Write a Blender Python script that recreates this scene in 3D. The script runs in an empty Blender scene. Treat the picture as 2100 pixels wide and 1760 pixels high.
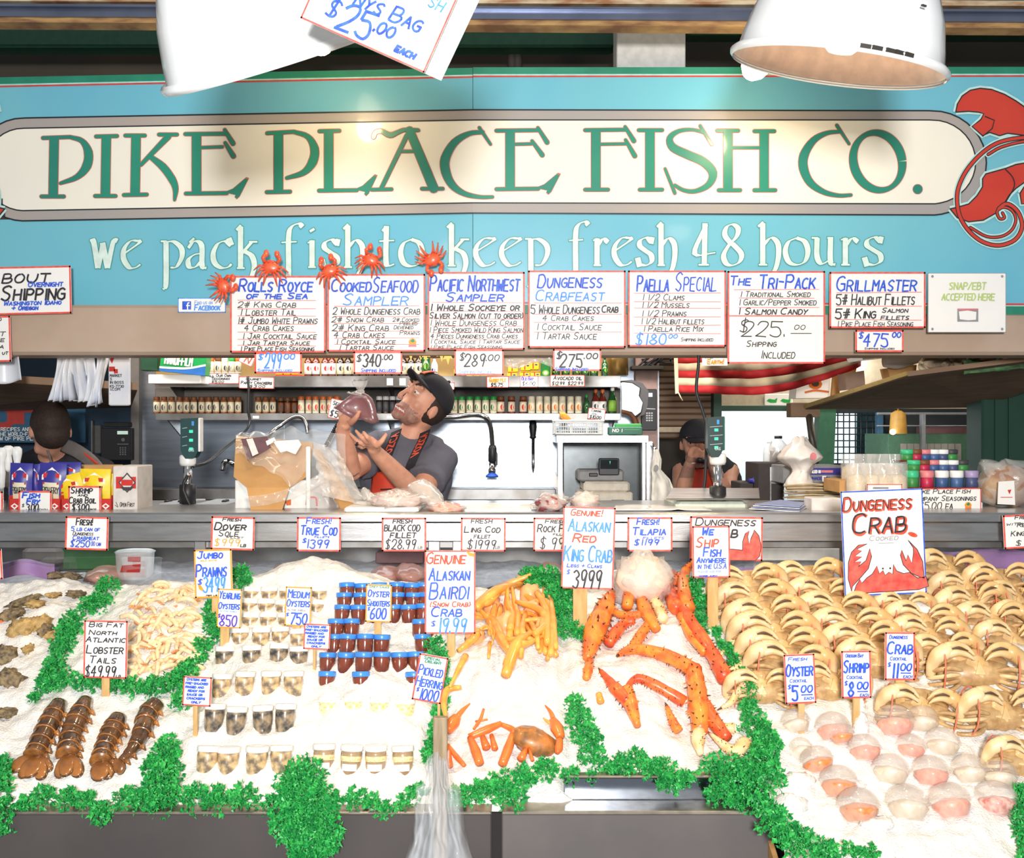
import bpy, math, random
from mathutils import Vector, Matrix, noise, Quaternion
V = Vector
random.seed(11)
S = bpy.context.scene
COL = S.collection
# ------------------------------------------------------------------ camera
F, H, CX, CY = 2160.0, 1.62, 1050.0, 880.0
cd = bpy.data.cameras.new('camera'); co = bpy.data.objects.new('camera', cd); COL.objects.link(co)
co.location = (0, 0, H); co.rotation_euler = (math.pi/2, 0, 0)
cd.sensor_fit = 'HORIZONTAL'; cd.sensor_width = 36; cd.lens = 36*F/2100; cd.clip_start = .05
S.camera = co
# ------------------------------------------------------------------ view, world, lights
S.view_settings.view_transform = 'Standard'; S.view_settings.look = 'None'
S.view_settings.gamma = 1; S.view_settings.use_curve_mapping = False
S.view_settings.exposure = 0.25
S.cycles.use_denoising = True
S.cycles.max_bounces = 8; S.cycles.transparent_max_bounces = 12
S.cycles.caustics_reflective = False; S.cycles.caustics_refractive = False
W = bpy.data.worlds.new('overcast street'); S.world = W; W.use_nodes = True
W.node_tree.nodes['Background'].inputs[0].default_value = (.9, .96, 1, 1)
W.node_tree.nodes['Background'].inputs[1].default_value = .27
def lamp(name, kind, loc, power, col=(1, 1, 1), size=.3, size_y=None, aim=None, spot=None):
    d = bpy.data.lights.new(name, kind); d.energy = power; d.color = col
    if kind == 'AREA':
        d.size = size
        if size_y: d.shape = 'RECTANGLE'; d.size_y = size_y
    else: d.shadow_soft_size = size
    if spot: d.spot_size = math.radians(spot); d.spot_blend = .6
    o = bpy.data.objects.new(name, d); COL.objects.link(o); o.location = loc
    if aim: o.rotation_euler = (V(aim)-V(loc)).to_track_quat('-Z', 'Y').to_euler()
    return o
WARM = (1, .74, .42)
lamp('photographer_flash', 'AREA', (.03, -1.1, H+.36), 190, (1, .985, .96), .34, aim=(0, 3.4, 1.75))
lamp('stall_strip_light', 'AREA', (-.6, 4.62, 2.3), 34, (1, .93, .83), 3.4, .25, aim=(-.6, 4.85, 1.2))
lamp('hall_light', 'AREA', (2.3, 6.4, 2.36), 30, (1, .9, .75), 2.2, 1.5, aim=(2.2, 6.6, 1))
# ------------------------------------------------------------------ helpers
def P(u, v, Y): return V(((u-CX)/F*Y, Y, H-(v-CY)/F*Y))
def lin(c):
    c = c/255.0
    return c/12.92 if c <= .04045 else ((c+.055)/1.055)**2.4
def rgb(r, g, b): return (lin(r), lin(g), lin(b), 1)
MATS = {}
def mat(name, c, rough=.6, metal=0, c2=None, scale=30, bump=0, bscale=None, trans=0, alpha=1, emit=0, sss=0, ior=1.45, coat=0, stretch=None, spec=.5, detail=4):
    if name in MATS: return MATS[name]
    m = bpy.data.materials.new(name); m.use_nodes = True; nt = m.node_tree; N = nt.nodes; b = N['Principled BSDF']
    i = b.inputs
    i['Base Color'].default_value = rgb(*c); i['Roughness'].default_value = rough; i['Metallic'].default_value = metal
    i['Specular IOR Level'].default_value = spec
    i['Transmission Weight'].default_value = trans; i['Alpha'].default_value = alpha; i['IOR'].default_value = ior
    if coat: i['Coat Weight'].default_value = coat; i['Coat Roughness'].default_value = .08
    if sss: i['Subsurface Weight'].default_value = sss; i['Subsurface Radius'].default_value = (.02, .015, .01); i['Subsurface Scale'].default_value = .5
    if emit: i['Emission Color'].default_value = rgb(*c); i['Emission Strength'].default_value = emit
    tc = N.new('ShaderNodeTexCoord'); mp = N.new('ShaderNodeMapping'); nt.links.new(tc.outputs['Object'], mp.inputs[0])
    if stretch: mp.inputs['Scale'].default_value = stretch
    if c2 is None: c2 = tuple(max(0, x*.93) for x in c)
    nz = N.new('ShaderNodeTexNoise'); nz.inputs['Scale'].default_value = scale; nz.inputs['Detail'].default_value = detail
    nt.links.new(mp.outputs[0], nz.inputs['Vector'])
    rp = N.new('ShaderNodeValToRGB'); rp.color_ramp.elements[0].position = .36; rp.color_ramp.elements[1].position = .64
    rp.color_ramp.elements[0].color = rgb(*c); rp.color_ramp.elements[1].color = rgb(*c2)
    nt.links.new(nz.outputs['Fac'], rp.inputs[0]); nt.links.new(rp.outputs[0], i['Base Color'])
    if bump:
        n2 = N.new('ShaderNodeTexNoise'); n2.inputs['Scale'].default_value = bscale or scale; n2.inputs['Detail'].default_value = 5
        nt.links.new(mp.outputs[0], n2.inputs['Vector'])
        bp = N.new('ShaderNodeBump'); bp.inputs['Strength'].default_value = bump; bp.inputs['Distance'].default_value = .01
        nt.links.new(n2.outputs['Fac'], bp.inputs['Height']); nt.links.new(bp.outputs[0], i['Normal'])
    MATS[name] = m
    return m
def smooth(pts, k=4, closed=False):
    pts = [V(p) for p in pts]; n = len(pts)
    if n < 3: return pts
    out = []
    for i in range(n if closed else n-1):
        a = pts[i-1] if (i or closed) else pts[0]*2-pts[1]
        b, c = pts[i], pts[(i+1) % n]
        d = pts[(i+2) % n] if (i+2 < n or closed) else c*2-b
        for j in range(k):
            t = j/k
            out.append(.5*((2*b)+(c-a)*t+(2*a-5*b+4*c-d)*t*t+(3*b-a-3*c+d)*t*t*t))
    if not closed: out.append(pts[-1])
    return out
def interp(w, n):
    if not isinstance(w, (list, tuple)): return [w]*n
    out = []
    for i in range(n):
        t = i/(max(1, n-1))*(len(w)-1); k = min(int(t), len(w)-2); f = t-k
        out.append(w[k]*(1-f)+w[k+1]*f)
    return out
class MB:
    def __init__(s): s.v = []; s.f = []; s.m = []; s.s = []
    def add(s, vs, fs, m=0, sm=False, M=None):
        o = len(s.v)
        s.v += [tuple(M @ V(p)) for p in vs] if M is not None else [tuple(p) for p in vs]
        for f in fs: s.f.append(tuple(i+o for i in f)); s.m.append(m); s.s.append(sm)
        return s
    def box(s, a, b, m=0, M=None):
        (x0, y0, z0), (x1, y1, z1) = a, b
        vs = [(x, y, z) for z in (z0, z1) for y in (y0, y1) for x in (x0, x1)]
        return s.add(vs, [(0, 2, 3, 1), (4, 5, 7, 6), (0, 1, 5, 4), (2, 6, 7, 3), (0, 4, 6, 2), (1, 3, 7, 5)], m, False, M)
    def rbox(s, a, b, r=.004, m=0, M=None):      # box with chamfered edges
        (x0, y0, z0), (x1, y1, z1) = a, b
        vs = []; 
        def ring(z, d):
            return [(x0+d+r, y0+d, z), (x1-d-r, y0+d, z), (x1-d, y0+d+r, z), (x1-d, y1-d-r, z), (x1-d-r, y1-d, z), (x0+d+r, y1-d, z), (x0+d, y1-d-r, z), (x0+d, y0+d+r, z)]
        for z, d in ((z0, r), (z0+r, 0), (z1-r, 0), (z1, r)): vs += ring(z, d)
        fs = [tuple(range(7, -1, -1)), tuple(range(24, 32))]
        for k in range(3):
            for i in range(8): j = (i+1) % 8; fs.append((k*8+i, k*8+j, k*8+8+j, k*8+8+i))
        return s.add(vs, fs, m, False, M)
    def lathe(s, prof, n=16, M=None, m=0, sm=True, caps=(1, 1)):
        vs = []; fs = []
        for r, z in prof:
            for i in range(n): a = 2*math.pi*i/n; vs.append((r*math.cos(a), r*math.sin(a), z))
        for k in range(len(prof)-1):
            for i in range(n): j = (i+1) % n; fs.append((k*n+i, k*n+j, k*n+n+j, k*n+n+i))
        if caps[0]: fs.append(tuple(range(n-1, -1, -1)))
        if caps[1]: fs.append(tuple(range((len(prof)-1)*n, len(prof)*n)))
        return s.add(vs, fs, m, sm, M)
    def tube(s, pts, r, n=8, m=0, sm=True, flat=1, M=None, up=None):
        pts = [V(p) for p in pts]; R = interp(r, len(pts)); vs = []; fs = []
        nrm = None
        for i, p in enumerate(pts):
            t = (pts[min(i+1, len(pts)-1)]-pts[max(i-1, 0)])
            t = t.normalized() if t.length > 1e-9 else V((0, 0, 1))
            if nrm is None:
                a = V(up) if up else (V((0, 0, 1)) if abs(t.z) < .9 else V((1, 0, 0)))
                nrm = a-t*a.dot(t)
            else: nrm = nrm-t*nrm.dot(t)
            nrm = nrm.normalized(); bi = t.cross(nrm)
            for k in range(n): a = 2*math.pi*k/n; vs.append(p+nrm*(math.cos(a)*R[i]*flat)+bi*(math.sin(a)*R[i]))
        for k in range(len(pts)-1):
            for i in range(n): j = (i+1) % n; fs.append((k*n+i, k*n+j, k*n+n+j, k*n+n+i))
        fs.append(tuple(range(n-1, -1, -1))); fs.append(tuple(range((len(pts)-1)*n, len(pts)*n)))
        return s.add(vs, fs, m, sm, M)
    def prism(s, poly, d, m=0, mside=None, sm=False):
        poly = [V(p) for p in poly]; n = len(poly); d = V(d)
        vs = poly+[p+d for p in poly]
        s.add(vs, [tuple(range(n)), tuple(range(2*n-1, n-1, -1))], m)
        return s.add(vs, [(i, (i+1) % n, n+(i+1) % n, n+i) for i in range(n)], m if mside is None else mside, sm)
    def blob(s, c, r, n=14, k=8, M=None, m=0, amp=0, fr=8, seed=0, sm=True, R=None):
        r = (r, r, r) if not isinstance(r, (tuple, list)) else r
        vs = []; fs = []; c = V(c)
        for j in range(k+1):
            th = math.pi*j/k
            for i in range(n):
                a = 2*math.pi*i/n; d = V((math.sin(th)*math.cos(a), math.sin(th)*math.sin(a), math.cos(th)))
                q = 1+(amp*noise.noise(d*fr*.3+V((seed, seed*1.7, 3.1))) if amp else 0)
                p = V((d.x*r[0]*q, d.y*r[1]*q, d.z*r[2]*q))
                if R is not None: p = R @ p
                vs.append(c+p)
        for j in range(k):
            for i in range(n): q = (i+1) % n; fs.append((j*n+i, j*n+n+i, j*n+n+q, j*n+q))
        return s.add(vs, fs, m, sm, M)
    def grid(s, fn, nu, nv, m=0, sm=True, thick=0):
        vs = [V(fn(i/nu, j/nv)) for j in range(nv+1) for i in range(nu+1)]
        fs = [(j*(nu+1)+i, j*(nu+1)+i+1, (j+1)*(nu+1)+i+1, (j+1)*(nu+1)+i) for j in range(nv) for i in range(nu)]
        return s.add(vs, fs, m, sm)
    def rib(s, pts, w, fn, off, m=0, cap=True, k=4, sm=True):   # flat ribbon drawn with pixel-space points on a surface fn(u, v, off)
        s.rc = getattr(s, 'rc', 0)+1; off += (s.rc % 24)*.00002
        pts = [V((p[0], p[1], 0)) for p in pts]
        if sm: pts = smooth(pts, k)
        n = len(pts); Wd = interp(w, n); L = []; R_ = []; eo = .00012/n
        for i, p in enumerate(pts):
            t = pts[min(i+1, n-1)]-pts[max(i-1, 0)]
            if t.length < 1e-6: t = V((1, 0, 0))
            t.normalize(); q = V((-t.y, t.x, 0))*(Wd[i]/2)
            L.append(p+q); R_.append(p-q)
        vs = [fn(a.x, a.y, off+i*eo) for i, a in enumerate(L)]+[fn(a.x, a.y, off+i*eo) for i, a in enumerate(R_)]
        s.add(vs, [(i, i+1, n+i+1, n+i) for i in range(n-1)], m)
        if cap:
            for p, q, ww in ((pts[0], pts[1], Wd[0]), (pts[-1], pts[-2], Wd[-1])):
                d = (p-q).normalized(); e = V((-d.y, d.x, 0))
                arc = [p+(e*math.cos(a)+d*math.sin(a))*(ww/2) for a in (0, .63, 1.25, 1.9, 2.5, math.pi)]
                s.add([fn(a.x, a.y, off+(-.00004 if p is pts[0] else .00016)) for a in arc], [tuple(range(6))], m)
        return s
    def poly(s, pts, fn, off, m=0, sm=False):
        if sm: pts = [(q.x, q.y) for q in smooth([(p[0], p[1], 0) for p in pts], 4, True)]
        return s.add([fn(p[0], p[1], off) for p in pts], [tuple(range(len(pts)))], m)
    def build(s, name, mats, parent=None, origin=None, mods=None):
        me = bpy.data.meshes.new(name); o = bpy.data.objects.new(name, me)
        org = V((0, 0, 0))
        if parent is not None: org = parent.get('_w') and V(parent['_w']) or V((0, 0, 0))
        elif origin is not None: org = V(origin)
        me.from_pydata([(v[0]-org.x, v[1]-org.y, v[2]-org.z) for v in s.v], [], s.f)
        for m in (mats if isinstance(mats, (list, tuple)) else [mats]): me.materials.append(m)
        me.polygons.foreach_set('material_index', s.m); me.polygons.foreach_set('use_smooth', s.s)
        me.update()
        COL.objects.link(o)
        if parent is not None: o.parent = parent
        else: o.location = org
        if parent is not None and parent.type == 'MESH': pass
        o['_w'] = tuple(org)
        return o
def tag(o, label=None, cat=None, group=None, kind=None):
    if label: o['label'] = label
    if cat: o['category'] = cat
    if group: o['group'] = group
    if kind: o['kind'] = kind
    return o
def thing(name, label, cat, loc=(0, 0, 0), group=None):
    o = bpy.data.objects.new(name, None); COL.objects.link(o); o.empty_display_size = .05
    o.location = loc; o['_w'] = tuple(loc)
    return tag(o, label, cat, group)
def dup(root, loc, rot=None, scale=None, label=None, group=None):
    r = root.copy(); COL.objects.link(r); r.location = loc
    if rot is not None: r.rotation_euler = rot
    if scale is not None: r.scale = (scale,)*3 if not isinstance(scale, (tuple, list)) else scale
    if label: r['label'] = label
    if group: r['group'] = group
    for ch in list(root.children):
        c = ch.copy(); COL.objects.link(c); c.parent = r
        for g in ch.children:
            d = g.copy(); COL.objects.link(d); d.parent = c
    return r
def remesh(mb, voxel, it=4, fac=.5):              # fuse overlapping closed shapes into one continuous skin
    o = mb.build('tmp', [])
    a = o.modifiers.new('r', 'REMESH'); a.mode = 'VOXEL'; a.voxel_size = voxel
    b = o.modifiers.new('s', 'SMOOTH'); b.iterations = it; b.factor = fac
    dg = bpy.context.evaluated_depsgraph_get(); ev = o.evaluated_get(dg); me = ev.to_mesh()
    r = MB(); r.v = [tuple(v.co) for v in me.vertices]; r.f = [tuple(p.vertices) for p in me.polygons]
    r.m = [0]*len(r.f); r.s = [True]*len(r.f)
    ev.to_mesh_clear(); d = o.data; bpy.data.objects.remove(o); bpy.data.meshes.remove(d)
    return r
# ------------------------------------------------------------------ marker handwriting (single-stroke capitals)
GL = {'A': '003860 1353', 'B': '0008 ~0848564404 ~0454624000', 'C': '~67481704114061', 'D': '0008 ~084865634000', 'E': '68080060 0454', 'F': '680800 0454',
 'G': '~674817041140 40616434', 'H': '0800 6860 0464', 'I': '1810', 'J': '~5853512002 2868', 'K': '0800 6803 2560', 'L': '080060', 'M': '0008346860', 'N': '00086068',
 'O': '~381704113051645738', 'P': '0008 ~0848664404', 'Q': '~381704113051645738 4260', 'R': '0008 ~0848664404 3460', 'S': '~6748171553513001', 'T': '0868 3830',
 'U': '~080320406368', 'V': '083068', 'W': '0810355068', 'X': '0860 6800', 'Y': '0834 683420', 'Z': '08680060', '0': '~381704113051645738', '1': '2820',
 '2': '~062858664300 0060', '3': '~07386634 ~3463502001', '4': '40480363', '5': '680805 ~054562502001', '6': '~5826031040624403', '7': '086820', '8': '~341638563462300234',
 '9': '~674424174867 6740', '$': '~6748171553513001 3930', '#': '2038 4058 0363 0565', '!': '1813 1110', '.': '0001', ',': '1100', '-': '0444', '/': '0058', '+': '3137 0464',
 '(': '~281511 1120', ')': '~082323 2300', "'": '0806', ':': '0605 0201', '=': '0363 0565', '_': '0060'}
def write(mb, text, fn, x0, x1, y0, y1, m, w=2.0, off=.0012, slant=.18, jit=.25, st=None):
    rs = random.Random(text+str(int(x0))); cur = 0; chars = []; w *= 1.22
    for ch in text:
        if ch == ' ': cur += 4.2; continue
        g = GL.get(ch.upper())
        if not g: continue
        sc = .74 if ch.islower() else 1
        wd = max(int(c) for q in g.replace('~', '').split() for c in q[::2])
        chars.append((g, cur, sc)); cur += (wd+2.1)*sc
    if not chars: return
    tot = max(1, cur-2.1+slant*8); kx = (x1-x0)/tot; ky = (y1-y0)/8.0
    for g, cx, sc in chars:
        for q in g.split():
            sm = q[0] == '~'; q = q.lstrip('~')
            pts = []
            for i in range(0, len(q), 2):
                gx, gy = float(q[i]), float(q[i+1])
                gx += rs.uniform(-jit, jit); gy += rs.uniform(-jit, jit)
                pts.append((x0+kx*(cx+gx*sc+slant*gy*sc), y1-ky*gy*sc))
            if len(pts) == 2 or not sm:
                for (ax, ay), (bx, by) in zip(pts, pts[1:]):
                    d = max(1e-6, math.hypot(bx-ax, by-ay)); ex, ey = (bx-ax)/d*w*.3, (by-ay)/d*w*.3
                    mb.rib([(ax-ex, ay-ey), (bx+ex, by+ey)], w, fn, off, m, False, 1, False)
            else: mb.rib(pts, w, fn, off, m, False, 3, True)
PAPER = mat('card paper', (246, 243, 238), .35, c2=(240, 238, 236), scale=6, coat=.3)
INK = {'b': mat('blue marker', (32, 66, 200), .5, c2=(60, 110, 215), scale=60), 'k': mat('black marker', (32, 30, 36), .5, c2=(60, 58, 64), scale=60),
 'r': mat('red orange marker', (226, 62, 40), .5, c2=(238, 90, 60), scale=60), 'g': mat('green marker', (30, 140, 110), .5), 'o': mat('orange highlighter', (246, 160, 40), .5),
 'l': mat('light blue marker', (54, 128, 226), .5, c2=(90, 160, 240), scale=60), 'p': mat('pink marker', (235, 120, 130), .5), 'y': mat('grey pencil', (150, 150, 155), .6),
 'R': mat('card red edge', (228, 70, 66), .45, c2=(238, 108, 92), scale=40), 'v': mat('violet blue marker', (92, 60, 190), .5), 'e': mat('faded lime ink', (188, 208, 130), .5), 'B': mat('pale blue ink', (150, 180, 235), .5)}
KEYS = list(INK); CARDM = [PAPER]+[INK[k] for k in KEYS]
def ci(c): return 1+KEYS.index(c)
WOOD = mat('stick wood', (214, 178, 122), .7, c2=(196, 156, 100), scale=14, stretch=(6, 6, 1))
def card(name, label, cat, rect, Y, lines=(), rules=(), rot=0, edge='R', ew=3.5, stick=None, group=None, extra=None, lean=0, bottom=None, back=False):
    x0, y0, x1, y1 = rect; cx, cy = (x0+x1)/2, (y0+y1)/2; ca, sa = math.cos(math.radians(rot)), math.sin(math.radians(rot))
    def fn(u, v, off=0):
        du, dv = u-cx, v-cy; uu = cx+du*ca-dv*sa; vv = cy+du*sa+dv*ca
        p = P(uu, vv, Y); p.y -= off; p.y += lean*(cy-vv)/F*Y
        return p
    root = thing(name, label, cat, fn(cx, y1), group)
    mb = MB()
    q = [fn(x0, y0), fn(x1, y0), fn(x1, y1), fn(x0, y1)]
    mb.prism(q, (0, .0035, 0), 0, 0)
    if edge:
        e = ci(edge); k = ew
        for a in ([(x0, y0), (x1, y0), (x1, y0+k), (x0, y0+k)], [(x0, y1-k), (x1, y1-k), (x1, y1), (x0, y1)], [(x0, y0), (x0+k, y0), (x0+k, y1), (x0, y1)], [(x1-k, y0), (x1, y0), (x1, y1), (x1-k, y1)]):
            mb.poly(a, fn, .0006, e)
    for r in rules: mb.rib([(r[1], r[0]+random.uniform(-1, 1)), (r[2], r[0]+random.uniform(-1, 1.5))], 1.1, fn, .0008, ci('R'), False, 1, False)
    for li, L in enumerate(lines):
        t, a, b, c, d, k = L[:6]; w = L[6] if len(L) > 6 else max(1.3, (d-c)*.105)
        write(mb, t, fn, a, b, c, d, ci(k), w, .0012+.0004*li)
    if extra: extra(mb, fn)
    mb.build('card', CARDM, root)
    if back:
        m2 = MB(); m2.prism([fn(x0+back, y0-6, -.02), fn(x1+back*1.2, y0-4, -.02), fn(x1+back, y1-6, -.02), fn(x0+back, y1-6, -.02)], (0, .003, 0)); m2.build('rear_card', [PAPER], root)
    if stick:
        sx0, sx1, sy0 = stick; m2 = MB()
        zb = bottom if bottom is not None else fn((sx0+sx1)/2, sy0).z-.2
        a = fn(sx0, sy0); b = fn(sx1, sy0)
        m2.rbox((a.x, Y+.004, zb), (b.x, Y+.012, a.z), .001)
        m2.build('stick', [WOOD], root)
    return root
# ================================================================== SETTING
STEEL = mat('brushed steel', (176, 186, 198), .3, 1, c2=(160, 170, 184), scale=5, stretch=(1, 1, 14), bump=.05, bscale=40)
STEELH = mat('counter steel', (205, 204, 204), .3, 1, c2=(186, 184, 184), scale=8, stretch=(1, 8, 8), bump=.04, bscale=60)
DSTEEL = mat('dull shelf steel', (150, 150, 150), .42, .85, c2=(128, 124, 120), scale=10)
GREEN = mat('stall green paint', (44, 138, 112), .45, c2=(36, 124, 100), scale=8)
DGREEN = mat('dark green paint', (42, 74, 60), .6, c2=(36, 64, 54), scale=6)
DARK = mat('dark wood', (62, 56, 50), .8, c2=(52, 46, 42), scale=6)
TAUPE = mat('taupe painted beam', (186, 164, 146), .6, c2=(176, 152, 132), scale=4, bump=.05, bscale=12)
CONC = mat('concrete', (120, 118, 114), .85, c2=(104, 102, 98), scale=4)
PANEL = mat('grey kick panel', (112, 106, 104), .5, .3, c2=(100, 95, 95), scale=4)
def struct(name, mb, m, label=None):
    o = mb.build(name, m); tag(o, label, kind='structure'); return o
mb = MB(); mb.box((-5, -3, -.06), (5, 10.5, 0)); struct('floor', mb, CONC)
mb = MB(); mb.box((-5, 4.02, 2.42), (5, 8.3, 2.5)); struct('ceiling', mb, DARK)
mb = MB(); mb.box((-1.86, 5.3, 0), (.74, 5.36, 2.42))
for x in (-1.15, -.46, .14): mb.box((x, 5.296, 1.3), (x+.004, 5.3, 2.4))
struct('wall_back', mb, STEEL)
mb = MB(); mb.box((-5, 5.9, 0), (-1.86, 5.96, 2.42)); struct('wall_left', mb, mat('dark blue wall', (40, 62, 84), .7))
mb = MB(); mb.box((-1.9, 5.25, 0), (-1.86, 5.9, 2.42)); struct('wall_partition', mb, mat('grey partition', (116, 112, 110), .6))
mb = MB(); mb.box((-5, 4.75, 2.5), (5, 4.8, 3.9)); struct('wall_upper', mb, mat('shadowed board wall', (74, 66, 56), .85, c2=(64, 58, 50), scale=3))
mb = MB(); a = P(-300, 96, 4.3); b = P(1262, 45, 4.3); mb.rbox((a.x, 4.3, a.z-.0), (b.x, 4.4, b.z+.1), .01); struct('trim_1', mb, mat('dark green beam', (50, 96, 78), .5))
mb = MB(); a = P(1405, 70, 4.35); b = P(2500, 40, 4.35); mb.rbox((a.x, 4.35, a.z), (b.x, 4.45, b.z+.1), .01); struct('trim_2', mb, mat('dark green beam', (50, 96, 78), .5))
mb = MB(); a = P(1265, 170, 4.1); b = P(1406, 20, 4.1); mb.rbox((a.x, 4.1, a.z), (b.x, 4.25, b.z), .004); struct('pillar_top', mb, mat('pale grey duct', (205, 203, 200), .6))
mb = MB()
for u in (1050, 1062): a = P(u, 170, 4.4); mb.tube([(a.x, 4.4, 2.8), (a.x, 4.4, 3.6)], .018, 8)
o = mb.build('conduit', DARK); tag(o, 'pair of dark vertical conduits above the big sign', 'pipe')
# overhead rail of the roll-up shutter
rail = thing('overhead_rail', 'blue grey metal shutter rail between peeling wooden battens above the sign', 'rail', P(1050, 30, 3.72))
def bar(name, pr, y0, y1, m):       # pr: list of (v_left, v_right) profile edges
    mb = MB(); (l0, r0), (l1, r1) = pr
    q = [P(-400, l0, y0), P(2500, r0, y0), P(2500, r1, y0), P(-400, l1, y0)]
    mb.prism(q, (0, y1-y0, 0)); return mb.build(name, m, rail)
RAILM = mat('rail metal', (128, 136, 158), .3, .8, c2=(112, 120, 142), scale=6)
bar('rail_face', ((9, 26), (31, 47)), 3.72, 3.8, RAILM)
bar('rail_lip', ((5, 21), (10, 26)), 3.70, 3.8, RAILM)
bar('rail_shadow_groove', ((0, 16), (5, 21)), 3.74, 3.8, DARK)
PEEL = mat('peeling wood', (176, 140, 92), .8, c2=(120, 84, 58), scale=9, stretch=(1, 1, 5), bump=.3)
bar('lower_batten', ((33, 48), (43, 60)), 3.73, 3.8, PEEL)
bar('upper_batten', ((-14, 4), (0, 14)), 3.71, 3.8, mat('rusty wood', (150, 104, 70), .8, c2=(206, 190, 160), scale=8, stretch=(1, 1, 4)))
# ================================================================== MAIN SIGN
YS = 3.9
A0 = P(970, 880, YS); B0 = P(-90, 880, 4.035); dirL = (B0-A0)
def fnS(u, v, off=0):
    dx, dz = (u-CX)/F, -(v-CY)/F
    if u >= 970: t = YS
    else:
        den = dirL.y*dx-dirL.x; t = (A0.x*dirL.y-A0.y*dirL.x)/den if abs(den) > 1e-9 else YS
    t -= off*2.2
    return V((dx*t, t, H+dz*t))
sign = thing('shop_sign', 'long blue fish stall sign with green lettering in a cream pill frame', 'sign', P(1050, 640, YS+.02))
BLUE = mat('sign blue paint', (104, 180, 206), .3, c2=(116, 188, 204), scale=1.3, coat=.5)
RED = mat('sign red line', (206, 74, 72), .4); PALE = mat('sign pale line', (170, 222, 216), .4)
CREAM = mat('sign cream paint', (244, 238, 222), .35, c2=(238, 233, 220), scale=2, coat=.5); BAND = mat('sign grey band', (172, 162, 154), .35, c2=(160, 156, 156), scale=.8, coat=.4)
BLK = mat('sign black line', (34, 40, 46), .4); LGREEN = mat('letter green', (42, 142, 116), .35, c2=(40, 128, 112), scale=3, coat=.4)
LRED = mat('letter red outline', (206, 112, 92), .4); TAGW = mat('tagline pale paint', (222, 240, 232), .4); TAGG = mat('tagline green outline', (70, 152, 140), .4)
SEAM = MB(); 
for nm, u0, u1, tl, tr, bl, br in (('sign_panel', -420, 969.3, 167, 139, 657, 643), ('sign_panel', 970.3, 2330, 138, 137, 642, 646)):
    mb = MB(); q = [fnS(u0, tl), fnS(u1, tr), fnS(u1, br), fnS(u0, bl)]; mb.prism(q, (0, .03, 0))
    s = (lambda a, b, k: a+(b-a)*k)
    for (k0, k1, m) in ((0, 14, 1), (14, 17, 3), (17, 20.5, 2)):
        mb.poly([(u0, tl+k0), (u1, tr+k0), (u1, tr+k1), (u0, tl+k1)], fnS, .0006, m)
    for (k0, k1, m) in ((0, 17, 1), (17, 19, 3), (19, 23, 2)):
        mb.poly([(u0, bl-k1), (u1, br-k1), (u1, br-k0), (u0, bl-k0)], fnS, .0006, m)
    mb.build(nm, [BLUE, GREEN, RED, PALE], sign)
def pill(tl, tm, tr, bl, bm, br, lx, rx, rL, rR):     # outline points of the long pill, kinked at the panel seam
    top = [(50, tl), (970, tm), (1905, tr)]; bot = [(1917, br), (970, bm), (46, bl)]
    cyR = (tr+br)/2; ry = (br-tr)/2; cyL = (tl+bl)/2; ryL = (bl-tl)/2
    arcR = [(1911+rR*math.sin(a), cyR-ry*math.cos(a)) for a in [math.pi*i/18 for i in range(1, 18)]]
    arcL = [(48-rL*math.sin(a), cyL+ryL*math.cos(a)) for a in [math.pi*i/18 for i in range(1, 18)]]
    return [(50, tl)], top, arcR, bot, arcL
def pillpoly(mb, spec, off, m):
    _, top, aR, bot, aL = pill(*spec)
    left = [(970, top[1][1])]+[(970, bot[1][1])]+[bot[2]]+aL+[top[0]]
    right = [(970, top[1][1]), top[2]]+aR+[bot[0], (970, bot[1][1])]
    mb.poly([(970, left[0][1])]+left[1:], fnS, off, m); mb.poly(right, fnS, off, m)
def pillline(mb, spec, off, m, w):
    _, top, aR, bot, aL = pill(*spec)
    for seg in ([(970, top[1][1]), top[2]]+aR+[bot[0], (970, bot[1][1])], [(970, bot[1][1]), bot[2]]+aL+[top[0], (970, top[1][1])]): mb.rib(seg, w, fnS, off, m, False, 1, False)
mb = MB(); OUT = (242, 225, 227, 453, 437, 441, 0, 0, 103, 112); INN = (263, 246, 246, 432, 416, 418, 0, 0, 82, 90)
pillpoly(mb, OUT, .0008, 0); pillpoly(mb, INN, .0011, 1); pillline(mb, OUT, .0014, 2, 3); pillline(mb, INN, .0014, 2, 2.6)
mb.build('pill_frame', [BAND, CREAM, BLK], sign)
# --- big lettering: (points, widths, smoothed)
LT = []
def st(pts, w, sm=True, cap=True): LT.append((pts, w, sm, cap))
def serif(x0, x1, y0, y1=None, w=7): st([(x0, y0), (x1, y0 if y1 is None else y1)], w, False)
def stem(x, y0, y1, w=18.5, x2=None): st([(x, y0), (x if x2 is None else x2, y1)], w, False, False)
def Efoot(x, y, w=108):   # foot bar with upswept tail, x,y = left end of the foot
    st([(x, y), (x+w*.78, y-1)], 7, False); LT.append(([(x+w*.74, y-3), (x+w*.9, y-10), (x+w*1.13, y-31), (x+w*1.18, y-29), (x+w*1.02, y+5), (x+w*.97, y+10), (x+w*.93, y+6), (x+w*.95, y+2)], None, True, True))
serif(88, 145, 283, 281); stem(111, 283, 402, 18.5, 109); st([(143, 281), (168, 289), (181, 312), (178, 340), (158, 363), (124, 376)], [7, 10, 17, 18, 11, 6]); serif(85, 131, 403)
serif(197, 240, 280, 279); stem(218, 280, 402, 18.5, 216); serif(195, 237, 402)
serif(257, 297, 278); stem(279, 278, 400, 18.5, 277); serif(254, 301, 400, 399); serif(326, 363, 276); st([(289, 338), (345, 280)], [7, 12], False); st([(308, 321), (334, 342), (353, 368), (360, 388), (358, 410)], [9, 15, 15, 11, 5])
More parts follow.
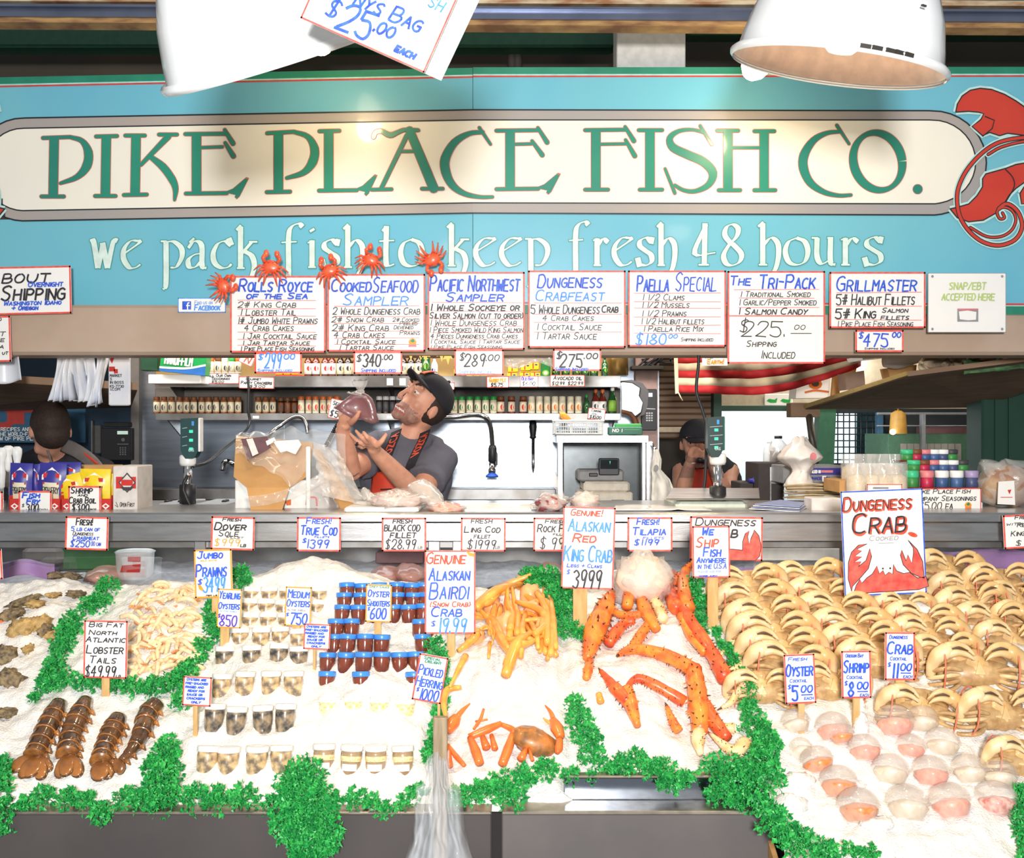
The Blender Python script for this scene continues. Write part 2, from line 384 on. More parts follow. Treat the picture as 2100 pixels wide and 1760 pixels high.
serif(380, 462, 275, 274); stem(403, 276, 397); st([(461, 266), (478, 294)], [6, 9], False); serif(404, 456, 303, 301, 5.5); st([(462, 293), (479, 320)], [6, 9], False); Efoot(381, 397)
serif(548, 604, 273, 270); stem(571, 272, 394); st([(602, 270), (631, 280), (645, 305), (641, 332), (622, 354), (588, 365)], [7, 10, 17, 18, 11, 6]); serif(547, 595, 394, 393)
serif(655, 696, 269, 268); stem(674, 270, 391); Efoot(654, 391, 100)
st([(766, 281), (770, 272), (782, 269), (800, 277), (816, 271), (830, 266), (857, 267)], [9, 9, 9, 11, 8, 7, 7]); st([(834, 278), (781, 388)], 8, False); st([(840, 268), (889, 386)], [17, 19], False); serif(817, 846, 310, 310, 5.5); serif(762, 803, 389, 388, 6.5); serif(865, 908, 387, 387, 6.5)
st([(983, 262), (1006, 296)], [6, 10, 5], False); st([(990, 271), (962, 274), (932, 292), (913, 325), (914, 352), (927, 379), (952, 397), (984, 404), (1010, 404)], [7, 9, 14, 18, 18, 15, 10, 7, 6])
serif(1018, 1103, 268, 267); stem(1046, 267, 388); st([(1103, 262), (1122, 292)], [6, 9], False); serif(1050, 1090, 296, 295, 5.5); st([(1091, 289), (1112, 318)], [6, 9], False); Efoot(1018, 388, 110)
serif(1200, 1283, 267, 266); stem(1222, 267, 388); st([(1282, 260), (1300, 289)], [6, 9], False); serif(1224, 1284, 296, 295, 5.5); st([(1283, 287), (1302, 320)], [6, 9], False); serif(1200, 1247, 389, 389)
serif(1310, 1358, 267); stem(1333, 268, 389); serif(1312, 1358, 389)
st([(1436, 258), (1460, 297)], [6, 10, 5], False); st([(1445, 272), (1420, 266), (1392, 269), (1374, 283), (1380, 302), (1410, 317), (1443, 332), (1462, 355), (1453, 379), (1426, 392), (1402, 390), (1384, 380)], [6, 6, 8, 12, 16, 17, 17, 17, 12, 8, 7, 6]); st([(1364, 346), (1384, 396)], [5, 10, 6], False)
serif(1471, 1514, 268); serif(1547, 1588, 269); stem(1493, 269, 390); stem(1567, 269, 390); serif(1474, 1518, 390); serif(1547, 1590, 390); serif(1500, 1560, 303, 303, 5.5)
st([(1716, 257), (1741, 295)], [6, 10, 5], False); st([(1722, 270), (1695, 273), (1668, 288), (1649, 318), (1648, 346), (1662, 375), (1690, 394), (1720, 401), (1745, 400)], [6, 8, 13, 18, 18, 15, 10, 7, 6])
O = []
for i in range(33):
    a = 2*math.pi*(i if i < 32 else 31.9)/32; x, y = 50*math.cos(a), 59*math.sin(a); O.append((1800+x+y*.10, 331+y, 8.5+9*abs(math.cos(a+.45))**1.3))
st([(p[0], p[1]) for p in O], [p[2] for p in O], True, False); LT.append(([(1882+9.5*math.cos(2*math.pi*i/20), 388+9.5*math.sin(2*math.pi*i/20)) for i in range(20)], None, True, True))
for nm, m, extra, off in (('word_outline', LRED, 2.6, .0018), ('painted_word', LGREEN, 0, .0024)):
  for wi, (wa, wb_) in enumerate(((0, 530), (530, 1160), (1160, 1600), (1600, 2000))):
    mb = MB()
    for pts, w, sm, cap in LT:
        if not wa <= sum(p[0] for p in pts)/len(pts) < wb_: continue
        if w is None:
            cx = sum(p[0] for p in pts)/len(pts); cy = sum(p[1] for p in pts)/len(pts); k = 1+extra/22
            mb.poly([(cx+(p[0]-cx)*k, cy+(p[1]-cy)*k) for p in pts], fnS, off, 0)
        else: mb.rib(pts, [x+extra for x in w] if isinstance(w, list) else w+extra, fnS, off, 0, cap, 4, sm)
    mb.build(nm, [m], sign)
# --- tagline in an uncial hand: strokes swept with a broad nib; units: x-height 1, baseline 0
UN = {'w': ['-.05,1 .1,1 .3,0', '.3,0 .52,.9', '.5,.95 .72,0', '.72,0 .98,1 1.15,1'], 'e': ['.05,.52 .75,.95 .62,1.02 .35,1.0 .08,.72 .06,.35 .3,.03 .58,.02 .8,.14'],
 'p': ['-.05,1.0 .2,1.0', '.17,1 .17,-.55 .05,-.8', '.17,.98 .5,.98 .8,.75 .82,.4 .6,.05 .35,.02'], 'a': ['.1,.95 .3,1.12', '.05,.75 .3,1.0 .6,.85 .62,.1 .8,0', '.62,.55 .3,.5 .05,.3 .1,.05 .35,.05 .62,.3'],
 'c': ['.8,.85 .55,1.0 .25,.9 .06,.55 .12,.2 .38,.02 .65,.03 .82,.15', '.7,1.12 .82,.85'], 'k': ['-.02,1.42 .17,1.6', '.15,1.55 .15,0', '.0,0 .32,0', '.16,.5 .62,.98', '.5,.98 .85,.98', '.34,.62 .62,.45 .72,.1 .62,-.28 .5,-.45'],
 'f': ['.2,-.7 .3,-.45 .3,1.1 .42,1.5 .7,1.62 .85,1.5', '.02,.92 .62,.95'], 'i': ['-.02,.9 .17,1.0', '.15,1 .15,0', '.0,0 .3,0', '.13,1.42 .18,1.34'], 's': ['.62,.86 .4,1.02 .15,.92 .12,.72 .35,.55 .6,.38 .62,.14 .4,0 .12,.03', '.66,1.05 .6,.8', '.02,.28 .12,-.06'],
 'h': ['-.02,1.42 .17,1.6', '.15,1.55 .15,0', '.0,0 .32,0', '.17,.72 .45,1.0 .7,.82 .74,.4 .66,-.05 .5,-.38'], 't': ['.2,1.5 .18,.2 .3,.02 .5,.08', '-.08,.93 .5,.96', '.05,1.3 .2,1.48'], 'o': ['.45,1.0 .15,.85 .03,.5 .15,.12 .45,0 .75,.12 .87,.5 .75,.86 .45,1.0'],
 'r': ['-.02,.92 .17,1.0', '.15,1 .15,0', '.0,0 .32,0', '.16,.7 .4,.98 .62,.85'], 'u': ['-.08,1 .17,1', '.12,1 .12,.3 .3,.04 .62,.2', '.62,1 .62,.12 .8,0', '.5,1 .72,1'], '4': ['.45,1.55 .42,0', '.5,1.5 .05,.42 .85,.45', '.2,0 .6,0'],
 '8': ['.42,.75 .15,1.1 .22,1.4 .45,1.5 .66,1.35 .6,1.05 .3,.72 .1,.35 .2,.05 .45,-.02 .72,.12 .78,.42 .45,.78']}
def nib(mb, pts, w, ex, fn, off, ang=-.32):
    mb.rc = getattr(mb, 'rc', 0)+1; off += (mb.rc % 24)*.00003
    pts = [V((p[0], p[1], 0)) for p in pts]
    n = len(pts); L = []; R_ = []
    for i, p in enumerate(pts):
        t = (pts[min(i+1, n-1)]-pts[max(i-1, 0)]).normalized(); q = V((-t.y, t.x, 0))
        a = abs(q.dot(V((math.cos(ang), math.sin(ang), 0))))
        k = (w*max(.24, a)+ex)/2; L.append(p+q*k); R_.append(p-q*k)
    e = (pts[0]-pts[1]).normalized()*(ex*.5); f = (pts[-1]-pts[-2]).normalized()*(ex*.5)
    L[0] += e; R_[0] += e; L[-1] += f; R_[-1] += f
    vs = [fn(a.x, a.y, off+i*.00015/n) for i, a in enumerate(L)]+[fn(a.x, a.y, off+i*.00015/n) for i, a in enumerate(R_)]
    mb.add(vs, [(i, i+1, n+i+1, n+i) for i in range(n-1)], 0)
words_ = (('we', 187, 288, 550), ('pack', 332, 528, 550), ('fish', 576, 744, 548), ('to', 782, 866, 546), ('keep', 918, 1122, 545), ('fresh', 1166, 1384, 544), ('48', 1422, 1520, 543), ('hours', 1556, 1808, 543))
for nm, m, ex, off in (('tagline_word_outline', TAGG, 3.0, .001), ('tagline_word', TAGW, 0, .0016)):
  for wd, a, b, base in words_:
        mb = MB()
        pos = []; cur = 0
        for ch in wd:
            mx = max(float(p.split(',')[0]) for s in UN[ch] for p in s.split()); pos.append((ch, cur)); cur += mx+.22
        k = (b-a)/(cur-.22); ky = 55
        for ch, c in pos:
            for s in UN[ch]:
                q = [tuple(map(float, p.split(','))) for p in s.split()]
                pts = [(a+(c+x)*k, base-y*ky) for x, y in q]
                if len(pts) > 2: pts = [(p.x, p.y) for p in smooth([(x, y, 0) for x, y in pts], 5)]
                nib(mb, pts, 11.5, ex, fnS, off)
        mb.build(nm, [m], sign)
# --- painted lobsters at the two ends
LOB = mat('painted lobster red', (204, 66, 48), .35, c2=(196, 56, 44), scale=4, coat=.4); HALO = mat('painted halo', (196, 232, 226), .4)
def Z(l): return [(1400+x/3.0, y/3.0) for x, y in l]
upper = Z([(1680, 690), (1690, 640), (1720, 590), (1770, 555), (1830, 543), (1900, 550), (1980, 580), (2050, 620), (2100, 655), (2180, 730), (2220, 800), (2160, 840), (2080, 830), (2000, 820), (1950, 835), (1890, 815), (1845, 835), (1780, 778), (1835, 735), (1852, 700), (1820, 690), (1760, 685)])
lower = Z([(1645, 1285), (1690, 1275), (1760, 1255), (1810, 1205), (1845, 1150), (1845, 1100), (1865, 1070), (1930, 1052), (1990, 1035), (2050, 1012), (2120, 1000), (2200, 980), (2230, 1060), (2120, 1110), (2050, 1160), (2010, 1200), (1980, 1250), (1930, 1310), (1850, 1355), (1760, 1365), (1690, 1340)])
body = Z([(2075, 1190), (2100, 1150), (2160, 1130), (2260, 1150), (2260, 1260), (2140, 1250), (2085, 1255)])
rings = [(Z([(2200, 845), (2080, 848), (1950, 875), (1850, 935), (1760, 1030), (1705, 1130), (1688, 1220), (1705, 1330), (1765, 1425), (1850, 1490), (1950, 1510), (2045, 1475), (2088, 1400), (2072, 1320), (2030, 1270), (1985, 1255), (1945, 1285)]), 6), (Z([(1770, 1400), (1870, 1455), (1960, 1455), (2025, 1415), (2050, 1350), (2025, 1295), (1975, 1275), (1935, 1300), (1950, 1345), (1980, 1340), (1968, 1310)]), 3.5), (Z([(2200, 870), (2090, 872), (1960, 905), (1880, 950)]), 4)]
def lobster(fx, nm):
    mb = MB()
    g = lambda pts: [(fx(x), y) for x, y in pts]
    for pl in (upper, lower, body):
        q = g(pl)+[g(pl)[0]]
        mb.rib(q, 11, fnS, .0026, 2, False, 1, False)
    for r, w in rings: mb.rib(g(r), w+9, fnS, .0026, 2)
    for pl in (upper, lower, body): mb.poly(g(pl), fnS, .0032, 0); mb.rib(g(pl)+[g(pl)[0]], 2.4, fnS, .0038, 1, False, 1, False)
    for r, w in rings: mb.rib(g(r), w+3.5, fnS, .0036, 1); mb.rib(g(r), w, fnS, .0042, 0)
    mb.rib(g(Z([(1845, 840), (1905, 790), (1918, 740), (1860, 715)])), 2.2, fnS, .004, 1, False, 1, False)
    mb.rib(g(Z([(1985, 1040), (2030, 1090), (2040, 1150), (1990, 1240)])), 2.2, fnS, .004, 1, False)
    mb.build(nm, [LOB, BLK, HALO], sign)
lobster(lambda x: x, 'painted_lobster'); lobster(lambda x: 1958-x, 'painted_lobster')
# beam under the sign
mb = MB(); a = P(-300, 728, 3.93); b = P(2400, 636, 3.93)
mb.rbox((a.x, 3.93, a.z), (b.x, 4.12, b.z+.02), .012); struct('trim_3', mb, TAUPE)
# ================================================================== ENAMEL LAMP SHADES
ENAM = mat('white enamel', (250, 250, 250), .14, c2=(244, 246, 247), scale=3, coat=.6); INNER = mat('cream enamel inside', (230, 206, 190), .3); CHIP = mat('chipped enamel', (60, 54, 50), .6)
GLOW = mat('glowing bulb', (255, 236, 206), .4, emit=5)
def shade(label, c, ax, R, seed, stretch=1.0):
    root = thing('pendant_lamp', label, 'lamp', c)
    a = V(ax).normalized(); M = Matrix.Translation(c) @ a.to_track_quat('Z', 'Y').to_matrix().to_4x4()
    pr = [(1.0, 0), (1.012, .012), (1.0, .03), (.965, .06), (.94, .2), (.88, .45), (.78, .7), (.62, .9), (.42, 1.03), (.24, 1.09), (.2, 1.2), (.2, 1.45)]
    pr = [(r*R, z*R*stretch) for r, z in pr]
    mb = MB(); mb.lathe(pr, 48, M, 0, True, (0, 1)); mb.build('lamp_shade', [ENAM], root)
    mb = MB(); mb.lathe([(r*.985, z+.002) for r, z in pr[1:10]][::-1], 48, M, 0, True, (0, 0)); mb.build('shade_lining', [INNER], root)
    mb = MB(); mb.lathe([(R*1.0, -.006), (R*1.025, 0), (R*1.03, .008), (R*1.0, .016)], 48, M, 0, True, (0, 0)); mb.build('rolled_rim', [ENAM], root)
    mb = MB(); mb.lathe([(.012, R*.12), (.03, R*.13), (.055, R*.22), (.06, R*.34), (.045, R*.5), (.028, R*.66), (.026, R*.95)], 20, M); mb.build('bulb', [GLOW], root)
    mb = MB(); p0 = M @ V((0, 0, R*1.42*stretch)); mb.tube([p0, p0+V((0, 0, .15)), p0+V((.0, .02, 1.0))], .012); mb.build('suspension_rod', [DARK], root)
    lamp('lamp_light', 'SPOT', M @ V((0, 0, -.02)), 30, WARM, .06, aim=M @ V((0, -.1, -1)), spot=125)
    return root, M
s1, M1 = shade('white enamel lamp shade seen from outside, beside the tilted ice bag card', P(572, 118, 2.35), (-.285, -.45, .93), .262, 1, 1.02)
s2, M2 = shade('white enamel lamp shade with chipped rim and glowing bulb showing inside', P(1717, 137, 2.62), (.16, -.2, .98), .26, 2)
mb = MB(); rs = random.Random(5)
for a in (-2.3, -2.2, -2.08, -2.0, -1.9):
    mb.box((-.012, -.004, -.004), (.012, .004, .005), 0, M2 @ Matrix.Translation((.266*math.cos(a), .266*math.sin(a), .006)) @ Matrix.Rotation(a+1.57+rs.uniform(-.3, .3), 4, 'Z'))
for z in (.12, .145): mb.box((-.006, -.003, -.002), (.006, .003, .002), 0, M2 @ Matrix.Translation((.248*math.cos(-1.8), .248*math.sin(-1.8), z)) @ Matrix.Rotation(-.2, 4, 'Z'))
mb.build('enamel_chip', [CHIP], s2)
def bulb(label, u, v, Y, up, power):
    c = P(u, v, Y); r = thing('sign_light', label, 'light bulb', c)
    M = Matrix.Translation(c) @ V(up).to_track_quat('Z', 'Y').to_matrix().to_4x4()
    mb = MB(); mb.lathe([(.004, -.06), (.022, -.052), (.042, -.03), (.05, 0), (.044, .03), (.03, .055), (.022, .075)], 20, M); mb.build('bulb', [GLOW], r)
    mb = MB(); mb.lathe([(.024, .07), (.028, .08), (.028, .14), (.018, .16)], 16, M); mb.build('socket', [DARK], r)
    mb = MB(); p = M @ V((0, 0, .15)); mb.tube(smooth([p, p+V(up)*.12+V((0, 0, .05)), V((p.x+V(up).x*.3, 3.74, 3.08))]), .01); mb.build('bracket_arm', [DARK], r)
    lamp('sign_bulb', 'POINT', c+V((0, .0, -.07)), power, (1, .78, .45), .05)
bulb('bare bulb glowing at the rim of the chipped lamp shade, in front of the sign', 1552, 131, 3.52, (.55, 0, .83), 6)
bulb('bare bulb behind the left enamel shade lighting the sign', 655, 78, 3.52, (-.3, 0, .95), 7)
# ================================================================== CARDS HUNG UNDER THE SIGN
YC = 3.86
card('price_card', 'tilted white card reading BAG 25.00 EACH, hanging beside the lamp shade', 'sign', (664, -190, 942, 106), 1.98, [
    ('nys Bag', 752, 900, 4, 36, 'b', 4), ('sh', 892, 925, -50, -22, 'l', 2.5), ('$', 706, 735, 44, 80, 'b', 4), ('25', 738, 810, 38, 94, 'b', 5), ('.00', 812, 856, 46, 70, 'b', 4), ('each', 868, 912, 74, 90, 'b', 4)], rot=24, back=34)
W_ = lambda t, a, b, c, d, k, w=None: (t, a, b, c, d, k) if w is None else (t, a, b, c, d, k, w)
card('menu_card', 'white card about overnight shipping to Washington, Idaho and Oregon', 'sign', (-62, 547, 146, 645), YC+.04, [('About', -30, 104, 556, 580, 'k', 3), ('Overnight', 58, 130, 578, 589, 'b', 2), ('Shipping', 2, 134, 586, 616, 'k', 3.4), ('Washington Idaho', 8, 126, 617, 626, 'b', 2), ('+ Oregon', 24, 78, 628, 636, 'b', 2)], rot=-1.2)
card('menu_card', 'partly cut off white card below the shipping card, at the frame edge', 'sign', (-150, 650, 22, 744), YC+.04, [('o', -4, 5, 652, 660, 'k'), ('it', -6, 12, 680, 691, 'k'), ('ce', -8, 10, 694, 703, 'k'), ('a', -2, 9, 708, 717, 'k'), ('ws ut', -14, 17, 722, 729, 'k')], rot=-1.5)
def fb(mb, fn):
    mb.poly([(374, 618), (392, 618), (392, 635), (374, 635)], fn, .0012, ci('b'))
    mb.rib([(389, 621), (386, 622), (385, 626), (385, 635)], 2.6, fn, .0018, 0, False); mb.rib([(382, 627), (390, 627)], 2.4, fn, .0018, 0, False)
card('social_media_sticker', 'small white and blue sticker with a square letter f emblem', 'sticker', (365, 611, 463, 641), YC+.06, [('Find us on', 399, 436, 617, 624, 'B', 1.2), ('Facebook', 399, 452, 625, 636, 'l', 1.9)], edge='l', ew=1.6, extra=fb)
card('menu_card', 'white card listing king crab, lobster tail and jumbo white prawns', 'sign', (472, 566, 668, 723), YC, [('Rolls Royce', 490, 642, 573, 598, 'b', 3.2), ('of the Sea', 505, 632, 601, 613, 'b', 2.5), ('2# King Crab', 487, 608, 619, 631, 'k'), ('1 Lobster Tail', 492, 608, 634, 647, 'k'), ('1# Jumbo White Prawns', 487, 652, 651, 664, 'k'), ('4 Crab Cakes', 501, 603, 667, 679, 'k'), ('1 Jar Cocktail Sauce', 497, 650, 684, 695, 'k'), ('1 Jar Tartar Sauce', 497, 636, 699, 708, 'k'), ('1 Pike Place Fish Seasoning', 493, 645, 711, 720, 'k')], [(y, 487, 648) for y in (616, 633, 648, 665, 681, 697, 709)])
card('price_card', 'white price card reading 299.00, below the king crab list', 'sign', (522, 723, 619, 766), YC, [('$', 529, 541, 727, 738, 'l', 2), ('299', 543, 578, 725, 755, 'l', 2.6), ('00', 582, 606, 726, 737, 'l', 2.2), ('Shipping Included', 528, 600, 757, 762, 'l', 1)])
def logo(cx, cy, r):
    def f(mb, fn):
        mb.poly([(cx+r*math.cos(a*.5), cy+r*math.sin(a*.5)) for a in range(13)], fn, .0012, ci('o')); mb.poly([(cx-r*.9, cy+r*.6), (cx+r*.9, cy+r*.6), (cx+r*1.1, cy+r*1.2), (cx-r*1.1, cy+r*1.2)], fn, .0014, ci('p')); mb.poly([(cx-r*.6, cy-r*.3), (cx+r*.2, cy-r*.9), (cx+r*.6, cy-r*.2), (cx, cy+r*.1)], fn, .0014, ci('g'))
    return f
card('menu_card', 'white card for a cooked sampler with a tiny round emblem in its corner', 'sign', (671, 562, 872, 721), YC, [('Cooked', 679, 762, 574, 598, 'b', 3), ('Seafood', 764, 858, 569, 599, 'b', 2.8), ('Sampler', 702, 838, 603, 626, 'l', 2.4), ('2 Whole Dungeness Crab', 682, 862, 631, 645, 'k'), ('2# Snow Crab', 680, 788, 650, 661, 'k'), ('2# Cooked', 805, 860, 652, 660, 'k', 1), ('Peeled', 820, 856, 660, 667, 'k', 1), ('2# King Crab', 681, 798, 666, 679, 'k'), ('Deveined', 808, 848, 668, 675, 'k', 1), ('Prawns', 820, 862, 678, 687, 'k', 1), ('4 Crab Cakes', 685, 790, 681, 693, 'k'), ('1 Cocktail Sauce', 689, 812, 696, 706, 'k'), ('1 Tartar Sauce', 695, 808, 708, 718, 'k')], [(y, 685, 860) for y in (628, 648, 663, 680, 694, 707)], extra=logo(846, 702, 8))
card('price_card', 'white price card reading 340.00, below the cooked sampler list', 'sign', (725, 721, 825, 767), YC, [('$', 731, 743, 728, 742, 'k', 2), ('340', 744, 782, 727, 752, 'k', 2.8), ('.00', 785, 806, 728, 738, 'k', 2), ('Shipping Included', 740, 812, 756, 763, 'b', 1.2)])
card('menu_card', 'white card for the Pacific Northwest sampler of sockeye and smoked salmon', 'sign', (877, 558, 1076, 717), YC, [('Pacific Northwest', 882, 1066, 566, 597, 'b', 3.2), ('Sampler', 914, 1034, 600, 618, 'b', 2.7), ('1 Whole Sockeye or', 881, 1066, 624, 637, 'k', 2.2), ('Silver Salmon (cut to order)', 881, 1074, 641, 653, 'k', 1.8), ('1 Whole Dungeness Crab', 881, 1060, 656, 668, 'k'), ('1 Piece Smoked Wild King Salmon', 880, 1073, 671, 682, 'k'), ('4 Pieces Dungeness Crab Cakes', 883, 1062, 685, 694, 'k'), ('1 Cocktail Sauce 1 Tartar Sauce', 882, 1066, 697, 705, 'k', 1.1), ('1 Pike Place Fish Seasoning', 882, 1030, 708, 715, 'k', 1)], [(y, 885, 1070) for y in (621, 638, 654, 669, 683, 695)])
card('price_card', 'white price card reading 289.00, below the Northwest sampler list', 'sign', (932, 717, 1033, 770), YC, [('$', 942, 954, 725, 740, 'k', 2), ('289', 952, 996, 727, 752, 'k', 2.4), ('.00', 997, 1025, 728, 740, 'k', 2), ('Shipping Included', 940, 1016, 759, 766, 'B', 1.2)])
card('menu_card', 'white card for a crabfeast of five whole Dungeness crabs', 'sign', (1083, 555, 1283, 713), YC, [('Dungeness', 1102, 1236, 564, 590, 'b', 2.8), ('Crabfeast', 1098, 1240, 595, 617, 'l', 2.4), ('5 Whole Dungeness', 1088, 1230, 626, 643, 'k', 1.8), ('Crab', 1234, 1268, 627, 641, 'k', 2.2), ('4 Crab Cakes', 1112, 1218, 647, 658, 'k'), ('1 Cocktail Sauce', 1099, 1234, 664, 677, 'k'), ('1 Tartar Sauce', 1099, 1224, 682, 696, 'k')], [(y, 1095, 1275) for y in (621, 645, 662, 681)])
card('price_card', 'white price card reading 275.00, below the crabfeast list', 'sign', (1134, 716, 1233, 761), YC, [('$', 1141, 1153, 722, 736, 'k', 2.4), ('275', 1147, 1196, 727, 753, 'k', 2.8), ('.00', 1198, 1227, 725, 736, 'k', 2.2), ('Shipping Included', 1138, 1206, 754, 760, 'b', 1.3)])
card('menu_card', 'white card for the paella special with clams, mussels and halibut', 'sign', (1288, 555, 1489, 711), YC, [('Paella', 1306, 1372, 566, 598, 'b', 3), ('Special', 1384, 1470, 560, 597, 'b', 2.3), ('1 1/2 Clams', 1316, 1404, 604, 616, 'k'), ('1 1/2 Mussels', 1315, 1414, 620, 631, 'k'), ('1 1/2 Prawns', 1315, 1408, 637, 649, 'k'), ('1 1/2 Halibut fillets', 1314, 1444, 653, 665, 'k'), ('1 Paella Rice Mix', 1318, 1442, 669, 680, 'k'), ('$180', 1302, 1368, 685, 707, 'l', 2.4), ('00', 1370, 1390, 686, 694, 'l', 1.8), ('Shipping Included', 1396, 1462, 693, 700, 'k', .9)], [(y, 1300, 1478) for y in (601, 618, 633, 650, 667, 684)])
card('menu_card', 'white two-part card for the tri-pack of smoked salmon, 225.00', 'sign', (1492, 556, 1692, 746), YC, [('The', 1496, 1540, 567, 585, 'b', 2.6), ('Tri-Pack', 1556, 1672, 564, 592, 'b', 3), ('1 Traditional Smoked', 1517, 1662, 598, 609, 'k'), ('1 Garlic/Pepper Smoked', 1514, 1674, 614, 626, 'k'), ('1 Salmon Candy', 1512, 1656, 632, 645, 'k', 1.8), ('$', 1516, 1536, 656, 682, 'k', 1.8), ('225.', 1520, 1612, 660, 690, 'k', 1.8), ('00', 1628, 1652, 667, 676, 'k', 1.2), ('_', 1622, 1674, 682, 684, 'k', 1.2), ('Shipping', 1530, 1592, 699, 711, 'k', 1.4), ('Included', 1560, 1630, 719, 735, 'k', 1.4)], [(594, 1505, 1680), (612, 1515, 1670), (630, 1515, 1680), (648, 1493, 1691), (649.5, 1493, 1691)])
card('menu_card', 'white card listing halibut fillets and king salmon fillets', 'sign', (1701, 558, 1898, 673), YC, [('Grillmaster', 1715, 1880, 568, 597, 'b', 2.8), ('5# Halibut Fillets', 1714, 1876, 604, 625, 'k', 1.9), ('5# King', 1712, 1796, 634, 653, 'k', 2.2), ('Salmon', 1808, 1862, 632, 641, 'k', 1.5), ('fillets', 1806, 1864, 646, 656, 'k', 1.5), ('1 Pike Place Fish Seasoning', 1716, 1872, 659, 670, 'k', 1.1)], [(y, 1715, 1890) for y in (600, 628, 656)])
card('price_card', 'small white card reading 475.00 in blue, below the halibut and salmon card', 'sign', (1754, 677, 1853, 722), YC, [('$', 1760, 1772, 682, 694, 'b', 2), ('475', 1770, 1822, 685, 711, 'b', 2.6), ('00', 1829, 1848, 682, 692, 'b', 2.2), ('Shipping Included', 1772, 1834, 713, 717, 'k', .8)])
def ebt(mb, fn):
    mb.poly([(1963, 633), (2006, 633), (2006, 660), (1963, 660)], fn, .0012, ci('y')); mb.poly([(1966, 639), (1984, 637), (2002, 640), (2001, 656), (1985, 657), (1968, 655)], fn, .0016, 0); mb.rib([(1964, 635), (2005, 635)], 3, fn, .0018, ci('p'), False)
    for x, y in ((1912, 567), (2055, 567), (1912, 675), (2055, 675)): mb.poly([(x+3*math.cos(a), y+3*math.sin(a)) for a in range(6)], fn, .0012, ci('y'))
EBT = dict(CARDM=0)
card('notice_plate', 'white screwed plate saying SNAP/EBT accepted here with a small state map', 'sign', (1903, 560, 2063, 682), YC, [('SNAP/EBT', 1946, 2022, 580, 594, 'e', 2.2), ('ACCEPTED HERE', 1931, 2040, 603, 616, 'e', 2.2)], edge='y', ew=1, extra=ebt)
# five plastic toy crabs pinned above the cards
TOY = mat('red plastic crab', (222, 78, 50), .3, c2=(236, 110, 70), scale=40, coat=.4)
def toycrab(label, u, v, rot, k=1.0):
    c = P(u, v, 3.83); root = thing('toy_crab', label, 'toy', c, 'plastic crabs pinned along the sign')
    M = Matrix.Translation(c) @ Matrix.Rotation(math.radians(rot), 4, 'Y') @ Matrix.Scale(k*.68, 4)
    mb = MB(); mb.blob((0, 0, 0), (.042, .018, .034), 16, 10, amp=.25, fr=9); mb.v = [tuple(M @ V(p)) for p in mb.v]
    for s in (-1, 1):
        for e in (.012,): mb.blob(M @ V((s*e, -.014, .024)), .004, 8, 6)
    mb.build('shell', [TOY], root)
    for s in (-1, 1):
        q = MB(); q.tube([M @ V(p) for p in ((s*.03, -.005, .022), (s*.042, -.008, .04), (s*.03, -.01, .056))], [.008, .007, .009]); q.blob(M @ V((s*.026, -.01, .064)), (.01, .007, .014), 8, 6); q.build('claw', [TOY], root)
        for i in range(4):
            a = -.1-.35*i; q = MB(); d = V((s*math.cos(a), 0, math.sin(a)))
            q.tube([M @ (d*.03), M @ (d*.055+V((0, -.012, .008))), M @ (d*.085+V((0, .004, -.012)))], [.006, .005, .002], 6); q.build('leg', [TOY], root)
toycrab('red toy crab turned on its side at the left edge of the king crab card', 458, 587, 72)
toycrab('red toy crab on top of the king crab card', 556, 548, 4, 1.1)
toycrab('red toy crab between the king crab and cooked sampler cards', 677, 555, -18, 1.02)
toycrab('red toy crab above the cooked sampler card, under the word to', 761, 533, 20)
toycrab('red toy crab above the gap beside the Northwest sampler card', 886, 533, 160, 1.05)
# ================================================================== COUNTER AND GLASS CASE
cnt = thing('service_counter', 'long stainless steel service counter with glass display front', 'counter', (0, 3.5, 0))
YF = 3.5; ZT = P(0, 1052, YF).z
mb = MB(); mb.rbox((-2.6, YF, ZT-.035), (2.8, 4.12, ZT), .006); mb.build('worktop', [STEELH], cnt)
mb = MB(); mb.rbox((-2.6, YF+.012, P(0, 1112, YF).z), (2.8, YF+.04, ZT-.028), .003); mb.build('apron_panel', [STEELH], cnt)
mb = MB(); mb.rbox((-2.6, YF+.045, P(0, 1128, YF).z), (2.8, YF+.08, P(0, 1106, YF).z), .003); mb.build('glass_rail', [DSTEEL], cnt)
mb = MB(); mb.box((-2.6, 4.1, 0), (2.8, 4.14, ZT-.03)); mb.build('rear_panel', [DSTEEL], cnt)
for u in (410, 890, 940, 1240): 
    a = P(u, 1140, YF+.03); mb = MB(); mb.rbox((a.x-.02, YF+.03, a.z-.06), (a.x+.02, YF+.06, ZT-.08), .003); mb.build('bracket', [STEELH], cnt)
GLASS = mat('case glass', (225, 236, 240), .03, trans=1, alpha=.25, ior=1.3)
mb = MB(); a0 = P(0, 1126, YF+.06)
mb.grid(lambda s, t: (-2.6+5.4*s, YF+.055-.05*t-.04*math.sin(t*1.4), a0.z-.22*t), 2, 8); mb.build('glass_front', [GLASS], cnt)
mb = MB(); mb.box((-2.6, 3.62, .98), (2.8, 4.1, 1.0)); mb.build('case_floor', [STEEL], cnt)
def lcard(label, x0, y0, x1, y1, lines, rot=0, **k): card('price_card', label, 'sign', (x0, y0, x1, y1), YF-.012+k.pop('dy', 0), lines, rot=rot, group=None, **k)
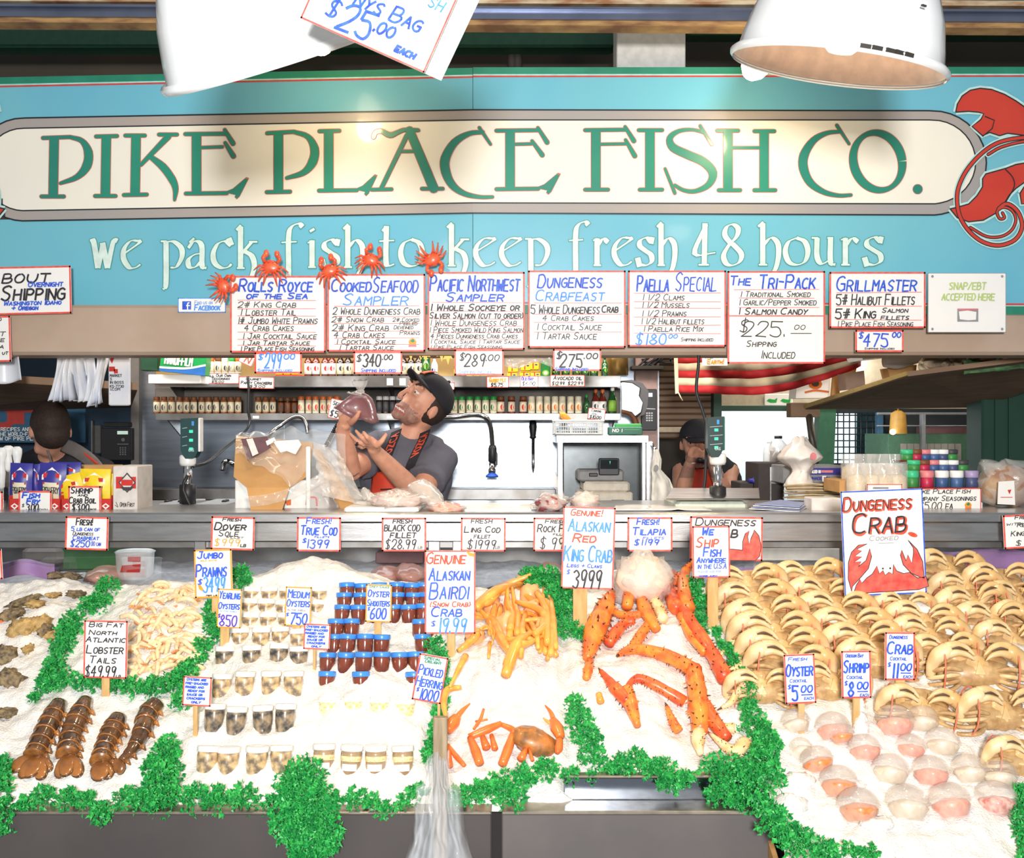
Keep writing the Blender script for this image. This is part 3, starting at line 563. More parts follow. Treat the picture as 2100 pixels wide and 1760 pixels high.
lcard('white card for a 5 lb can of crabmeat, 250.00, on the steel counter edge', 134, 1060, 222, 1128, [('Fresh!', 156, 190, 1063, 1077, 'k', 2), ('5 lb can of', 146, 205, 1081, 1089, 'b', 1.4), ('Dungeness', 150, 192, 1091, 1098, 'k', 1), ('Crabmeat', 150, 204, 1099, 1107, 'b', 1.4), ('$250', 145, 186, 1109, 1122, 'b', 1.8), ('00 can', 188, 208, 1110, 1119, 'b', 1)], 1.5)
lcard('white card for fresh Dover sole with faded price, on the counter edge', 433, 1060, 522, 1128, [('Fresh', 456, 494, 1062, 1069, 'k', 1.5), ('Dover', 440, 505, 1073, 1087, 'k', 2.4), ('Sole', 448, 490, 1088, 1100, 'k', 1.6), ('fillet', 465, 500, 1100, 1104, 'k', .8), ('$999', 440, 494, 1106, 1120, 'o', 1.4), ('lb', 494, 506, 1114, 1121, 'k', 1.4)], 1.5)
lcard('white card for fresh true cod, 13.99, on the counter edge', 609, 1061, 699, 1131, [('Fresh!', 628, 680, 1062, 1074, 'b', 2), ('True Cod', 616, 692, 1078, 1097, 'b', 2.6), ('fillets', 645, 676, 1099, 1103, 'b', 1), ('$', 620, 630, 1105, 1113, 'b', 1.8), ('1399', 628, 676, 1107, 1124, 'b', 2.2)], .5)
lcard('white card for fresh black cod fillet, 28.99, neatly lettered', 783, 1062, 874, 1131, [('FRESH', 806, 846, 1065, 1073, 'k', 1.8), ('BLACK COD', 788, 862, 1077, 1089, 'k', 2), ('FILLET', 800, 854, 1093, 1103, 'k', 1.9), ('$28.99', 790, 854, 1107, 1126, 'k', 1.9), ('lb', 857, 866, 1119, 1125, 'k', .9)])
lcard('white card for fresh ling cod fillet, 19.99, on the counter edge', 945, 1062, 1037, 1131, [('FRESH', 966, 1010, 1065, 1073, 'k', 1.5), ('Ling Cod', 952, 1026, 1080, 1092, 'k', 1.8), ('fillet', 972, 1006, 1095, 1104, 'k', 1.3), ('$1999', 958, 1018, 1108, 1126, 'k', 1.8), ('lb', 1016, 1025, 1118, 1125, 'k', .9)], .4)
lcard('white card for fresh rock fish, half behind the red king crab card', 1094, 1062, 1186, 1131, [('Fresh', 1118, 1160, 1065, 1073, 'k', 1.5), ('Rock Fish', 1102, 1178, 1076, 1091, 'k', 1.9), ('fillet', 1134, 1164, 1093, 1098, 'k', 1), ('$ 999', 1107, 1172, 1103, 1126, 'k', 1.8)], .3)
lcard('white card for fresh tilapia, 11.99, behind the plastic-wrapped fish', 1287, 1061, 1379, 1131, [('Fresh!', 1306, 1352, 1063, 1076, 'b', 2.2), ('Tilapia', 1296, 1366, 1082, 1097, 'b', 2.4), ('fillets', 1318, 1362, 1100, 1106, 'b', 1), ('$1199', 1300, 1352, 1107, 1118, 'b', 2)])
def claw(mb, fn):
    RD = [(1523, 1128), (1523, 1110), (1528, 1094), (1536, 1088), (1533, 1100), (1536, 1116), (1540, 1103), (1545, 1092), (1546, 1086), (1556, 1098), (1561, 1120), (1558, 1140), (1550, 1149), (1500, 1149), (1480, 1149), (1480, 1128), (1500, 1126)]
    mb.poly(RD, fn, .001, ci('R')); mb.rib(RD+[RD[0]], 1.4, fn, .0015, ci('k'), False, 1, False)
lcard('white Dungeness crab card with a drawn red claw, behind the shipping card', 1415, 1060, 1564, 1150, [('Dungeness', 1426, 1550, 1063, 1078, 'k', 2), ('Crab', 1440, 1514, 1082, 1102, 'k', 3)], .8, extra=claw)
lcard('white card for smoked fish at the far end of the counter edge', 2058, 1055, 2150, 1124, [('Fresh', 2082, 2120, 1057, 1064, 'k'), ('with dill', 2064, 2140, 1070, 1076, 'k', 1), ('Red', 2086, 2110, 1072, 1080, 'k'), ('King Crab', 2072, 2140, 1088, 1098, 'k', 1.3), ('$ 40', 2080, 2130, 1108, 1118, 'k')], -3)
# ================================================================== INTERIOR HELPERS
WHT = mat('white plastic', (240, 240, 238), .4); BLKP = mat('black plastic', (36, 36, 40), .45); KRAFT = mat('brown cardboard', (198, 152, 96), .75, c2=(186, 140, 86), scale=12)
REDC = mat('red print', (206, 50, 44), .5); BLUC = mat('deep blue print', (58, 56, 150), .4); YELC = mat('yellow print', (246, 212, 40), .4); CREAMP = mat('cream print', (238, 226, 196), .5)
ORG = mat('orange cap', (214, 110, 44), .4); BRN = mat('brown cap', (120, 70, 38), .5); GRN = mat('green cap', (44, 172, 74), .4); PINKC = mat('pink cap', (222, 130, 136), .4); MINT = mat('mint cap', (60, 190, 134), .4); LILAC = mat('lilac cap', (164, 150, 190), .4)
SAUCE = mat('dark sauce', (52, 30, 24), .15, coat=.6); SAUCER = mat('red sauce', (120, 40, 26), .15, coat=.6); GLS = mat('green glass', (34, 92, 44), .12, coat=.6); SPICE = mat('orange brown spice', (176, 112, 60), .5, c2=(140, 84, 44), scale=120)
BLOT = mat('dark label print', (64, 62, 66), .5); LGRN = mat('lime label', (132, 178, 66), .5); WOODB = mat('plywood', (150, 122, 98), .75, c2=(134, 106, 84), scale=4, stretch=(1, 5, 1))
FILM = mat('clear plastic film', (250, 250, 250), .12, alpha=.22, coat=1, bump=.6, bscale=25, spec=.9)
FILMW = mat('cloudy plastic film', (246, 240, 234), .18, alpha=.42, coat=1, bump=.7, bscale=40, spec=.9)
TEAL = mat('scale teal plastic', (30, 66, 68), .4); TEALG = mat('scale green plastic', (24, 96, 76), .4); CHROME = mat('chrome', (226, 226, 228), .12, 1); LED = mat('green led', (60, 200, 160), .4, emit=.6); SCREENL = mat('pale lcd', (196, 222, 206), .4, emit=.35)
def pb(mb, u0, v0, u1, v1, Y, d, m=0, r=.003):
    a = P(u0, v1, Y); b = P(u1, v0, Y); mb.rbox((a.x, Y, a.z), (b.x, Y+d, b.z), min(r, (b.x-a.x)*.3, (b.z-a.z)*.3, d*.3), m); return mb
def pbox(name, label, cat, u0, v0, u1, v1, Y, d, mats, group=None, extra=None, r=.003):
    mb = MB(); pb(mb, u0, v0, u1, v1, Y, d, 0, r)
    if extra: extra(mb, lambda u, v, off=0: P(u, v, Y)+V((0, -off, 0)))
    o = mb.build(name, mats, origin=P((u0+u1)/2, v1, Y)); return tag(o, label, cat, group)
def sheet(name, label, cat, fn, nu, nv, m, thick=.002, group=None, parent=None):
    mb = MB(); mb.grid(fn, nu, nv, 0, True)
    o = mb.build(name, m, parent=parent, origin=fn(.5, 1)); md = o.modifiers.new('s', 'SOLIDIFY'); md.thickness = thick
    return tag(o, label, cat, group) if parent is None else o
def nz(x, y, z=0, s=1): return noise.noise(V((x, y, z))*s)
# ------------------------------------------------------------------ left bay
POST = mat('poster blue', (58, 104, 136), .6); PRED = mat('poster red', (196, 66, 58), .6)
def post(mb, fn):
    mb.rib([(4, 832), (22, 845), (16, 872), (-30, 872)], 15, fn, .002, 1, False); mb.poly([(28, 836), (50, 836), (50, 870), (28, 870)], fn, .002, 1); mb.poly([(70, 836), (84, 836), (84, 870), (70, 870)], fn, .002, 1); mb.poly([(48, 838), (72, 838), (72, 846), (48, 846)], fn, .0022, 1)
    for t, x, y in (('And Recipes and tips', -20, 884), ('on the world-famous', -20, 894), ('crew of Pike Place', -20, 903)): write(mb, t.upper(), fn, x, 88, y-7, y, 2, 1.1, .002, 0, 0)
pbox('poster', 'blue poster with red letters and lines about recipes on the left wall', 'poster', -160, 815, 175, 908, 5.6, .01, [POST, PRED, PAPER], extra=post)
mb = MB(); mb.prism([P(-140, 846, 5.6), P(268, 836, 5.5), P(282, 800, 4.3), P(-140, 776, 4.3)], (0, 0, .03))
o = mb.build('storage_shelf', [WOODB], origin=P(70, 790, 4.8)); tag(o, 'brown plywood shelf seen from below over the person in grey straps', 'shelf')
def bagf(u, w, v0, v1, ph):
    def f(s, t):
        x = u+w*(s-.5)*(.55+.6*t)+4*math.sin(t*3+ph)*(1-t*.4)-8*t; y = v0+(v1-v0)*t+2*math.sin(s*9+ph)*t
        p = P(x, y, 4.22); p.y += .03*math.sin(s*9+ph+t*2)+.02*math.sin(t*4+ph); return p
    return f
BAGW = mat('white plastic bag', (236, 236, 238), .35, c2=(214, 220, 232), scale=9, coat=.3)
for i, (u, w, v1) in enumerate(((120, 16, 822), (136, 16, 824), (152, 18, 822), (168, 24, 824), (184, 22, 824), (202, 22, 834), (214, 16, 828))):
    sheet('plastic_bag', 'folded white plastic bag hanging in a row under the left shelf', 'bag', bagf(u, w, 700, v1, i*1.3), 8, 14, [BAGW], group='plastic bags hanging under the left shelf')
def bagtxt(mb, fn):
    mb.poly([(224, 752), (236, 752), (236, 762), (224, 762)], fn, .002, 1); mb.poly([(234, 757), (242, 757), (242, 766), (234, 766)], fn, .002, 1); mb.poly([(226, 738), (232, 722), (236, 730), (230, 746)], fn, .002, 1)
    for t, y in (('MARKET', 773), ('S', 780), ('IN BOSS', 787), ('KS-7730', 795), ('1.COM', 801), ('.', 808)): write(mb, t, fn, 226, 226+4*len(t), y-5, y, 2, 1, .002, 0, 0)
pbox('printed_bag', 'white printed carrier bag with red mark and black print, hanging by the wall', 'bag', 222, 715, 265, 832, 4.2, .02, [BAGW, REDC, BLOT], extra=bagtxt, r=.004)
sheet('plastic_bag', 'white bag bulging below the cut off card at the upper left', 'bag', lambda s, t: P(-30+68*s+6*t*s, 735+48*t+4*math.sin(s*5), 4.0)+V((0, .05*math.sin(s*3.1), 0)), 10, 8, [BAGW])
def phone(mb, fn):
    pb(mb, 212, 866, 264, 876, 5.2, .05, 0); mb.poly([(241, 884), (263, 884), (263, 891), (241, 891)], fn, .004, 1)
    mb.poly([(253+4*math.cos(a*.7), 902+4*math.sin(a*.7)) for a in range(9)], fn, .004, 2); mb.rib([(241, 911), (264, 911)], 2, fn, .004, 2, False)
    for r in range(4):
        for c in range(3): mb.poly([(246+c*5, 917+r*4.5), (249+c*5, 917+r*4.5), (249+c*5, 920+r*4.5), (246+c*5, 920+r*4.5)], fn, .004, 2)
pbox('wall_phone', 'black wall phone with lit pale display and keypad in the left bay', 'phone', 207, 878, 268, 944, 5.2, .06, [BLKP, SCREENL, DSTEEL], extra=phone)
pbox('door_frame_strip', 'narrow pale metal strip beside the wall phone', 'strip', 186, 862, 190, 930, 5.25, .03, [DSTEEL])
pbox('control_box', 'grey electrical box with switches left of the wall phone', 'box', 192, 872, 206, 930, 5.28, .04, [mat('grey box', (92, 92, 90), .6)])
# fish fry display on the counter, left end
YD = 3.66
def tray(label, u0, u1):
    def ex(mb, fn):
        for c in (u0+12, u1-12): mb.poly([(c-8, 1038), (c, 1032), (c+8, 1038), (c, 1045)], fn, .001, 1); mb.poly([(c-4, 1038), (c, 1035), (c+4, 1038), (c, 1041)], fn, .0014, 0)
    mb = MB(); pb(mb, u0, 1023, u1, 1051, YD, .004); pb(mb, u0, 1016, u0+2, 1051, YD, .16); pb(mb, u1-2, 1016, u1, 1051, YD, .16); pb(mb, u0, 1049, u1, 1051, YD, .16); pb(mb, u0, 1012, u1, 1051, YD+.156, .004); ex(mb, lambda u, v, off=0: P(u, v, YD)+V((0, -off, 0)))
    o = mb.build('display_tray', [REDC, PAPER], origin=P((u0+u1)/2, 1051, YD)); tag(o, label, 'tray')
tray('red display tray with white diamonds holding the blue fish fry packets', 18, 124); tray('red display tray holding the yellow packets', 125, 229)
def packet(label, cat, u0, v0, u1, v1, Y, rot, col, txt, grp):
    cx, cy = (u0+u1)/2, (v0+v1)/2; ca, sa = math.cos(math.radians(rot)), math.sin(math.radians(rot))
    def fn(u, v, off=0):
        du, dv = u-cx, v-cy; s = (u-u0)/(u1-u0); t = (v-v0)/(v1-v0)
        p = P(cx+du*ca-dv*sa, cy+du*sa+dv*ca, Y)
        p.y -= .018*math.sin(math.pi*min(max(s, 0), 1))*math.sin(math.pi*min(max(t, 0), 1))+off; return p
    mb = MB(); mb.grid(lambda s, t: fn(u0+(u1-u0)*s, v0+(v1-v0)*t), 8, 8, 0)
    mb.grid(lambda s, t: fn(u1-(u1-u0)*s, v0+(v1-v0)*t)*1+V((0, .006+.03*math.sin(math.pi*s)*math.sin(math.pi*t), 0)), 8, 8, 0)
    w = u1-u0; h = v1-v0
    if txt: mb.grid(lambda s, t: fn(u0+w*(.2+.6*s), v0+h*(.48+.5*t), .0015), 4, 4, 2)
    mb.poly([(cx-w*.36, v0+h*.3), (cx, v0+h*.1), (cx+w*.36, v0+h*.3), (cx+w*.36, v0+h*.42), (cx-w*.36, v0+h*.42)], fn, .003, 1); mb.poly([(cx-w*.3, v0+h*.25), (cx+w*.3, v0+h*.25), (cx+w*.3, v0+h*.36), (cx-w*.3, v0+h*.36)], fn, .004, 3)
    mb.rib([(cx-w*.3, v0+h*.5), (cx+w*.3, v0+h*.5)], h*.05, fn, .004, 3, False)
    if txt: write(mb, txt, fn, cx-w*.3, cx+w*.3, v0+h*.6, v0+h*.75, 4, 1.5, .0045, 0, 0)
    o = mb.build('seasoning_packet', [col, PAPER, CREAMP, REDC, BLOT], origin=fn(cx, v1)); tag(o, label, cat, grp)
packet('blue fish fry packet at the left end of the red tray', 'packet', 20, 950, 66, 1032, YD+.03, 2, BLUC, 'FISH FRY', 'blue fish fry packets')
packet('blue packet tucked behind, between two fish fry packets', 'packet', 62, 952, 86, 1030, YD+.06, -4, BLUC, '', 'blue fish fry packets')
packet('blue fish fry packet with bright crease, beside the yellow packets', 'packet', 80, 950, 135, 1032, YD+.025, 3, BLUC, 'FISH FRY', 'blue fish fry packets')
packet('blue packet lying highest at the rear of the tray', 'packet', 100, 948, 166, 1000, YD+.1, 0, BLUC, '', 'blue fish fry packets')
packet('yellow packet leaning left in the front of the tray', 'packet', 116, 974, 172, 1040, YD+.03, -14, YELC, '', 'yellow boil packets')
packet('yellow packet standing tallest in the middle of the tray', 'packet', 164, 962, 226, 1034, YD+.035, 1, YELC, '', 'yellow boil packets')
packet('yellow packet leaning right at the end of the tray', 'packet', 196, 970, 236, 1030, YD+.07, 9, YELC, '', 'yellow boil packets')
def wb(mb, fn):
    mb.poly([(238, 978), (279, 978), (279, 1002), (238, 1002)], fn, .001, 1); mb.poly([(243, 990), (261, 969), (279, 990), (261, 1011)], fn, .0015, 2); mb.poly([(246, 990), (261, 973), (276, 990), (261, 1007)], fn, .002, 0); mb.poly([(249, 984), (273, 984), (273, 996), (249, 996)], fn, .0025, 1); mb.poly([(247, 999), (275, 999), (268, 1006), (254, 1006)], fn, .0026, 2)
    mb.rib([(238, 1030), (242, 1040), (236, 1036)], 1.2, fn, .001, 2); write(mb, 'Open First', fn, 246, 276, 1030, 1039, 2, 1, .001)
pbox('seasoning_carton', 'grey-white carton with a red band and diamond emblem, end of the tray', 'box', 231, 956, 281, 1052, YD, .16, [mat('grey white board', (222, 214, 208), .6), REDC, BLOT], extra=wb)
pbox('open_carton', 'brown open carton behind the yellow packets', 'box', 138, 955, 229, 1020, YD+.2, .12, [KRAFT])
card('price_card', 'white fish fry card, 3.00 each, leaning on the red tray', 'sign', (38, 1007, 106, 1049), YD-.02, [('Fish', 46, 82, 1010, 1021, 'b', 2.6), ('Fry', 55, 82, 1023, 1033, 'b', 2.6), ('$', 45, 51, 1034, 1040, 'k', 1), ('3.00', 54, 80, 1034, 1047, 'k', 2), ('each', 80, 98, 1042, 1048, 'k', 1)], rot=.5)
card('price_card', 'white shrimp and crab boil card, 3.00, in front of yellow packets', 'sign', (140, 997, 207, 1051), YD-.02, [('Shrimp', 145, 190, 999, 1012, 'k', 2), ('and', 160, 180, 1013, 1018, 'k', 1.2), ('Crab Boil', 142, 198, 1020, 1032, 'k', 1.9), ('$3.00', 148, 184, 1034, 1046, 'k', 2), ('pkg', 182, 198, 1042, 1047, 'k', 1)])
card('price_card', 'sliver of a white card at the left frame edge on the counter', 'sign', (-60, 1008, 6, 1050), YD-.02, [])
for i, (u, v0, v1) in enumerate(((3, 918, 1004), (17, 914, 968), (35, 916, 1000), (-12, 930, 1004))):
    m2 = MB(); a = P(u, v1, YD+.12+.02*i); b = P(u, v0, YD+.12+.02*i); hgt = b.z-a.z
    m2.lathe([(.005, 0), (.012, .01), (.014, hgt*.4), (.011, hgt*.62), (.017, hgt*.82), (.017, hgt*.94), (.009, hgt)], 14, Matrix.Translation(a)); m2.box((a.x-.008, a.y-.001, ZT), (a.x+.008, a.y+.001, a.z+.004), 1)
    o = m2.build('oyster_knife', [WHT, CHROME], origin=V((a.x, a.y, ZT))); tag(o, 'white handled oyster knife standing in a cluster at the left frame edge', 'knife', 'white handled knives')
# ------------------------------------------------------------------ scales
def scale_head(label, u0, v0, u1, v1, Y, mats, postu, pv1, tw):
    cx = (u0+u1)/2; root = thing('counter_scale', label, 'scale', P(postu, 1050, Y))
    q = [(u0, v0+2), (u1, v0), (u1, v1-16), (u1-6, v1-4), (cx+6, v1), (cx-8, v1), (u0+4, v1-8), (u0, v1-18)]
    mb = MB(); mb.prism([P(u, v, Y) for u, v in q], (0, .05, 0), 0)
    fn = lambda u, v, off=0: P(u, v, Y)+V((0, -off, 0))
    mb.poly([(u1-13, v0+7), (u1-8, v0+7), (u1-8, v0+16), (u1-13, v0+16)], fn, .001, 1)
    for k in range(3): mb.rib([(u0+4, v0+22+k*18), (u0+10+tw, v0+20+k*18)], 1.1, fn, .001, 2, False); mb.poly([(u1-18, v0+25+k*18), (u1-10, v0+25+k*18), (u1-10, v0+31+k*18), (u1-18, v0+31+k*18)], fn, .001, 3)
    write(mb, 'CAS', fn, cx-1, cx+10, v1-20, v1-15, 2, 1, .001, 0, 0)
    mb.build('display_head', mats, root)
    mb = MB(); pb(mb, u1-.5, v0, u1+4, v1-14, Y+.002, .045); mb.build('head_edge', [WHT if mats[0] is TEAL else TEALG], root)
    a = P(postu, pv1, Y+.03); b = P(postu, v1-2, Y+.03)
    mb = MB(); mb.lathe([(.016, 0), (.016, b.z-a.z)], 16, Matrix.Translation(a)); mb.build('post', [CHROME], root)
    mb = MB(); mb.lathe([(.026, 0), (.03, .01), (.03, .035), (.026, .04)], 16, Matrix.Translation(b-V((0, 0, .03)))); mb.build('collar', [WHT], root)
    mb = MB(); mb.lathe([(.03, 0), (.03, .07), (.02, .075)], 16, Matrix.Translation(V((a.x, a.y, ZT)))); mb.build('post_foot', [BLKP], root)
    return root
MSC = [TEAL, mat('blue sticker', (60, 150, 220), .5), mat('grey print', (170, 190, 190), .5), LED]
sc = scale_head('dark teal counter scale with round-cornered display on a chrome post', 370, 857, 406, 941, 3.9, MSC, 385, 1035, 4)
mb = MB(); pb(mb, 323, 1034, 374, 1051, 3.9, .3); pb(mb, 398, 1034, 466, 1051, 3.9, .3); pb(mb, 374, 1042, 398, 1052, 3.94, .26)
for u in (340, 368, 458): pb(mb, u-4, 1026, u+4, 1034, 4.0, .06, 1)
mb.build('weigh_platform', [mat('pale blue grey plastic', (186, 194, 204), .5), BLKP], sc)
mb = MB(); mb.tube([P(u, v, 3.88) for u, v in ((385, 975), (377, 990), (376, 1005), (384, 1025), (397, 1049))], .006, 6); mb.build('cable', [BLKP], sc)
sc2 = scale_head('green counter scale with white printed lines in front of the capped worker', 1452, 854, 1483, 938, 3.75, [mat('scale face green', (22, 50, 52), .4)]+MSC[1:], 1472, 1030, 20)
mb = MB(); mb.prism([P(1380, 1001, 3.85), P(1556, 1001, 3.85), P(1558, 1022, 3.72), P(1366, 1022, 3.72)], (0, .01, -.008)); mb.build('steel_tray', [STEELH], sc2)
mb = MB(); pb(mb, 1386, 1029, 1534, 1049, 3.74, .3, 0, .01); mb.build('weigh_platform', [mat('pale green plastic', (214, 222, 208), .5)], sc2)
def wire(name, label, pts, Y, r, m, cat='cord'):
    mb = MB(); mb.tube(smooth([P(p[0], p[1], p[2] if len(p) > 2 else Y) for p in pts], 5), r, 7); o = mb.build(name, [m]); tag(o, label, cat); return o
wire('power_cord', 'black cord drooping from the upper shelf down to the teal scale', [(508, 772, 4.9), (510, 800, 4.9), (509, 840, 4.9), (512, 868, 4.9), (498, 890, 4.8), (460, 920, 4.4), (425, 948, 4.0), (396, 957, 3.93)], 4.5, .006, BLKP)
wire('power_cord', 'black cord hanging in front of the flag down to the green scale', [(1431, 690), (1433, 740), (1428, 800), (1440, 840), (1447, 870), (1448, 940), (1443, 1005), (1428, 1048)], 3.95, .006, BLKP)
mb = MB()
pts = [P(700-32*t+2.6*math.cos(t*90), 856+58*t+2.6*math.sin(t*90), 4.95)+V((0, .012*math.sin(t*90+1), 0)) for t in [i/150 for i in range(151)]]
mb.tube(pts, .003, 5); o = mb.build('coiled_cord', [BLKP]); tag(o, 'black coiled phone cord hanging behind the raised arm', 'cord')
# ------------------------------------------------------------------ back wall shelves
YSH = 4.95
for lab, v0, v1 in (('upper long steel wall shelf with sauce bottles, tins and boxes', 771, 794), ('lower long steel wall shelf lined with spice jars', 848, 862)):
    t = thing('wall_shelf', lab, 'shelf', P(797, v1, YSH))
    mb = MB(); pb(mb, 318, v0, 1273, v1, YSH, .004); a = P(318, v0+4, YSH); b = P(1273, v0, YSH); mb.rbox((a.x, YSH+.004, a.z), (b.x, 5.295, b.z), .002); mb.build('shelf_board', [DSTEEL], t)
    for u in (330, 790, 1262):
        mb = MB(); p = P(u, v0+4, YSH); mb.prism([V((p.x, YSH+.03, p.z)), V((p.x, 5.29, p.z)), V((p.x, 5.29, p.z-.12))], (.006, 0, 0)); mb.build('bracket', [DSTEEL], t)
    for u in (525, 800, 826):
        mb = MB(); pb(mb, u-7, v0+5, u+6, v1-3, YSH-.003, .003); mb.build('shelf_tag', [WHT], t)
pbox('ledge', 'steel ledge along the back wall above the sinks', 'ledge', 285, 1003, 1140, 1026, 5.1, .18, [DSTEEL])
BKB = mat('dim shelf backboard', (104, 98, 92), .6, c2=(92, 86, 80), scale=5); BKW = mat('warm glow splashback', (204, 172, 116), .35, .5, c2=(188, 152, 96), scale=4)  # upper panel is added; warm lamp glow is put into its golden colour
pbox('backboard', 'dim grey board behind the spice jars of the lower shelf', 'panel', 318, 796, 1272, 850, 5.285, .012, [BKB]); pbox('backboard', 'panel coloured as warm lamp glow behind the sauce bottles of the upper shelf', 'panel', 318, 690, 1272, 776, 5.285, .012, [BKW])
UZ, LZ = P(0, 771, YSH).z, P(0, 848, YSH).z
def jar(label, grp, h, r, bm, lm, cm, spot=None, body=None):
    root = thing('spice_jar', label, 'jar', (0, 0, 0), grp); ch = .2*h
    mb = MB(); mb.lathe([(r*.9, 0), (r, .003), (r, h*.1), (r, h*.1), (r*1.01, h*.101), (r*1.01, h*.68), (r, h*.681), (r, h*.74), (r*.8, h*.8)], 14, None, 0)
    n = 14
    for k in range(4*n, 5*n): mb.m[k] = 1
    if spot:   # round print on the label
        mb.v += [(r*1.03*math.sin(.55*math.cos(a)), -r*1.03*math.cos(.55*math.cos(a)), h*.36+h*.17*math.sin(a)) for a in [i*math.pi/5 for i in range(10)]]
        mb.f.append(tuple(range(len(mb.v)-10, len(mb.v)))); mb.m.append(2); mb.s.append(False)
    mb.build('jar_body', [bm, lm, spot or BLOT], root)
    mb = MB(); mb.lathe([(r*.92, h*.78), (r*.95, h*.8), (r*.95, h*.97), (r*.86, h)], 14); mb.build('cap', [cm], root); return root
def rowof(proto, us, Y, z, first=True, jit=.006):
    for i, u in enumerate(us):
        p = P(u, 800, Y); loc = (p.x, Y+random.uniform(-jit, jit), z)
        if i == 0 and first: proto.location = loc; proto.rotation_euler = (0, 0, random.uniform(-.5, .5))
        else: dup(proto, loc, (0, 0, random.uniform(-.5, .5)))
YJ = 5.03
rg = lambda a, b, n: [a+(b-a)*i/(n-1) for i in range(n)]
rowof(jar('amber spice jar with dark round print, left run of the lower shelf', 'amber jars left of the cord', .08, .0155, SPICE, CREAMP, BRN, BLOT), rg(322, 489, 12), YJ, LZ+.001)
rowof(jar('amber spice jar just right of the hanging cord, lower shelf', 'amber jars right of the cord', .08, .0155, SPICE, CREAMP, BRN, BLOT), (530, 545, 559), YJ, LZ+.001)
rowof(jar('dark brown spice jar between amber jars and red jars', 'dark brown jars', .076, .015, SAUCE, BRN, BRN, BLOT), (576, 590, 603), YJ, LZ+.001)
rowof(jar('spice jar with red print and orange cap left of the held steak', 'red print jars', .082, .0155, CREAMP, CREAMP, ORG, REDC), rg(618, 692, 6), YJ, LZ+.001)
rowof(jar('dark spice jar with pale cap between the steak and the cap', 'pale capped dark jars', .082, .0155, SAUCE, BLOT, WHT), rg(778, 832, 5), YJ, LZ+.001)
rowof(jar('spice jar with green cap and green leaf print right of the cap', 'green capped jars', .082, .0165, CREAMP, CREAMP, GRN, mat('leaf green print', (46, 110, 60), .5)), rg(915, 1012, 7), YJ, LZ+.001)
rowof(jar('jar with red label and dark lid on the lower shelf', 'red label jars', .082, .0175, SAUCER, CREAMP, BRN, REDC), (1027, 1049, 1073), YJ, LZ+.001)
rowof(jar('cream spice jar with pale lid and tan round print on the lower shelf', 'cream jars', .082, .0165, CREAMP, CREAMP, CREAMP, ORG), (1090, 1106, 1122, 1138, 1153, 1170, 1186), YJ, LZ+.001)
def bottle(label, grp, h, r, gm, lm, spotm, cm, name='sauce_bottle'):
    root = thing(name, label, 'bottle', (0, 0, 0), grp)
    mb = MB(); mb.lathe([(r*.9, 0), (r, .004), (r, h*.08), (r*1.01, h*.081), (r*1.01, h*.5), (r, h*.501), (r, h*.56), (r*.75, h*.66), (r*.42, h*.74), (r*.36, h*.88), (r*.4, h*.9)], 14)
    n = 14
    for k in range(3*n, 4*n): mb.m[k] = 1
    if spotm: mb.v += [(r*1.03*math.sin(.6*math.cos(a)), -r*1.03*math.cos(.6*math.cos(a)), h*.3+h*.1*math.sin(a)) for a in [i*math.pi/5 for i in range(10)]]; mb.f.append(tuple(range(len(mb.v)-10, len(mb.v)))); mb.m.append(2); mb.s.append(False)
    mb.build('bottle_body', [gm, lm, spotm or BLOT], root)
    mb = MB(); mb.lathe([(r*.46, h*.86), (r*.48, h*.88), (r*.48, h*.98), (r*.4, h)], 12); mb.build('cap', [cm], root); return root
rowof(bottle('dark hot sauce bottle with white label and red round print, upper shelf', 'red print sauce bottles', .125, .019, SAUCER, PAPER, REDC, BLKP), (632, 648, 667, 681), YJ, UZ+.001)
rowof(bottle('dark hot sauce bottle with white label and black round print, upper shelf', 'black print sauce bottles', .125, .019, SAUCE, CREAMP, BLOT, BLKP), (698, 714, 730, 745, 762, 779, 796, 811, 827, 843, 859), YJ, UZ+.001)
rowof(bottle('tall green oil bottle at the end of the sauce bottles', None, .155, .021, GLS, GLS, LGRN, BLKP), (874,), YJ, UZ+.001)
rowof(bottle('white squeeze bottle with red cap beside the tall green bottle', None, .1, .016, PAPER, PAPER, BLUC, REDC), (891,), YJ, UZ+.001)
rowof(bottle('hot sauce bottle standing among jars at the lower shelf end', 'sauce bottles on the lower shelf', .115, .019, SAUCER, PAPER, BLOT, ORG), (1222, 1236), YJ, LZ+.001)
rowof(bottle('green bottle with lime label at the end of the lower shelf', None, .125, .02, GLS, LGRN, None, WHT), (1256,), YJ, LZ+.001)
rowof(bottle('small dark green bottle left of the hot sauce on the lower shelf', None, .09, .014, GLS, GLS, None, GRN), (1203,), YJ, LZ+.001)
rowof(bottle('short green oil bottle behind the avocado oil card', 'green oil bottles', .075, .02, GLS, GLS, LGRN, BLKP), (1140, 1160, 1182, 1200, 1218), YJ, UZ+.001)
rowof(bottle('green oil bottle standing alone at the right end of the upper shelf', None, .1, .016, GLS, GLS, LGRN, BLKP), (1240,), YJ, UZ+.001)
rowof(jar('small yellow jar with dark lid behind the cards, upper shelf', 'small yellow jars', .05, .017, YELC, YELC, CREAMP), (962, 978, 992), YJ, UZ+.001)
rowof(jar('small brown jar left of the yellow jars', 'small brown jars', .05, .017, SAUCE, YELC, BRN), (938, 950), YJ, UZ+.001)
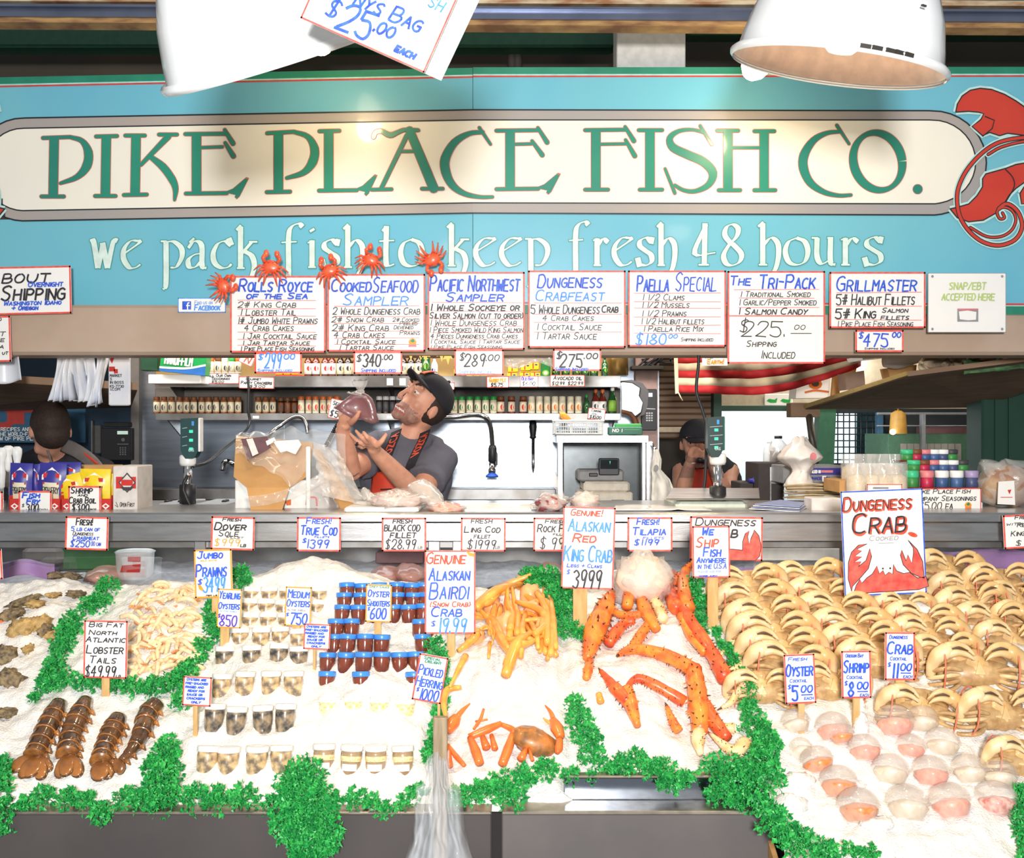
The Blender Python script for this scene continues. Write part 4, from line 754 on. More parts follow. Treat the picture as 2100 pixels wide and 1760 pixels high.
for i, (c, u) in enumerate(((ORG, 433), (BRN, 448), (WHT, 462), (GRN, 476), (ORG, 488))):
    nmz = ('orange', 'brown', 'white', 'bright green', 'dark orange')[i]
    rowof(jar('spice jar with %s cap standing in front on the upper shelf' % nmz, 'two rows of colour capped jars', .075, .0155, CREAMP, CREAMP, c, BLOT), (u,), 5.0, UZ+.012)
    rowof(jar('spice jar with %s cap raised in the rear row of the upper shelf' % nmz, 'two rows of colour capped jars', .105, .0155, CREAMP, CREAMP, c, BLOT), (u-2,), 5.07, UZ+.001)
def tins(mb, fn): pass
for i, (u, v) in enumerate(((1052, 755), (1078, 752), (1095, 750), (1050, 771), (1076, 770), (1098, 770))):
    def ex(mb, fn, u=u, v=v): mb.poly([(u-3, v-6), (u-.5, v-6), (u-.5, v+6), (u-3, v+6)], fn, .001, 1); mb.rib([(u-9, v-7), (u+9, v-7)], 1.5, fn, .001, 1, False); mb.rib([(u+2, v-2), (u+7, v-2)], 2.5, fn, .001, 2, False)
    pbox('spice_tin', 'small yellow and red spice tin stacked on the upper shelf', 'tin', u-10, v-8.4, u+10, v+8.2 if i < 3 else v+7, YSH+.04, .045, [YELC, REDC, BLUC], group='yellow spice tins', extra=ex)
def oil(mb, fn): mb.poly([(1119+7*math.cos(a*.6), 765+6*math.sin(a*.6)) for a in range(11)], fn, .001, 1); mb.poly([(1119+4*math.cos(a*.6), 765+3.5*math.sin(a*.6)) for a in range(11)], fn, .0015, 2); mb.poly([(1117, 742), (1121, 742), (1121, 748), (1117, 748)], fn, .001, 1)
pbox('oil_tin', 'flat green oil tin with avocado picture beside the yellow tins', 'tin', 1109, 738, 1129, 782, YSH+.03, .05, [mat('green tin', (36, 120, 56), .35), LGRN, CREAMP], extra=oil, r=.008)
def rb(mb, fn):
    for c in (576, 605): mb.poly([(c+7*math.cos(a*.63), 777+4*math.sin(a*.63)) for a in range(10)], fn, .001, 1); mb.poly([(c-5, 780), (c+5, 780), (c+5, 783), (c-5, 783)], fn, .0015, 1)
pbox('red_tray_box', 'red shelf tray with white ovals on the upper shelf', 'box', 563, 769, 620, 786, YSH+.01, .12, [REDC, PAPER], extra=rb)
for u in (572, 588, 604): pbox('yellow_packet', 'yellow packet lying in the red shelf tray', 'packet', u-7, 757, u+7, 769, YSH+.04, .05, [YELC], group='yellow packets in the red shelf tray')
def wrapbox(mb, fn):
    mb.poly([(326, 758), (352, 757), (385, 754), (420, 744), (420, 766), (326, 766)], fn, .001, 1); mb.rib([(326, 758), (352, 757), (385, 754), (420, 744)], 4, fn, .0015, 2, False)
    write(mb, 'handi-film'.upper(), fn, 336, 392, 733, 749, 2, 2.6, .002, .1, 0)
o = pbox('film_box', 'green and blue cling film box lying on the upper shelf', 'box', 326, 724, 420, 766, 4.8, .08, [mat('film box green', (30, 160, 84), .4), mat('film box blue', (44, 110, 190), .4), PAPER], extra=wrapbox); o.rotation_euler = (0, math.radians(6), 0)
pbox('dark_green_box', 'dark green carton left of the cling film box', 'box', 288, 720, 324, 760, 4.85, .08, [mat('bottle green card', (28, 70, 50), .5)])
pbox('paper_stack', 'white stack of paper under the cling film box', 'paper', 304, 768, 412, 787, 4.82, .14, [PAPER])
def scard(label, r, lines, rot=0, Y=YSH-.006, **k): card('shelf_card', label, 'sign', r, Y, lines, rot=rot, ew=1.4, **k)
scard('handwritten card under the colour capped jars', (418, 765, 490, 787), [('All Our Own', 426, 474, 767, 773, 'k', 1.1), ('Seasonings', 434, 472, 774, 779, 'k', 1), ('$5.00', 434, 460, 781, 785, 'k', 1)])
scard('handwritten cracker card at the left of the upper shelf', (490, 773, 562, 797), [('Gourmet', 504, 536, 775, 780, 'k', 1), ('Party Crackers', 494, 558, 782, 788, 'k', 1.2), ('$3.00', 512, 545, 790, 795, 'k', 1.1)], 1)
scard('small tilted card with a red letter beside the big price card', (492, 722, 522, 748), [('N', 504, 516, 730, 744, 'r', 2)], 24)
scard('white card half behind the steak, leaning on the lower shelf', (675, 822, 730, 862), [('Seafood', 680, 712, 826, 834, 'k', 1.4), ('rub', 684, 700, 836, 842, 'k', 1.2), ('$500', 678, 716, 846, 858, 'k', 1.8)], 12)
scard('handwritten card behind the black cap', (896, 784, 932, 799), [('Cocktail', 900, 924, 788, 793, 'k', 1), ('mix', 905, 915, 794, 798, 'k', .8)], 2)
scard('orange written card in front of the yellow jars', (998, 772, 1043, 795), [('Gumbo file', 1003, 1038, 775, 783, 'o', 1.4), ('$5.75', 1006, 1032, 786, 793, 'k', 1.1)], -1)
scard('small red edged card in front of the yellow tins, 6.00', (1066, 771, 1104, 794), [('Old Bay', 1069, 1094, 773, 780, 'v', 1.3), ('$6.00', 1071, 1098, 783, 791, 'k', 1.3)])
scard('buff card reading avocado oil', (1128, 769, 1199, 793), [('Avocado oil', 1135, 1194, 771, 779, 'k', 1.1), ('$12.99', 1132, 1158, 783, 790, 'k', 1), ('$22.99', 1164, 1196, 783, 790, 'k', 1)], 0)
scard('tilted red edged card leaning at the end of the lower shelf', (1206, 838, 1241, 861), [('Cooking', 1212, 1232, 840, 845, 'k', 1), ('oil', 1214, 1226, 847, 851, 'k', .9), ('$10.00', 1210, 1234, 853, 859, 'k', 1.4)], 7, YSH-.06)
for i, (u, v) in enumerate(((842, 722), (862, 722), (872, 726), (905, 724), (918, 730))):
    mb = MB(); rs = random.Random(i); c = P(u, v+3, 3.98)
    mb.prism([c+V((x*.02, 0, z*.02)) for x, z in ((-1, 1.2), (1.1, 1.1), (.7, .2), (1, -.3), (.4, -.2), (.1, -1.4), (-.3, -.3), (-.9, -.4), (-.6, .3))], (0, .002, 0)); o = mb.build('paper_leaf', [YELC], origin=c); tag(o, 'yellow paper leaf hanging below the menu cards', 'decoration', 'yellow paper leaves')
sheet('plastic_bag', 'clear plastic bag hanging from the 289.00 and 275.00 cards', 'bag', lambda s, t: P(1034+100*s, 700+50*t+6*math.sin(s*7), 4.08)+V((0, .03*nz(s*4, t*3), 0)), 14, 8, [FILMW], .001)
# ------------------------------------------------------------------ wall fittings
t = thing('spray_hose', 'steel spray hose arching down to a black handle with a blue nozzle', 'tap', P(1009, 975, 5.0))
mb = MB(); mb.tube(smooth([P(u, v, y) for u, v, y in ((880, 858, 4.88), (930, 855, 4.9), (972, 850, 4.9), (996, 856, 4.9), (1006, 875, 4.93), (1010, 914, 5.0))], 6), .011, 10); mb.build('hose', [CHROME], t)
mb = MB(); a = P(1010, 950, 5.0); mb.lathe([(.012, 0), (.02, .01), (.02, .07), (.015, .085)], 14, Matrix.Translation(a)); mb.rbox((a.x+.01, 4.99, a.z-.01), (a.x+.024, 5.01, a.z+.05), .003); mb.build('handle', [BLKP], t)
mb = MB(); a = P(1009, 972, 5.0); mb.lathe([(.016, 0), (.018, .02), (.012, .03), (.014, .05)], 14, Matrix.Translation(a)); mb.build('valve', [CHROME], t)
mb = MB(); a = P(1009, 979, 5.0); mb.lathe([(.03, 0), (.03, .008), (.016, .02)], 14, Matrix.Translation(a)); mb.build('nozzle', [mat('blue nozzle', (40, 90, 200), .4)], t)
wire('gooseneck_tap', 'thin steel gooseneck tap behind the wrapped cardboard box', [(530, 1030, 5.15), (540, 960, 5.0), (552, 896), (580, 870), (604, 855), (620, 857), (628, 872), (631, 890)], 4.85, .009, CHROME, 'tap')
wire('small_tap', 'short hooked chrome tap left of the cardboard box', [(500, 958, 5.31), (482, 953), (468, 946), (459, 950), (456, 966)], 4.9, .012, CHROME, 'tap')
t = thing('sharpening_steel', 'sharpening steel with dark handle hanging on the back wall', 'tool', P(1093, 970, 5.24))
mb = MB(); a = P(1093, 900, 5.24); mb.lathe([(.008, -.0), (.018, .008), (.014, .015), (.02, .06), (.016, .085), (.006, .1)], 14, Matrix.Translation(a)); mb.build('handle', [BLKP], t)
mb = MB(); a = P(1093.5, 970, 5.24); mb.lathe([(.002, 0), (.008, .03), (.008, .17)], 10, Matrix.Translation(a)); mb.build('rod', [CHROME], t)
# register stand
t = thing('register_stand', 'steel framed stand with a shelf over the cash register', 'stand', P(1238, 1045, 4.6))
mb = MB(); pb(mb, 1140, 894, 1331, 909, 4.6, .4); mb.build('top_shelf', [STEELH], t)
for a, b in ((1143, 1155), (1316, 1324), (1326, 1340)): mb = MB(); mb.rbox((P(a, 0, 4.6).x, 4.6, 0), (P(b, 0, 4.6).x, 4.63, P(0, 906, 4.6).z), .003); mb.build('post', [STEELH], t)
mb = MB(); pb(mb, 1155, 909, 1318, 1040, 5.0, .01); mb.build('rear_panel', [mat('dark reflective panel', (88, 92, 94), .25, .8)], t)
t = thing('cash_register', 'beige cash register with dark screen under the steel stand', 'cash register', P(1240, 1040, 4.66))
BEI = mat('beige plastic', (214, 206, 192), .5); GRYP = mat('grey plastic', (140, 140, 142), .5)
mb = MB(); pb(mb, 1190, 1010, 1298, 1038, 4.66, .28, 0, .006); fn = lambda u, v, o=0: P(u, v, 4.66)+V((0, -o, 0)); mb.rib([(1196, 1026), (1226, 1026)], 1.6, fn, .001, 1, False); mb.rib([(1254, 1026), (1280, 1026)], 1.6, fn, .001, 1, False); mb.rbox((P(1197, 0, 4.68).x, 4.68, P(0, 1010, 4.68).z), (P(1292, 0, 4.68).x, 4.92, P(0, 988, 4.68).z), .01); mb.build('drawer_base', [BEI, BLOT], t)
mb = MB(); pb(mb, 1186, 964, 1280, 988, 4.7, .2, 0, .008); pb(mb, 1208, 970, 1226, 978, 4.695, .01, 1); mb.build('keyboard_housing', [GRYP, BLKP], t)
mb = MB(); pb(mb, 1228, 940, 1270, 975, 4.69, .02, 0, .004); fn = lambda u, v, o=0: P(u, v, 4.69)+V((0, -o, 0)); mb.poly([(1231, 943), (1267, 943), (1267, 962), (1231, 962)], fn, .001, 1); mb.poly([(1250, 946), (1252, 946), (1251, 953)], fn, .002, 2); mb.build('screen', [BLKP, mat('screen glass', (22, 30, 34), .1), LED], t)
def basket():
    t = thing('plastic_basket', 'white slotted plastic basket on top of the register stand', 'basket', P(1186, 893, 4.62))
    mb = MB(); x0, x1 = 1136, 1238
    for (y0, y1) in ((4.62, 4.627), (4.8, 4.807)):
        for v0, v1 in ((862, 868), (874, 876), (882, 884), (888, 893)): pb(mb, x0, v0, x1-2, v1, y0, y1-y0, 0, .001)
        for i in range(22): u = x0+i*(x1-x0-4)/21; pb(mb, u, 864, u+(4 if i % 7 == 0 else 1.6), 892, y0+.001, .005, 0, .0005)
    for u in (x0, x1-4): pb(mb, u, 862, u+3, 893, 4.62, .18)
    pb(mb, x0, 890, x1-3, 893, 4.62, .18); pb(mb, x0-4, 861, x1+2, 864.5, 4.615, .006); mb.build('basket_shell', [WHT], t)
basket()
mb = MB(); c = P(1159, 856, 4.7); mb.lathe([(.008, -.03), (.014, -.02), (.016, .01), (.008, .03)], 12, Matrix.Translation(c) @ Matrix.Rotation(-.8, 4, 'Y')); o = mb.build('orange_marker', [mat('orange plastic', (236, 150, 50), .4)], origin=c); tag(o, 'orange object poking out of the white basket', 'pen')
def gb(mb, fn): write(mb, 'NO 1', fn, 1256, 1276, 880, 886, 1, 1.4, .001, .1, 0); mb.rib([(1280, 881), (1312, 881)], 2, fn, .001, 2, False)
pbox('roll_box', 'green cling roll carton on the register stand', 'box', 1248, 876, 1318, 892, 4.62, .06, [mat('teal green card', (20, 110, 84), .4), PAPER, GRN], extra=gb)
pbox('roll_box', 'second green carton lying behind the first on the stand', 'box', 1262, 869, 1316, 878, 4.7, .06, [GRN])
# pillar with phone and towel dispenser
pbox('pillar_side', '', '', 1303, 700, 1349, 1046, 5.22, .07, [mat('pinkish board', (170, 140, 132), .6)])
o = bpy.data.objects['pillar_side']; o.name = 'pillar_right'; tag(o, kind='structure')
def ph2(mb, fn):
    mb.poly([(1330, 806), (1338, 806), (1338, 814), (1330, 814)], fn, .001, 1); mb.rib([(1322, 838), (1344, 839)], 2, fn, .001, 2, False)
    for r in range(4):
        for c in range(3): mb.poly([(1325+c*5, 846+r*5), (1328.5+c*5, 846+r*5), (1328.5+c*5, 849+r*5), (1325+c*5, 849+r*5)], fn, .001, 2)
pbox('wall_phone', 'black keypad wall phone on the pillar beside the grey dispenser', 'phone', 1315, 798, 1347, 883, 5.2, .06, [BLKP, WHT, DSTEEL], extra=ph2)
t = thing('towel_dispenser', 'curved white and dark grey dispenser at the end of the shelves', 'dispenser', P(1310, 856, 4.9))
q = [(1276, 784), (1296, 786), (1312, 796), (1310, 812), (1318, 826), (1314, 845), (1303, 853), (1296, 845), (1276, 840)]
mb = MB(); mb.prism([P(u, v, 4.88) for u, v in q], (0, .03, 0)); mb.build('white_cover', [WHT], t)
q = [(1274, 781), (1296, 779), (1318, 786), (1330, 802), (1328, 832), (1322, 850), (1308, 856), (1316, 846), (1319, 826), (1312, 812), (1314, 796), (1298, 785)]
mb = MB(); mb.prism([P(u, v, 4.885) for u, v in q], (0, .16, 0)); mb.build('grey_shell', [mat('dark grey plastic', (84, 80, 84), .5)], t)
mb = MB(); mb.tube(smooth([P(u, v, 4.95) for u, v in ((1276, 842), (1294, 848), (1304, 864), (1306, 885))], 4), .014); mb.build('bracket', [BRN], t)
# ------------------------------------------------------------------ cardboard box wrapped in film, cutting board, bagged fish
t = thing('cardboard_box', 'open white carton with brown flaps wrapped in clear film on the counter', 'box', P(560, 1050, 3.7))
mb = MB(); a = P(476, 1050, 3.72); b = P(628, 905, 3.72)
def carton(mb, u0, v0, u1, v1, Y, d):
    pb(mb, u0, v0, u1, v1, Y, .006); pb(mb, u0, v0, u0+2, v1, Y, d); pb(mb, u1-2, v0, u1, v1, Y, d); pb(mb, u0, v1-4, u1, v1, Y, d); pb(mb, u0, v0, u1, v1, Y+d, .006)
carton(mb, 482, 985, 629, 1046, 3.72, .24); fn = lambda u, v, o=0: P(u, v, 3.72)+V((0, -o, 0)); mb.poly([(585, 1030), (590, 1026), (597, 1024), (597, 1036), (588, 1037)], fn, .001, 1); mb.build('carton_body', [WHT, mat('orange print', (216, 104, 44), .6)], t)
mb = MB(); pb(mb, 630, 985, 674, 1046, 3.72, .24); fn = lambda u, v, o=0: P(u, v, 3.72)+V((0, -o, 0)); mb.rib([(628, 1036), (630, 1022), (638, 1020), (648, 1022), (650, 1038)], 3.5, fn, .001, 1, False); mb.build('carton_side', [mat('silvery board', (196, 190, 188), .5), REDC], t)
def flap(q, dy): mb = MB(); mb.prism([P(*p) for p in q], (0, .006, 0)); mb.build('flap', [KRAFT], t)
flap([(484, 893, 3.95), (642, 908, 3.95), (634, 975, 3.72), (594, 1000, 3.68), (577, 1051, 3.64), (514, 1046, 3.64), (506, 1000, 3.68), (479, 978, 3.72)], 0)
flap([(640, 918, 3.9), (657, 924, 3.9), (737, 1044, 3.7), (701, 1049, 3.7), (690, 1030, 3.72)], 0)
mb = MB(); pb(mb, 627, 916, 636, 1044, 3.712, .01); mb.build('white_corner', [WHT], t)
mb = MB(); mb.prism([P(*p) for p in ((494, 900, 3.8), (548, 895, 3.8), (556, 918, 3.74), (508, 945, 3.7))], (0, .003, 0), 0); mb.prism([P(*p) for p in ((505, 901, 3.79), (518, 899, 3.79), (530, 930, 3.71), (518, 936, 3.7))], (0, .001, 0), 1); mb.build('shiny_packet', [mat('plum foil', (140, 104, 112), .25, .4), WHT], t)
def film(s, t_):
    u = 484+225*s; v = 878+52*math.sin(s*2.2)*t_+ (10+120*s*s)*t_ + 26*abs(s-.5) + 30*t_
    p = P(u, v, 3.9-.24*t_+.02*s); p.y += .03*nz(s*7, t_*5, 1); p.z += .02*nz(s*9, t_*4, 5); return p
mb = MB(); mb.grid(film, 36, 18); mb.build('film_wrap', [FILM], t)
def film2(s, t_):
    u = 640+55*s+38*t_*s+22*t_; v = 905+20*s+112*t_; p = P(u, v, 3.86-.2*t_); p.y += .03*nz(s*5, t_*7, 3)-.01; p.x += .012*nz(s*6, t_*6, 7); return p
mb = MB(); mb.grid(film2, 14, 24); mb.build('film_wrap', [FILMW], t)
def film3(s, t_):
    u = 500+165*s; v = 1018-52*s*s+22*t_; p = P(u, v, 3.63); p.y += .012*nz(s*12, t_*5, 9); return p
mb = MB(); mb.grid(film3, 30, 5); mb.build('film_wrap', [FILM], t)
for (q) in ([(560, 905), (612, 902), (618, 912), (606, 932), (588, 925), (575, 928)], [(545, 905), (562, 897), (566, 904), (548, 914)]):
    mb = MB(); mb.prism([P(u, v, 3.74) for u, v in q], (0, .002, 0)); mb.build('torn_label', [WHT], t)
pbox('cutting_board', 'white cutting board under the bagged white fish', 'board', 705, 1041, 858, 1053, 3.52, .3, [mat('white board', (242, 240, 236), .4)], r=.006)
pbox('cutting_board', 'thin white cutting board at the counter middle', 'board', 952, 1044, 1090, 1051, 3.56, .3, [mat('white board', (242, 240, 236), .4)], r=.004)
FISHW = mat('white fish flesh', (238, 214, 204), .4, c2=(228, 188, 180), scale=18, coat=.4); SALM = mat('salmon flesh', (232, 110, 66), .35, c2=(242, 170, 130), scale=22, stretch=(1, 1, 4), coat=.5); MEAT = mat('dark red tuna', (128, 50, 58), .35, c2=(176, 96, 100), scale=14, coat=.5)
def bagged(label, c, r, m, top, seed, k=1.12, amp=.35, cat='bagged fish', name='bagged_fish', filmm=None):
    t = thing(name, label, cat, V(c)-V((0, 0, r[2])))
    mb = MB(); mb.blob(c, r, 20, 12, amp=amp, fr=7, seed=seed); mb.build('fish', [m], t)
    mb = MB(); mb.blob(c, [x*k for x in r], 24, 14, amp=amp*1.4, fr=11, seed=seed)
    if top:
        for i in range(len(top)-1):
            (p, ra), (q, rb_) = top[i], top[i+1]
        pts = [p for p, _ in top]; mb.tube(smooth(pts, 3), [x for _, x in top], 14, 0, True, .5)
        mb.v = [tuple(V(v)+V((nz(v[0]*40, v[1]*40, v[2]*40)*.006, nz(v[0]*40+9, v[1]*40, v[2]*40)*.006, nz(v[0]*40, v[1]*40+5, v[2]*40)*.006))) for v in mb.v]
    mb.build('clear_bag', [filmm or FILM], t); return t
z1 = P(0, 1041, 3.52).z
bagged('white fish in a crumpled clear bag on the white cutting board', P(815, 1026, 3.62), (.085, .09, .03), FISHW, [(P(775, 1028, 3.62), .03), (P(762, 1022, 3.62), .03), (P(752, 1016, 3.62), .04), (P(748, 1005, 3.6), .012)], 2, filmm=FILMW)
bagged('orange salmon pieces in a clear bag lying on the counter', P(916, 1043, 3.6), (.056, .06, .018), SALM, [(P(898, 1036, 3.62), .03), (P(884, 1018, 3.66), .045), (P(868, 1002, 3.7), .05), (P(856, 994, 3.72), .045)], 3, filmm=FILMW)
bagged('dark red tuna in a knotted clear bag beside the king crab card', P(1130, 1035, 3.62), (.053, .06, .032), MEAT, [(P(1150, 1018, 3.64), .03), (P(1148, 1004, 3.64), .016), (P(1138, 988, 3.64), .035), (P(1124, 972, 3.64), .05)], 4, filmm=FILMW)
bagged('pale bag of fish behind the top of the king crab card', P(1200, 1030, 3.62), (.045, .06, .03), FISHW, None, 5, filmm=FILMW)
def paper(label, q, Y0, seed=0, m=None):
    (a, b, c, d) = q
    def f(s, t_):
        u = (a[0]*(1-s)+b[0]*s)*(1-t_)+(d[0]*(1-s)+c[0]*s)*t_; v = (a[1]*(1-s)+b[1]*s)*(1-t_)+(d[1]*(1-s)+c[1]*s)*t_
        Yh = Y0+.22*(1-t_); p = P(u, 0, Yh); p.z = P(u, v, Yh).z*.5+.5*(ZT+.002); p.z = max(ZT+.003, p.z+.01*nz(s*3, t_*3, seed)); return p
    return sheet('wrapping_paper', label, 'paper', f, 10, 6, [m or PAPER], .001)
paper('crumpled white paper left of the bagged tuna', ((1060, 1024), (1110, 1022), (1104, 1046), (1044, 1046)), 3.6, 1)
paper('white paper sheet right of the king crab card', ((1262, 1036), (1330, 1034), (1345, 1050), (1258, 1050)), 3.56, 2)
paper('long white wrapping sheet under the green scale', ((1330, 1036), (1440, 1042), (1460, 1050), (1322, 1050)), 3.56, 3)
# loose blue edged papers, white box right of the scale
mb = MB()
for k in range(4): mb.prism([P(1536+k*4, 1044-k*3, 3.6), P(1600, 1032-k*2, 3.8), P(1660-k*3, 1038-k*2, 3.75), P(1640, 1050-k*3, 3.56)], (0, 0, .002), k % 2)
o = mb.build('paper_pad', [PAPER, mat('blue tint paper', (150, 164, 214), .6)], origin=P(1600, 1050, 3.6)); tag(o, 'loose pad of white papers with blue edges right of the scale', 'paper')
pbox('small_white_box', 'small plain white box left of the drawn crab sign', 'box', 1665, 1022, 1726, 1051, 3.62, .1, [mat('off white board', (228, 220, 216), .6)])
# ------------------------------------------------------------------ right bay: shutter, doorway, flag, window
SLAT = mat('brown shutter', (128, 104, 84), .6, c2=(116, 92, 74), scale=3)
mb = MB()
for k in range(16):
    a = P(1346, 700+k*12.5, 6.2); b = P(1478, 711.5+k*12.5, 6.2); mb.rbox((a.x, 6.2, b.z), (b.x, 6.24, a.z), .008)
o = mb.build('roller_shutter', [SLAT], origin=P(1412, 900, 6.2)); tag(o, 'brown roller shutter half raised behind the capped worker', 'shutter')
pbox('shutter_rail', 'cream bottom rail of the brown shutter', 'rail', 1346, 876, 1478, 887, 6.18, .05, [mat('cream rail', (206, 190, 160), .6)])
mb = MB(); a = P(1340, 0, 6.6); b = P(1480, 0, 6.6); mb.box((a.x, 6.6, 0), (b.x, 6.66, 2.6)); struct('wall_rear', mb, DARK)
pbox('green_jamb', 'dark green door jamb right of the shutter', 'jamb', 1463, 800, 1480, 1040, 6.1, .08, [DGREEN])
mb = MB(); a = P(1475, 0, 6.6); b = P(2700, 0, 6.6); mb.box((a.x, 6.6, P(0, 838, 6.6).z), (b.x, 6.66, 2.9)); struct('wall_header', mb, mat('beige wall', (196, 182, 158), .7))
pbox('door_lintel', 'dark green lintel above the bright white doorway', 'beam', 1472, 832, 1680, 843, 6.55, .08, [DGREEN])
o = pbox('sticker_strip', 'white strip with two green fish pictures above the doorway', 'sign', 1568, 808, 1626, 832, 6.58, .01, [PAPER, GRN], extra=lambda mb, fn: [mb.poly([(x, 822), (x+5, 818), (x+16, 820), (x+22, 816), (x+20, 826), (x+8, 826)], fn, .002, 1) for x in (1572, 1600)])
LITE = mat('bright daylit wall', (238, 246, 252), .6, c2=(214, 234, 246), scale=.7)
mb = MB(); a = P(1480, 0, 7.6); b = P(1692, 0, 7.6); mb.box((a.x, 7.6, 0), (b.x, 7.66, 2.8)); struct('wall_bright', mb, LITE)
lamp('doorway_daylight', 'AREA', (P(1590, 0, 7).x, 6.75, 2.2), 26, (.9, .97, 1), .9, .5, aim=(P(1590, 0, 7.6).x, 7.6, 1.3))
FLR = mat('flag red', (196, 44, 44), .7, c2=(182, 36, 40), scale=8); FLW = mat('flag cream white', (228, 212, 180), .7, c2=(214, 196, 162), scale=8)
def flag():
    t = thing('striped_flag', 'red and cream striped flag hanging in a swag behind the cards', 'flag', P(1575, 800, 5.0))
    mb = MB(); n = 44
    def f(s, k):
        u = 1386+380*s; bot = 805+6*math.sin(s*2.4)-78*max(0, s-.42)**1.5*1.7; top = 700-20*s
        v = top+(bot-top)*k; p = P(u, v, 5.0+.25*s); p.y += .03*math.sin(s*17+k*2)+.02*math.sin(s*41-k*3); return p
    rows = 7
    for r in range(rows):
        o = len(mb.v)
        for j in range(3):
            for i in range(n+1): mb.v.append(tuple(f(i/n, (r+j/2)/rows)))
        for j in range(2):
            for i in range(n): mb.f.append((o+j*(n+1)+i, o+j*(n+1)+i+1, o+(j+1)*(n+1)+i+1, o+(j+1)*(n+1)+i)); mb.m.append((r+1) % 2 if False else (0 if r % 2 == 0 else 1)); mb.s.append(True)
    ob = mb.build('flag_cloth', [FLR, FLW], t); md = ob.modifiers.new('s', 'SOLIDIFY'); md.thickness = .003
    mb = MB(); mb.prism([P(1381, 700, 4.99), P(1389, 700, 4.99), P(1392, 806, 4.99), P(1385, 808, 4.99)], (0, .006, 0)); mb.build('header_band', [FLW], t)
    mb = MB(); mb.tube([P(1390, 803, 4.98), P(1396, 815, 4.98), P(1400, 822, 4.98)], .003, 5); mb.build('tie_cord', [FLW], t)
flag()
card('notice_card', 'cream card saying we love earth, half under the tri-pack card', 'sign', (1440, 690, 1492, 750), 4.96, [('We', 1446, 1462, 722, 734, 'k', 1.6), ('V', 1464, 1472, 724, 732, 'r', 3), ('Earth!', 1450, 1484, 737, 746, 'o', 1.4)], edge=None)
mb = MB(); rs = random.Random(3)
for k in range(5):
    mb.tube(smooth([P(1300+rs.uniform(0, 60)+i*12 if i else 1310+k*8, 700+rs.uniform(0, 45) if i else 751, 5.19+rs.uniform(-.04, .04)) for i in range(6)], 5), .005, 5)
o = mb.build('cable_tangle', [BLKP]); tag(o, 'tangle of black cables above the pillar', 'cables')
pbox('ledge', 'dark ledge holding the tangled cables', 'ledge', 1296, 750, 1362, 758, 5.14, .09, [DARK])
BRASS = mat('brassy duct', (196, 160, 96), .3, .8, c2=(176, 140, 80), scale=3)
mb = MB(); a = P(1250, 768, 5.1); b = P(1292, 700, 5.1); mb.lathe([((b.x-a.x)/2, 0), ((b.x-a.x)/2, b.z-a.z)], 24, Matrix.Translation(((a.x+b.x)/2, 5.18, a.z))); o = mb.build('vent_pipe', [BRASS]); tag(o, 'brassy round vent pipe above the end of the upper shelf', 'pipe')
# right plywood shelf and its clutter
mb = MB(); mb.prism([P(1652, 840, 5.9), P(2020, 836, 5.9), P(2330, 712, 4.2), P(1862, 772, 4.3)], (0, 0, .02)); mb.prism([P(1650, 838, 5.88), P(1860, 770, 4.28), P(1858, 762, 4.27), P(1648, 830, 5.87)], (.01, .01, 0), 1)
o = mb.build('storage_shelf', [WOODB, mat('yellowed wood edge', (206, 176, 112), .7)], origin=P(1900, 800, 5)); tag(o, 'scuffed plywood shelf seen from below at the upper right', 'shelf')
mb = MB(); pb(mb, 1622, 826, 1682, 856, 5.9, .1); o = mb.build('wooden_block', [WOODB], origin=P(1650, 856, 5.9)); tag(o, 'brown wooden block under the end of the right shelf', 'block')
mb = MB(); a = P(1662, 960, 5.9); b = P(1662, 850, 5.9); mb.tube([P(1659, 852, 5.92), P(1672, 948, 5.6)], .02, 10); o = mb.build('metal_pole', [DSTEEL]); tag(o, 'leaning metal pole under the wooden block', 'pole')
def Zs(u, v):   # depth on the right shelf's front line
    return 5.85-(u-1650)/(1862-1650)*1.55
def clutter(name, label, cat, q, Y, d, m, extra=None):
    mb = MB(); mb.prism([P(u, v, Y) for u, v in q], (0, d, 0))
    if extra: extra(mb, lambda u, v, off=0: P(u, v, Y)+V((0, -off, 0)))
    o = mb.build(name, m if isinstance(m, list) else [m], origin=P(q[0][0], max(p[1] for p in q), Y)); return tag(o, label, cat)
def emb(mb, fn): mb.poly([(1672+14*math.cos(a*.63), 788+11*math.sin(a*.63)) for a in range(10)], fn, .002, 1); mb.poly([(1672+8*math.cos(a*.63), 787+6*math.sin(a*.63)) for a in range(10)], fn, .003, 2); mb.rib([(1650, 805), (1672, 801), (1700, 804)], 4, fn, .002, 1, False)
clutter('emblem_carton', 'white carton with orange crest lying at the left end of the right shelf', 'box', [(1636, 768), (1706, 764), (1699, 816), (1632, 817)], 5.75, .15, [PAPER, ORG, DARK], emb)
clutter('upright_board', 'tan board standing upright beside the crested carton', 'board', [(1712, 735), (1722, 732), (1722, 808), (1706, 812)], 5.5, .03, KRAFT)
clutter('envelope', 'yellow paper leaning on the right shelf', 'paper', [(1727, 752), (1760, 738), (1756, 760), (1750, 778), (1724, 778)], 5.25, .01, mat('manila', (226, 180, 96), .7))
clutter('brown_carton', 'brown carton with grey marks in the middle of the right shelf', 'box', [(1733, 766), (1772, 760), (1775, 796), (1736, 800)], 5.05, .12, mat('grey brown board', (150, 122, 104), .7))
clutter('brown_carton', 'ochre carton tucked under a white roll on the right shelf', 'box', [(1820, 755), (1880, 748), (1878, 768), (1826, 778)], 4.75, .1, KRAFT)
